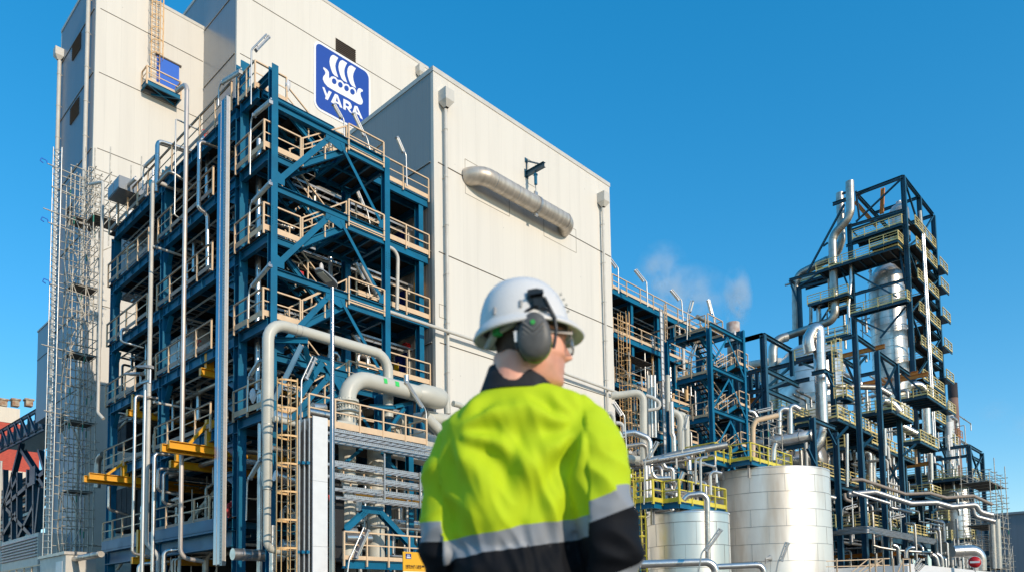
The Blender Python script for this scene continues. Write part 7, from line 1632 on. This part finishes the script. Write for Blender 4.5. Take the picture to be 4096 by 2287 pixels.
def head_rings():
    out = []
    for (z, xf, xb), w_ in zip(prof, hw):
        base = min(xf, .076 if z < -.04 else .086); ring = []
        for j in range(56):
            a = 2*math.pi*j/56; ca, sa = math.cos(a), math.sin(a); cx = (base+xb)/2; rx = (base-xb)/2
            k = (abs(ca)**2.3+abs(sa)**2.3)**(-1/2.3)
            x = cx+rx*ca*k; y = w_*sa*k
            if ca > 0:
                sg = .014 if -.05 < z < .02 else .03
                x += (xf-base)*math.exp(-(y/sg)**2)
                if -.012 < z < .014: x -= .009*math.exp(-((abs(y)-.032)/.014)**2)      # eye sockets
                if -.045 < z < -.01: x += .004*math.exp(-((abs(y)-.042)/.016)**2)      # cheekbones
            ring.append(hp_(x, y, z))
        out.append(ring)
    return out[::-1]
per = thing('person', FEET, 'person seen from behind in a yellow-green and black jacket with white helmet, looking right', 'person')
bmh = MB()
loft(bmh, head_rings())
# neck
nb = zp(490, 600, WP+.01); bmh.tube([hp_(-.045, 0, -.04), hp_(-.052, 0, -.10), nb+V((0, 0, -.03))], [.060, .059, .068], 24)
for sgn in (1, -1): bmh.lathe(hp_(-.012, .074*sgn, -.012), [(.001, 0), (.03, .004), (.034, .012), (.018, .016), (.001, .014)], 16, LH*sgn)   # ears
# inner torso, arms, legs
def seg_tube(m, pts, rs, seg=20): m.tube(pts, rs, seg)
hipz = Z0+.95
TX = [(zp(490, 640, WP+.03), .06, .045), (zp(480, 730, WP+.03), .13, .06), (zp(470, 830, WP+.03), .15, .07), (zp(460, 1000, WP+.03), .14, .075), (zp(465, 1250, WP+.03), .13, .075)]
loft(bmh, [ell(c, rx, ry, RH, AH, 36) for c, rx, ry in TX]+[ell(V((TX[-1][0].x, TX[-1][0].y, z)), rx, ry, RH, AH, 36) for z, rx, ry in ((hipz+.12, .155, .105), (hipz, .17, .11), (hipz-.1, .16, .10))])
LA = [zp(240, 838, WP+.04), zp(182, 970, WP+.05), zp(168, 1130, WP+.05), zp(160, 1330, WP+.04)]; el = LA[-1]; LA += [el+AH*.06-ZU*.06, el+AH*.16-ZU*.17+RH*.02]
RA = [zp(792, 800, WP-.0), zp(846, 900, WP-.04), zp(880, 1080, WP-.06), zp(926, 1330, WP-.06)]; er = RA[-1]; RA += [er+AH*.05-ZU*.08, er+AH*.13-ZU*.2-RH*.02]
seg_tube(bmh, LA, [.05, .05, .046, .042, .036, .028]); seg_tube(bmh, RA, [.055, .05, .048, .042, .038, .028])
def hand(m, wr, d, thumb):
    d = V(d).normalized(); s_ = d.cross(ZU).normalized()*thumb; n_ = s_.cross(d)
    loft(m, [ell(wr+d*t, a, b, s_, n_, 14) for t, a, b in ((-.01, .027, .02), (.03, .038, .015), (.07, .042, .014), (.095, .038, .012))])
    for k, (o, L) in enumerate(((-.03, .062), (-.011, .074), (.010, .080), (.029, .072))):
        b0 = wr+d*.088+s_*o; cu = n_*(-1); 
        m.tube([b0, b0+d*L*.5+cu*.006, b0+d*L*.78+cu*.022, b0+d*L*.92+cu*.042], [.0095, .0088, .008, .0068], 10)
    b0 = wr+d*.03+s_*.034; m.tube([b0, b0+d*.03+s_*.024, b0+d*.06+s_*.03-n_*.01], [.0115, .0105, .008], 10)
hand(bmh, LA[-1], LA[-1]-LA[-2], -1); hand(bmh, RA[-1], RA[-1]-RA[-2], 1)
for sx in (-.09, .09):
    h0 = V((TX[-1][0].x, TX[-1][0].y, hipz-.02))+RH*sx; seg_tube(bmh, [h0, h0-ZU*.42+AH*.02, h0-ZU*.84], [.085, .058, .042]); seg_tube(bmh, [h0-ZU*.84, h0-ZU*.88+AH*.12], [.042, .035])
M_skin = noisy('skin', (.98, .48, .33), .5, amt=.25, scale=18, col2=(.94, .38, .25))
M_skin.node_tree.nodes['Principled BSDF'].inputs['Subsurface Radius'].default_value = (.02, .008, .005)
bo = bmh.build('body', M_skin, per); remesh(bo, .0055, 3)
# stubble / hair colour by region
def attr_color(ob, mat, fn, name):
    a = ob.data.attributes.new(name, 'FLOAT', 'POINT'); a.data.foreach_set('value', [fn(ob.matrix_world @ v.co if False else v.co+per.location) for v in ob.data.vertices])
ob = bo
def stub(p):
    q = p-HC; x, y, z = q.dot(FH), q.dot(LH), q.z
    if z > -.03 or z < -.135 or x < -.0: return 0.0
    return max(0, min(1, (-.03-z)/.02))*max(0, min(1, (x+.0)/.03))*(.75+.25*mno.noise(p*60))
attr_color(bo, M_skin, stub, 'stubble')
nn = M_skin.node_tree.nodes; ll = M_skin.node_tree.links; at_ = nn.new('ShaderNodeAttribute'); at_.attribute_name = 'stubble'; mx = nn.new('ShaderNodeMix'); mx.data_type = 'RGBA'; src = nn['Principled BSDF'].inputs['Base Color'].links[0].from_socket
ll.new(src, mx.inputs['A']); mx.inputs['B'].default_value = (.34, .17, .11, 1); mmf = nn.new('ShaderNodeMath'); mmf.operation = 'MULTIPLY'; mmf.inputs[1].default_value = .6; ll.new(at_.outputs['Fac'], mmf.inputs[0]); ll.new(mmf.outputs[0], mx.inputs['Factor']); ll.new(mx.outputs['Result'], nn['Principled BSDF'].inputs['Base Color'])
# hair: cap of short dark hair at back and sides
hm = MB(); rings = []
for (z, xf, xb), w_ in list(zip(prof, hw)):
    if z < -.068: continue
    ring = []
    lim = .02 if z < .02 else .2
    for j in range(56):
        a = 2*math.pi*j/56; ca, sa = math.cos(a), math.sin(a); base = min(xf, .086); cx = (base+xb)/2; rx = (base-xb)/2; k = (abs(ca)**2.3+abs(sa)**2.3)**(-1/2.3)
        g_ = .006+.002*mno.noise(V((a*9, z*300, 0))); x = cx+(rx+g_)*ca*k; y = (w_+g_)*sa*k
        if z < .03 and x > -.012: x = -.012+ (x+.012)*.02; y = y*.9
        ring.append(hp_(x, y, z))
    rings.append(ring)
loft(hm, rings[::-1]); hm.build('hair', noisy('dark_hair', (.085, .05, .034), .7, amt=.5, scale=90), per)
# ---- jacket
jm = MB()
rows = [(560, 400, 575, .070), (580, 378, 612, .078), (600, 335, 690, .088), (625, 290, 770, .098), (655, 245, 838, .108), (700, 198, 868, .118), (770, 150, 862, .130), (880, 118, 815, .140), (1000, 122, 786, .142), (1120, 150, 772, .140), (1220, 180, 768, .140), (1330, 192, 775, .120), (1438, 188, 785, .148)]
rr = []
for y, l, r_, d in rows:
    c = zp((l+r_)/2, y, WP+.03); hwid = (zp(r_, y, WP)-zp(l, y, WP)).length/2; rr.append(ell(c, hwid, d, RH, AH, 48, 2.5))
cb = zp(486, 1438, WP+.03); 
for dz, wd, d in ((-.12, .185, .15), (-.22, .19, .15)): rr.append(ell(V((cb.x, cb.y, cb.z+dz)), wd, d, RH, AH, 48, 2.5))
loft(jm, rr)
jm.tube(LA[:-1]+[LA[-1]-(LA[-1]-LA[-2])*.1], [.078, .079, .076, .072, .064, .048], 24)
jm.lathe(LA[0], [(.001, -.078), (.055, -.055), (.078, 0), (.055, .055), (.001, .078)], 20)
jm.tube(RA[:-1]+[RA[-1]-(RA[-1]-RA[-2])*.1], [.084, .083, .082, .084, .072, .052], 24)
jm.lathe(RA[0], [(.001, -.084), (.06, -.06), (.084, 0), (.06, .06), (.001, .084)], 20)
jk = jm.build('jacket', M_black, per); remesh(jk, .0065, 10)
def seg_d(p, a, b):
    ab = b-a; t = max(0, min(1, (p-a).dot(ab)/ab.dot(ab))); return (p-(a+ab*t)).length, t
def arm_param(p, A_):
    best = (9, 0); L = 0
    for a, b in zip(A_[:-1], A_[1:]):
        d, t = seg_d(p, a, b)
        if d < best[0]: best = (d, L+t*(b-a).length)
        L += (b-a).length
    return best
LAx = LA; RAx = RA
def classify(p):
    q = p-zp(486, 700); x = q.dot(RH)
    dl, tl = arm_param(p, LAx); dr, tr_ = arm_param(p, RAx)
    if x < -.20 and dl < .12: 
        return 'L', tl
    lim = .162 if True else 0
    if dr < .105 and x > lim+.01: return 'R', tr_
    return 'T', 0
# fold displacement
me = jk.data; me.update()
off = per.location; nor = [v.normal.copy() for v in me.vertices]; band = []
zb0 = zp(205, 1250).z
for i, v in enumerate(me.vertices):
    p = v.co+off; q = p-zp(486, 900); u, h = q.dot(RH), q.z
    k, t = classify(p)
    d = 0.0
    if k == 'T':
        # hanging diagonal folds that fan out from both armholes, stronger lower down
        for (fx, fz, sg, ph) in ((-.17, .06, 1, 0.0), (.17, .08, -1, 1.7)):
            dx, dz = (u-fx), (h-fz); r_ = math.hypot(dx, dz)+.02; an = math.atan2(dz, dx*sg)
            d += .012*math.sin(an*9+ph+3*mno.noise(V((u*7, h*5, ph))))*math.exp(-((r_-.14)/.12)**2)*min(1, max(0, (r_-.05)/.06))
        n1 = mno.noise(V((u*9+h*3, h*3.4, 2.1))); d += .017*(.5-abs(n1)*2)*(.5+.5*min(1, max(0, (.12-h)/.2)))
        d += .009*mno.noise(V((u*19-h*7, h*6, 5)))
        d += .006*(.4-abs(mno.noise(V((u*30+h*9, h*8, 9))))*2)*min(1, max(.2, (.05-h)/.2))
        d += .007*math.exp(-((h+.235)/.02)**2)*mno.noise(V((u*12, 0, 3)))
    else:
        s_ = 1 if k == 'R' else -1
        n1 = mno.noise(V((u*6, h*13+u*5*s_, 7.7))); d += .013*(.45-abs(n1)*2)
        d += .007*mno.noise(V((u*18, h*20, 1.3)))
        d += .007*math.sin(h*55+u*30*s_)*math.exp(-((t-.42)/.12)**2)
    d *= max(0, min(1, (.16-h)/.06)) if k == 'T' else 1
    v.co += nor[i]*d
    # seam trench at the armholes
    if k == 'T': band.append((zb0+.035*(u/.25)*1.0-p.z))           # >0 below top of the torso band
    elif k == 'L': band.append(t-sum((LA[i]-LA[i+1]).length for i in range(2))-.052)
    else: band.append(t-sum((RA[i]-RA[i+1]).length for i in range(2))-.008+.02*(u-.2)/.1)
# ---- stitched seams: thin raised lines across the yoke and down the back panels
a = me.attributes.new('band', 'FLOAT', 'POINT'); a.data.foreach_set('value', band); me.update()
def jacket_mat():
    mt = newmat('jacket_cloth', (.5, .9, .05), .75); n = mt.node_tree.nodes; L = mt.node_tree.links; b = n['Principled BSDF']
    at_ = n.new('ShaderNodeAttribute'); at_.attribute_name = 'band'
    def step(e):
        q = n.new('ShaderNodeMath'); q.operation = 'GREATER_THAN'; L.new(at_.outputs['Fac'], q.inputs[0]); q.inputs[1].default_value = e; return q.outputs[0]
    g = n.new('ShaderNodeNewGeometry'); nz = n.new('ShaderNodeTexNoise'); nz.inputs['Scale'].default_value = 260; L.new(g.outputs['Position'], nz.inputs['Vector'])
    n2 = n.new('ShaderNodeTexNoise'); n2.inputs['Scale'].default_value = 9; L.new(g.outputs['Position'], n2.inputs['Vector'])
    mx0 = n.new('ShaderNodeMix'); mx0.data_type = 'RGBA'; mx0.inputs['A'].default_value = (.56, .70, .02, 1); mx0.inputs['B'].default_value = (.49, .62, .015, 1); L.new(n2.outputs['Fac'], mx0.inputs['Factor'])
    m1 = n.new('ShaderNodeMix'); m1.data_type = 'RGBA'; L.new(step(0), m1.inputs['Factor']); L.new(mx0.outputs['Result'], m1.inputs['A']); m1.inputs['B'].default_value = (.30, .31, .33, 1)
    m2 = n.new('ShaderNodeMix'); m2.data_type = 'RGBA'; L.new(step(.052), m2.inputs['Factor']); L.new(m1.outputs['Result'], m2.inputs['A']); m2.inputs['B'].default_value = (.008, .0085, .011, 1)
    m3 = n.new('ShaderNodeMix'); m3.data_type = 'RGBA'; L.new(step(.166), m3.inputs['Factor']); L.new(m2.outputs['Result'], m3.inputs['A']); m3.inputs['B'].default_value = (.30, .31, .33, 1)
    m4 = n.new('ShaderNodeMix'); m4.data_type = 'RGBA'; L.new(step(.218), m4.inputs['Factor']); L.new(m3.outputs['Result'], m4.inputs['A']); m4.inputs['B'].default_value = (.008, .0085, .011, 1)
    L.new(m4.outputs['Result'], b.inputs['Base Color'])
    r_ = n.new('ShaderNodeMath'); r_.operation = 'SUBTRACT'; L.new(step(0), r_.inputs[0]); L.new(step(.052), r_.inputs[1])
    rm = n.new('ShaderNodeMapRange'); rm.inputs['To Min'].default_value = .72; rm.inputs['To Max'].default_value = .38; L.new(r_.outputs[0], rm.inputs['Value']); L.new(rm.outputs[0], b.inputs['Roughness'])
    b.inputs['Specular IOR Level'].default_value = .15
    bp = n.new('ShaderNodeBump'); bp.inputs['Strength'].default_value = .25; bp.inputs['Distance'].default_value = .001; L.new(nz.outputs['Fac'], bp.inputs['Height']); L.new(bp.outputs[0], b.inputs['Normal'])
    return mt
me.materials.clear(); me.materials.append(jacket_mat())
# stand collar
cm = MB(); c0 = zp(490, 600, WP+.02); c1 = zp(490, 515, WP+.02)
ro = [ell(c0+ZU*-.01, .104, .090, RH, AH, 40), ell(c0+(c1-c0)*.45, .092, .084, RH, AH, 40), ell(c1, .078, .074, RH, AH, 40), ell(c1, .072, .068, RH, AH, 40), ell(c0, .066, .062, RH, AH, 40)]
for q in ro[2:4]:
    for p in q: p += -RH*.0+ZU*(-.012*((p-c1).dot(RH)/.07))*1.0
loft(cm, ro, capt=False, capb=False); co_ = cm.build('collar', noisy('black_cloth', (.014, .015, .02), .8, amt=.3, scale=40), per)
# trousers and boots
tm = MB()
for sx in (-.09, .09):
    h0 = V((cb.x, cb.y, hipz+.02))+RH*sx; seg_tube(tm, [h0, h0-ZU*.44+AH*.01, h0-ZU*.84], [.11, .082, .075], 20)
loft(tm, [ell(V((cb.x, cb.y, z)), a_, b_, RH, AH, 36) for z, a_, b_ in ((hipz+.22, .165, .125), (hipz+.08, .18, .135), (hipz-.06, .185, .135))])
tb_o = tm.build('trousers', noisy('dark_trousers', (.014, .015, .02), .8, amt=.3, scale=20), per); remesh(tb_o, .012, 4)
for sx in (-.09, .09):
    q = V((cb.x, cb.y, Z0))+RH*sx; m = MB(); loft(m, [ell(q+AH*o+ZU*z, a_, b_, RH, AH, 24) for o, z, a_, b_ in ((.05, 0.0, .05, .15), (.05, .03, .052, .15), (.04, .07, .05, .13), (0, .11, .05, .07), (-.01, .2, .052, .058))]); m.build('boot', M_black, per)
# ---- helmet
HT = R(-5)   # brim pitch
FH2 = (FH*math.cos(HT)+ZU*.075).normalized(); ZH = LH.cross(FH2)*-1; ZH = FH2.cross(LH)
if ZH.z < 0: ZH = -ZH
HO = hp_(-.021, 0, .034)
M_helm = noisy('helmet_white', (.82, .77, .72), .28, amt=.08, scale=20)
def hpt(x, y, z): return HO+FH2*x+LH*y+ZH*z
hm = MB(); rings = []
N = 64
def helm_ring(k, grow=0):
    # k from 0 (rim) to 1 (top)
    th = math.pi/2*k; out = []
    for j in range(N):
        a = 2*math.pi*j/N; ca, sa = math.cos(a), math.sin(a); rx, ry = .120+grow, .104+grow
        x = rx*ca*math.cos(th)**.82; y = ry*sa*math.cos(th)**.82; z = .135*math.sin(th)**1.0
        z += .006*math.exp(-(y/.016)**2)*math.sin(th)
        out.append(hpt(x, y, z))
    return out
rings = [helm_ring(k/14) for k in range(15)]
hm.quadset([p for r_ in rings for p in r_], [(i*N+j, i*N+(j+1) % N, (i+1)*N+(j+1) % N, (i+1)*N+j) for i in range(14) for j in range(N)], True)
inner = [[HO+(p-HO)*.965 for p in r_] for r_ in rings]
hm.quadset([p for r_ in inner for p in r_], [(i*N+j, (i+1)*N+j, (i+1)*N+(j+1) % N, i*N+(j+1) % N) for i in range(14) for j in range(N)], True)
shell = hm.build('helmet', M_helm, per)
bm_ = MB(); r0, r1, r2, r3 = [], [], [], []
for j in range(N):
    a = 2*math.pi*j/N; ca, sa = math.cos(a), math.sin(a); ext_ = .015+.026*max(0, ca)**2.2+.004*max(0, -ca); dn = .006+.018*max(0, ca)**2+.012*max(0, -ca)
    r0.append(hpt(.120*ca, .104*sa, .012)); r1.append(hpt((.121+ext_*.6)*ca, (.105+ext_*.6)*sa, -dn*.2)); r2.append(hpt((.120+ext_)*ca, (.104+ext_)*sa, -dn)); r3.append(hpt((.117+ext_*.95)*ca, (.101+ext_*.95)*sa, -dn-.006))
r4 = [hpt(.112*math.cos(2*math.pi*j/N), .096*math.sin(2*math.pi*j/N), .002) for j in range(N)]
L5 = [r0, r1, r2, r3, r4]; bm_.quadset([p for r_ in L5 for p in r_], [(i*N+j, i*N+(j+1) % N, (i+1)*N+(j+1) % N, (i+1)*N+j) for i in range(4) for j in range(N)], True)
bm_.build('brim', M_helm, shell)
# slots and dark side clip
m = MB(); SD = -1   # his right side faces the camera: LH points to his left
def side(x, z, o=0): 
    y = -.104*math.sqrt(max(0, 1-(x/.120)**2))*max(.2, (1-(max(z, 0)/.135)**2))**.42; return hpt(x, y-o, z)
for sx, sz in ((-.095, .03), (-.035, .035)): c = side(sx, sz, .001); m.tube([c-ZH*.01, c+ZH*.008+FH2*.003], .0045, 8)
m.build('vent_slot', M_grey, shell)
em = MB(); M_plas = noisy('black_plastic', (.012, .013, .015), .35, amt=.2, scale=30); M_muff = noisy('dark_grey_muff', (.13, .122, .112), .5, amt=.3, scale=25)
ear = thing('ear_defender', hp_(-.004, -.10, -.015), 'black and grey ear defender clipped to the side of the white helmet', 'ear defender')
def s3(a, b, o=0.0):      # point on the picture plane near his right side
    p = zp(a, b, WP-.094-o); return p
m = MB(); m.poly([s3(535, 125), s3(575, 118), s3(608, 124), s3(606, 150), s3(625, 205), s3(600, 215), s3(560, 212), s3(545, 190), s3(530, 160)], AH*.03); m.bar(s3(545, 150, .006), s3(608, 140, .006), .006, .02, up=AH); m.bar(s3(572, 165, .006), s3(575, 200, .006), .012, .006, up=AH); m.build('helmet_clip', M_plas, ear)
for pts in (((562, 205), (530, 225), (500, 262), (480, 310), (478, 360), (490, 400)), ((600, 205), (640, 225), (662, 262), (668, 310), (662, 360), (655, 395)), ((612, 160), (640, 215), (664, 260))):
    m = MB(); m.tube([s3(*p) for p in pts], .0048, 8, .01); m.build('wire_arm', M_plas, ear)
q = s3(566, 345, -.004); m = MB(); nrm = (-AH*.96-RH*.12+ZU*-.1).normalized(); up2 = (ZU-nrm*ZU.dot(nrm)).normalized(); sd2 = up2.cross(nrm)
def cup(m, offs):
    rings = []
    for o, k in offs: rings.append([q+nrm*o+sd2*(.042*k*math.cos(a)*(1-.08*math.sin(a)))+up2*(.058*k*math.sin(a)) for a in [2*math.pi*j/36 for j in range(36)]])
    loft(m, rings)
cup(m, ((-.012, 1.02), (.010, 1.04), (.019, .96), (.025, .80), (.028, .5), (.029, .1))); m.build('ear_cup', M_muff, ear)
m = MB()
for k in range(5):
    c = q+nrm*(.0285-.0012*k)+up2*(.018-.012*k); m.tube([c-sd2*.026+up2*.014, c-up2*.008, c+sd2*.026+up2*.014], .0026, 6)
m.build('chevron', noisy('mid_grey', (.20, .19, .175), .5, amt=.1, scale=9), ear)
m = MB(); m.tube([q+nrm*.028+up2*.03, q+nrm*.0315+up2*.03], .006, 14); m.build('green_mark', newmat('green_mark', (.06, .45, .08), .5), ear)
m = MB(); cup(m, ((-.034, .95), (-.026, 1.03), (-.013, 1.03))); m.build('cushion', noisy('green_black', (.10, .38, .02), .6, amt=.3, scale=20), ear)
m = MB(); m.bar(s3(478, 320), s3(482, 370), .008, .014, up=AH); m.build('slider', M_white, ear)
# harness at the nape
m = MB(); m.tube([hpt(-.088, -.05, .0), hpt(-.096, -.035, -.028), hpt(-.10, 0, -.04), hpt(-.096, .035, -.028)], .011, 10, .02); m.tube([hpt(-.03, -.085, .0), hpt(-.06, -.07, -.012), hpt(-.085, -.05, -.02)], .008, 8, .02); m.build('harness', noisy('pale_harness', (.5, .5, .47), .5, amt=.3, scale=20), shell)
m = MB(); m.cb(hpt(-.088, -.052, -.02), .018, .018, .022); m.build('green_knob', newmat('green_knob', (.02, .35, .08), .5), shell)
# glasses
gl = thing('safety_glasses', hp_(.10, 0, .006), 'clear safety glasses on the face of the person', 'glasses')
Gm = newmat('clear_lens', (.9, .9, .9), .04); Gm.node_tree.nodes['Principled BSDF'].inputs['Transmission Weight'].default_value = .92; Gm.node_tree.nodes['Principled BSDF'].inputs['IOR'].default_value = 1.25
m = MB(); rings = []
for z in (.024, .012, 0, -.014, -.022):
    rings.append([hp_(.112-.9*(t*.062)**2*8-abs(z)*.06, t*.066, z) for t in [k/10-1 for k in range(21)]])
vs = [p for r_ in rings for p in r_]; m.quadset(vs, [(i*21+j, i*21+j+1, (i+1)*21+j+1, (i+1)*21+j) for i in range(4) for j in range(20)], True)
lens = m.build('lens', Gm, gl); sf_ = lens.modifiers.new('t', 'SOLIDIFY'); sf_.thickness = .002
for s_ in (-1, 1):
    m = MB(); m.bar(hp_(.088, .068*s_, .012), hp_(-.01, .079*s_, .012), .004, .009); m.build('temple', newmat('clear_grey', (.10, .085, .08), .4), gl)
# emblem-free faint dark print at helmet front
m = MB(); 
for k in range(4): c = side(.085+.008*k, .075-.012*k, .001); m.tube([c, c+FH2*.004-ZH*.002], .0035, 6)
m.build('faded_print', newmat('faded_print', (.25, .25, .22), .5), shell)
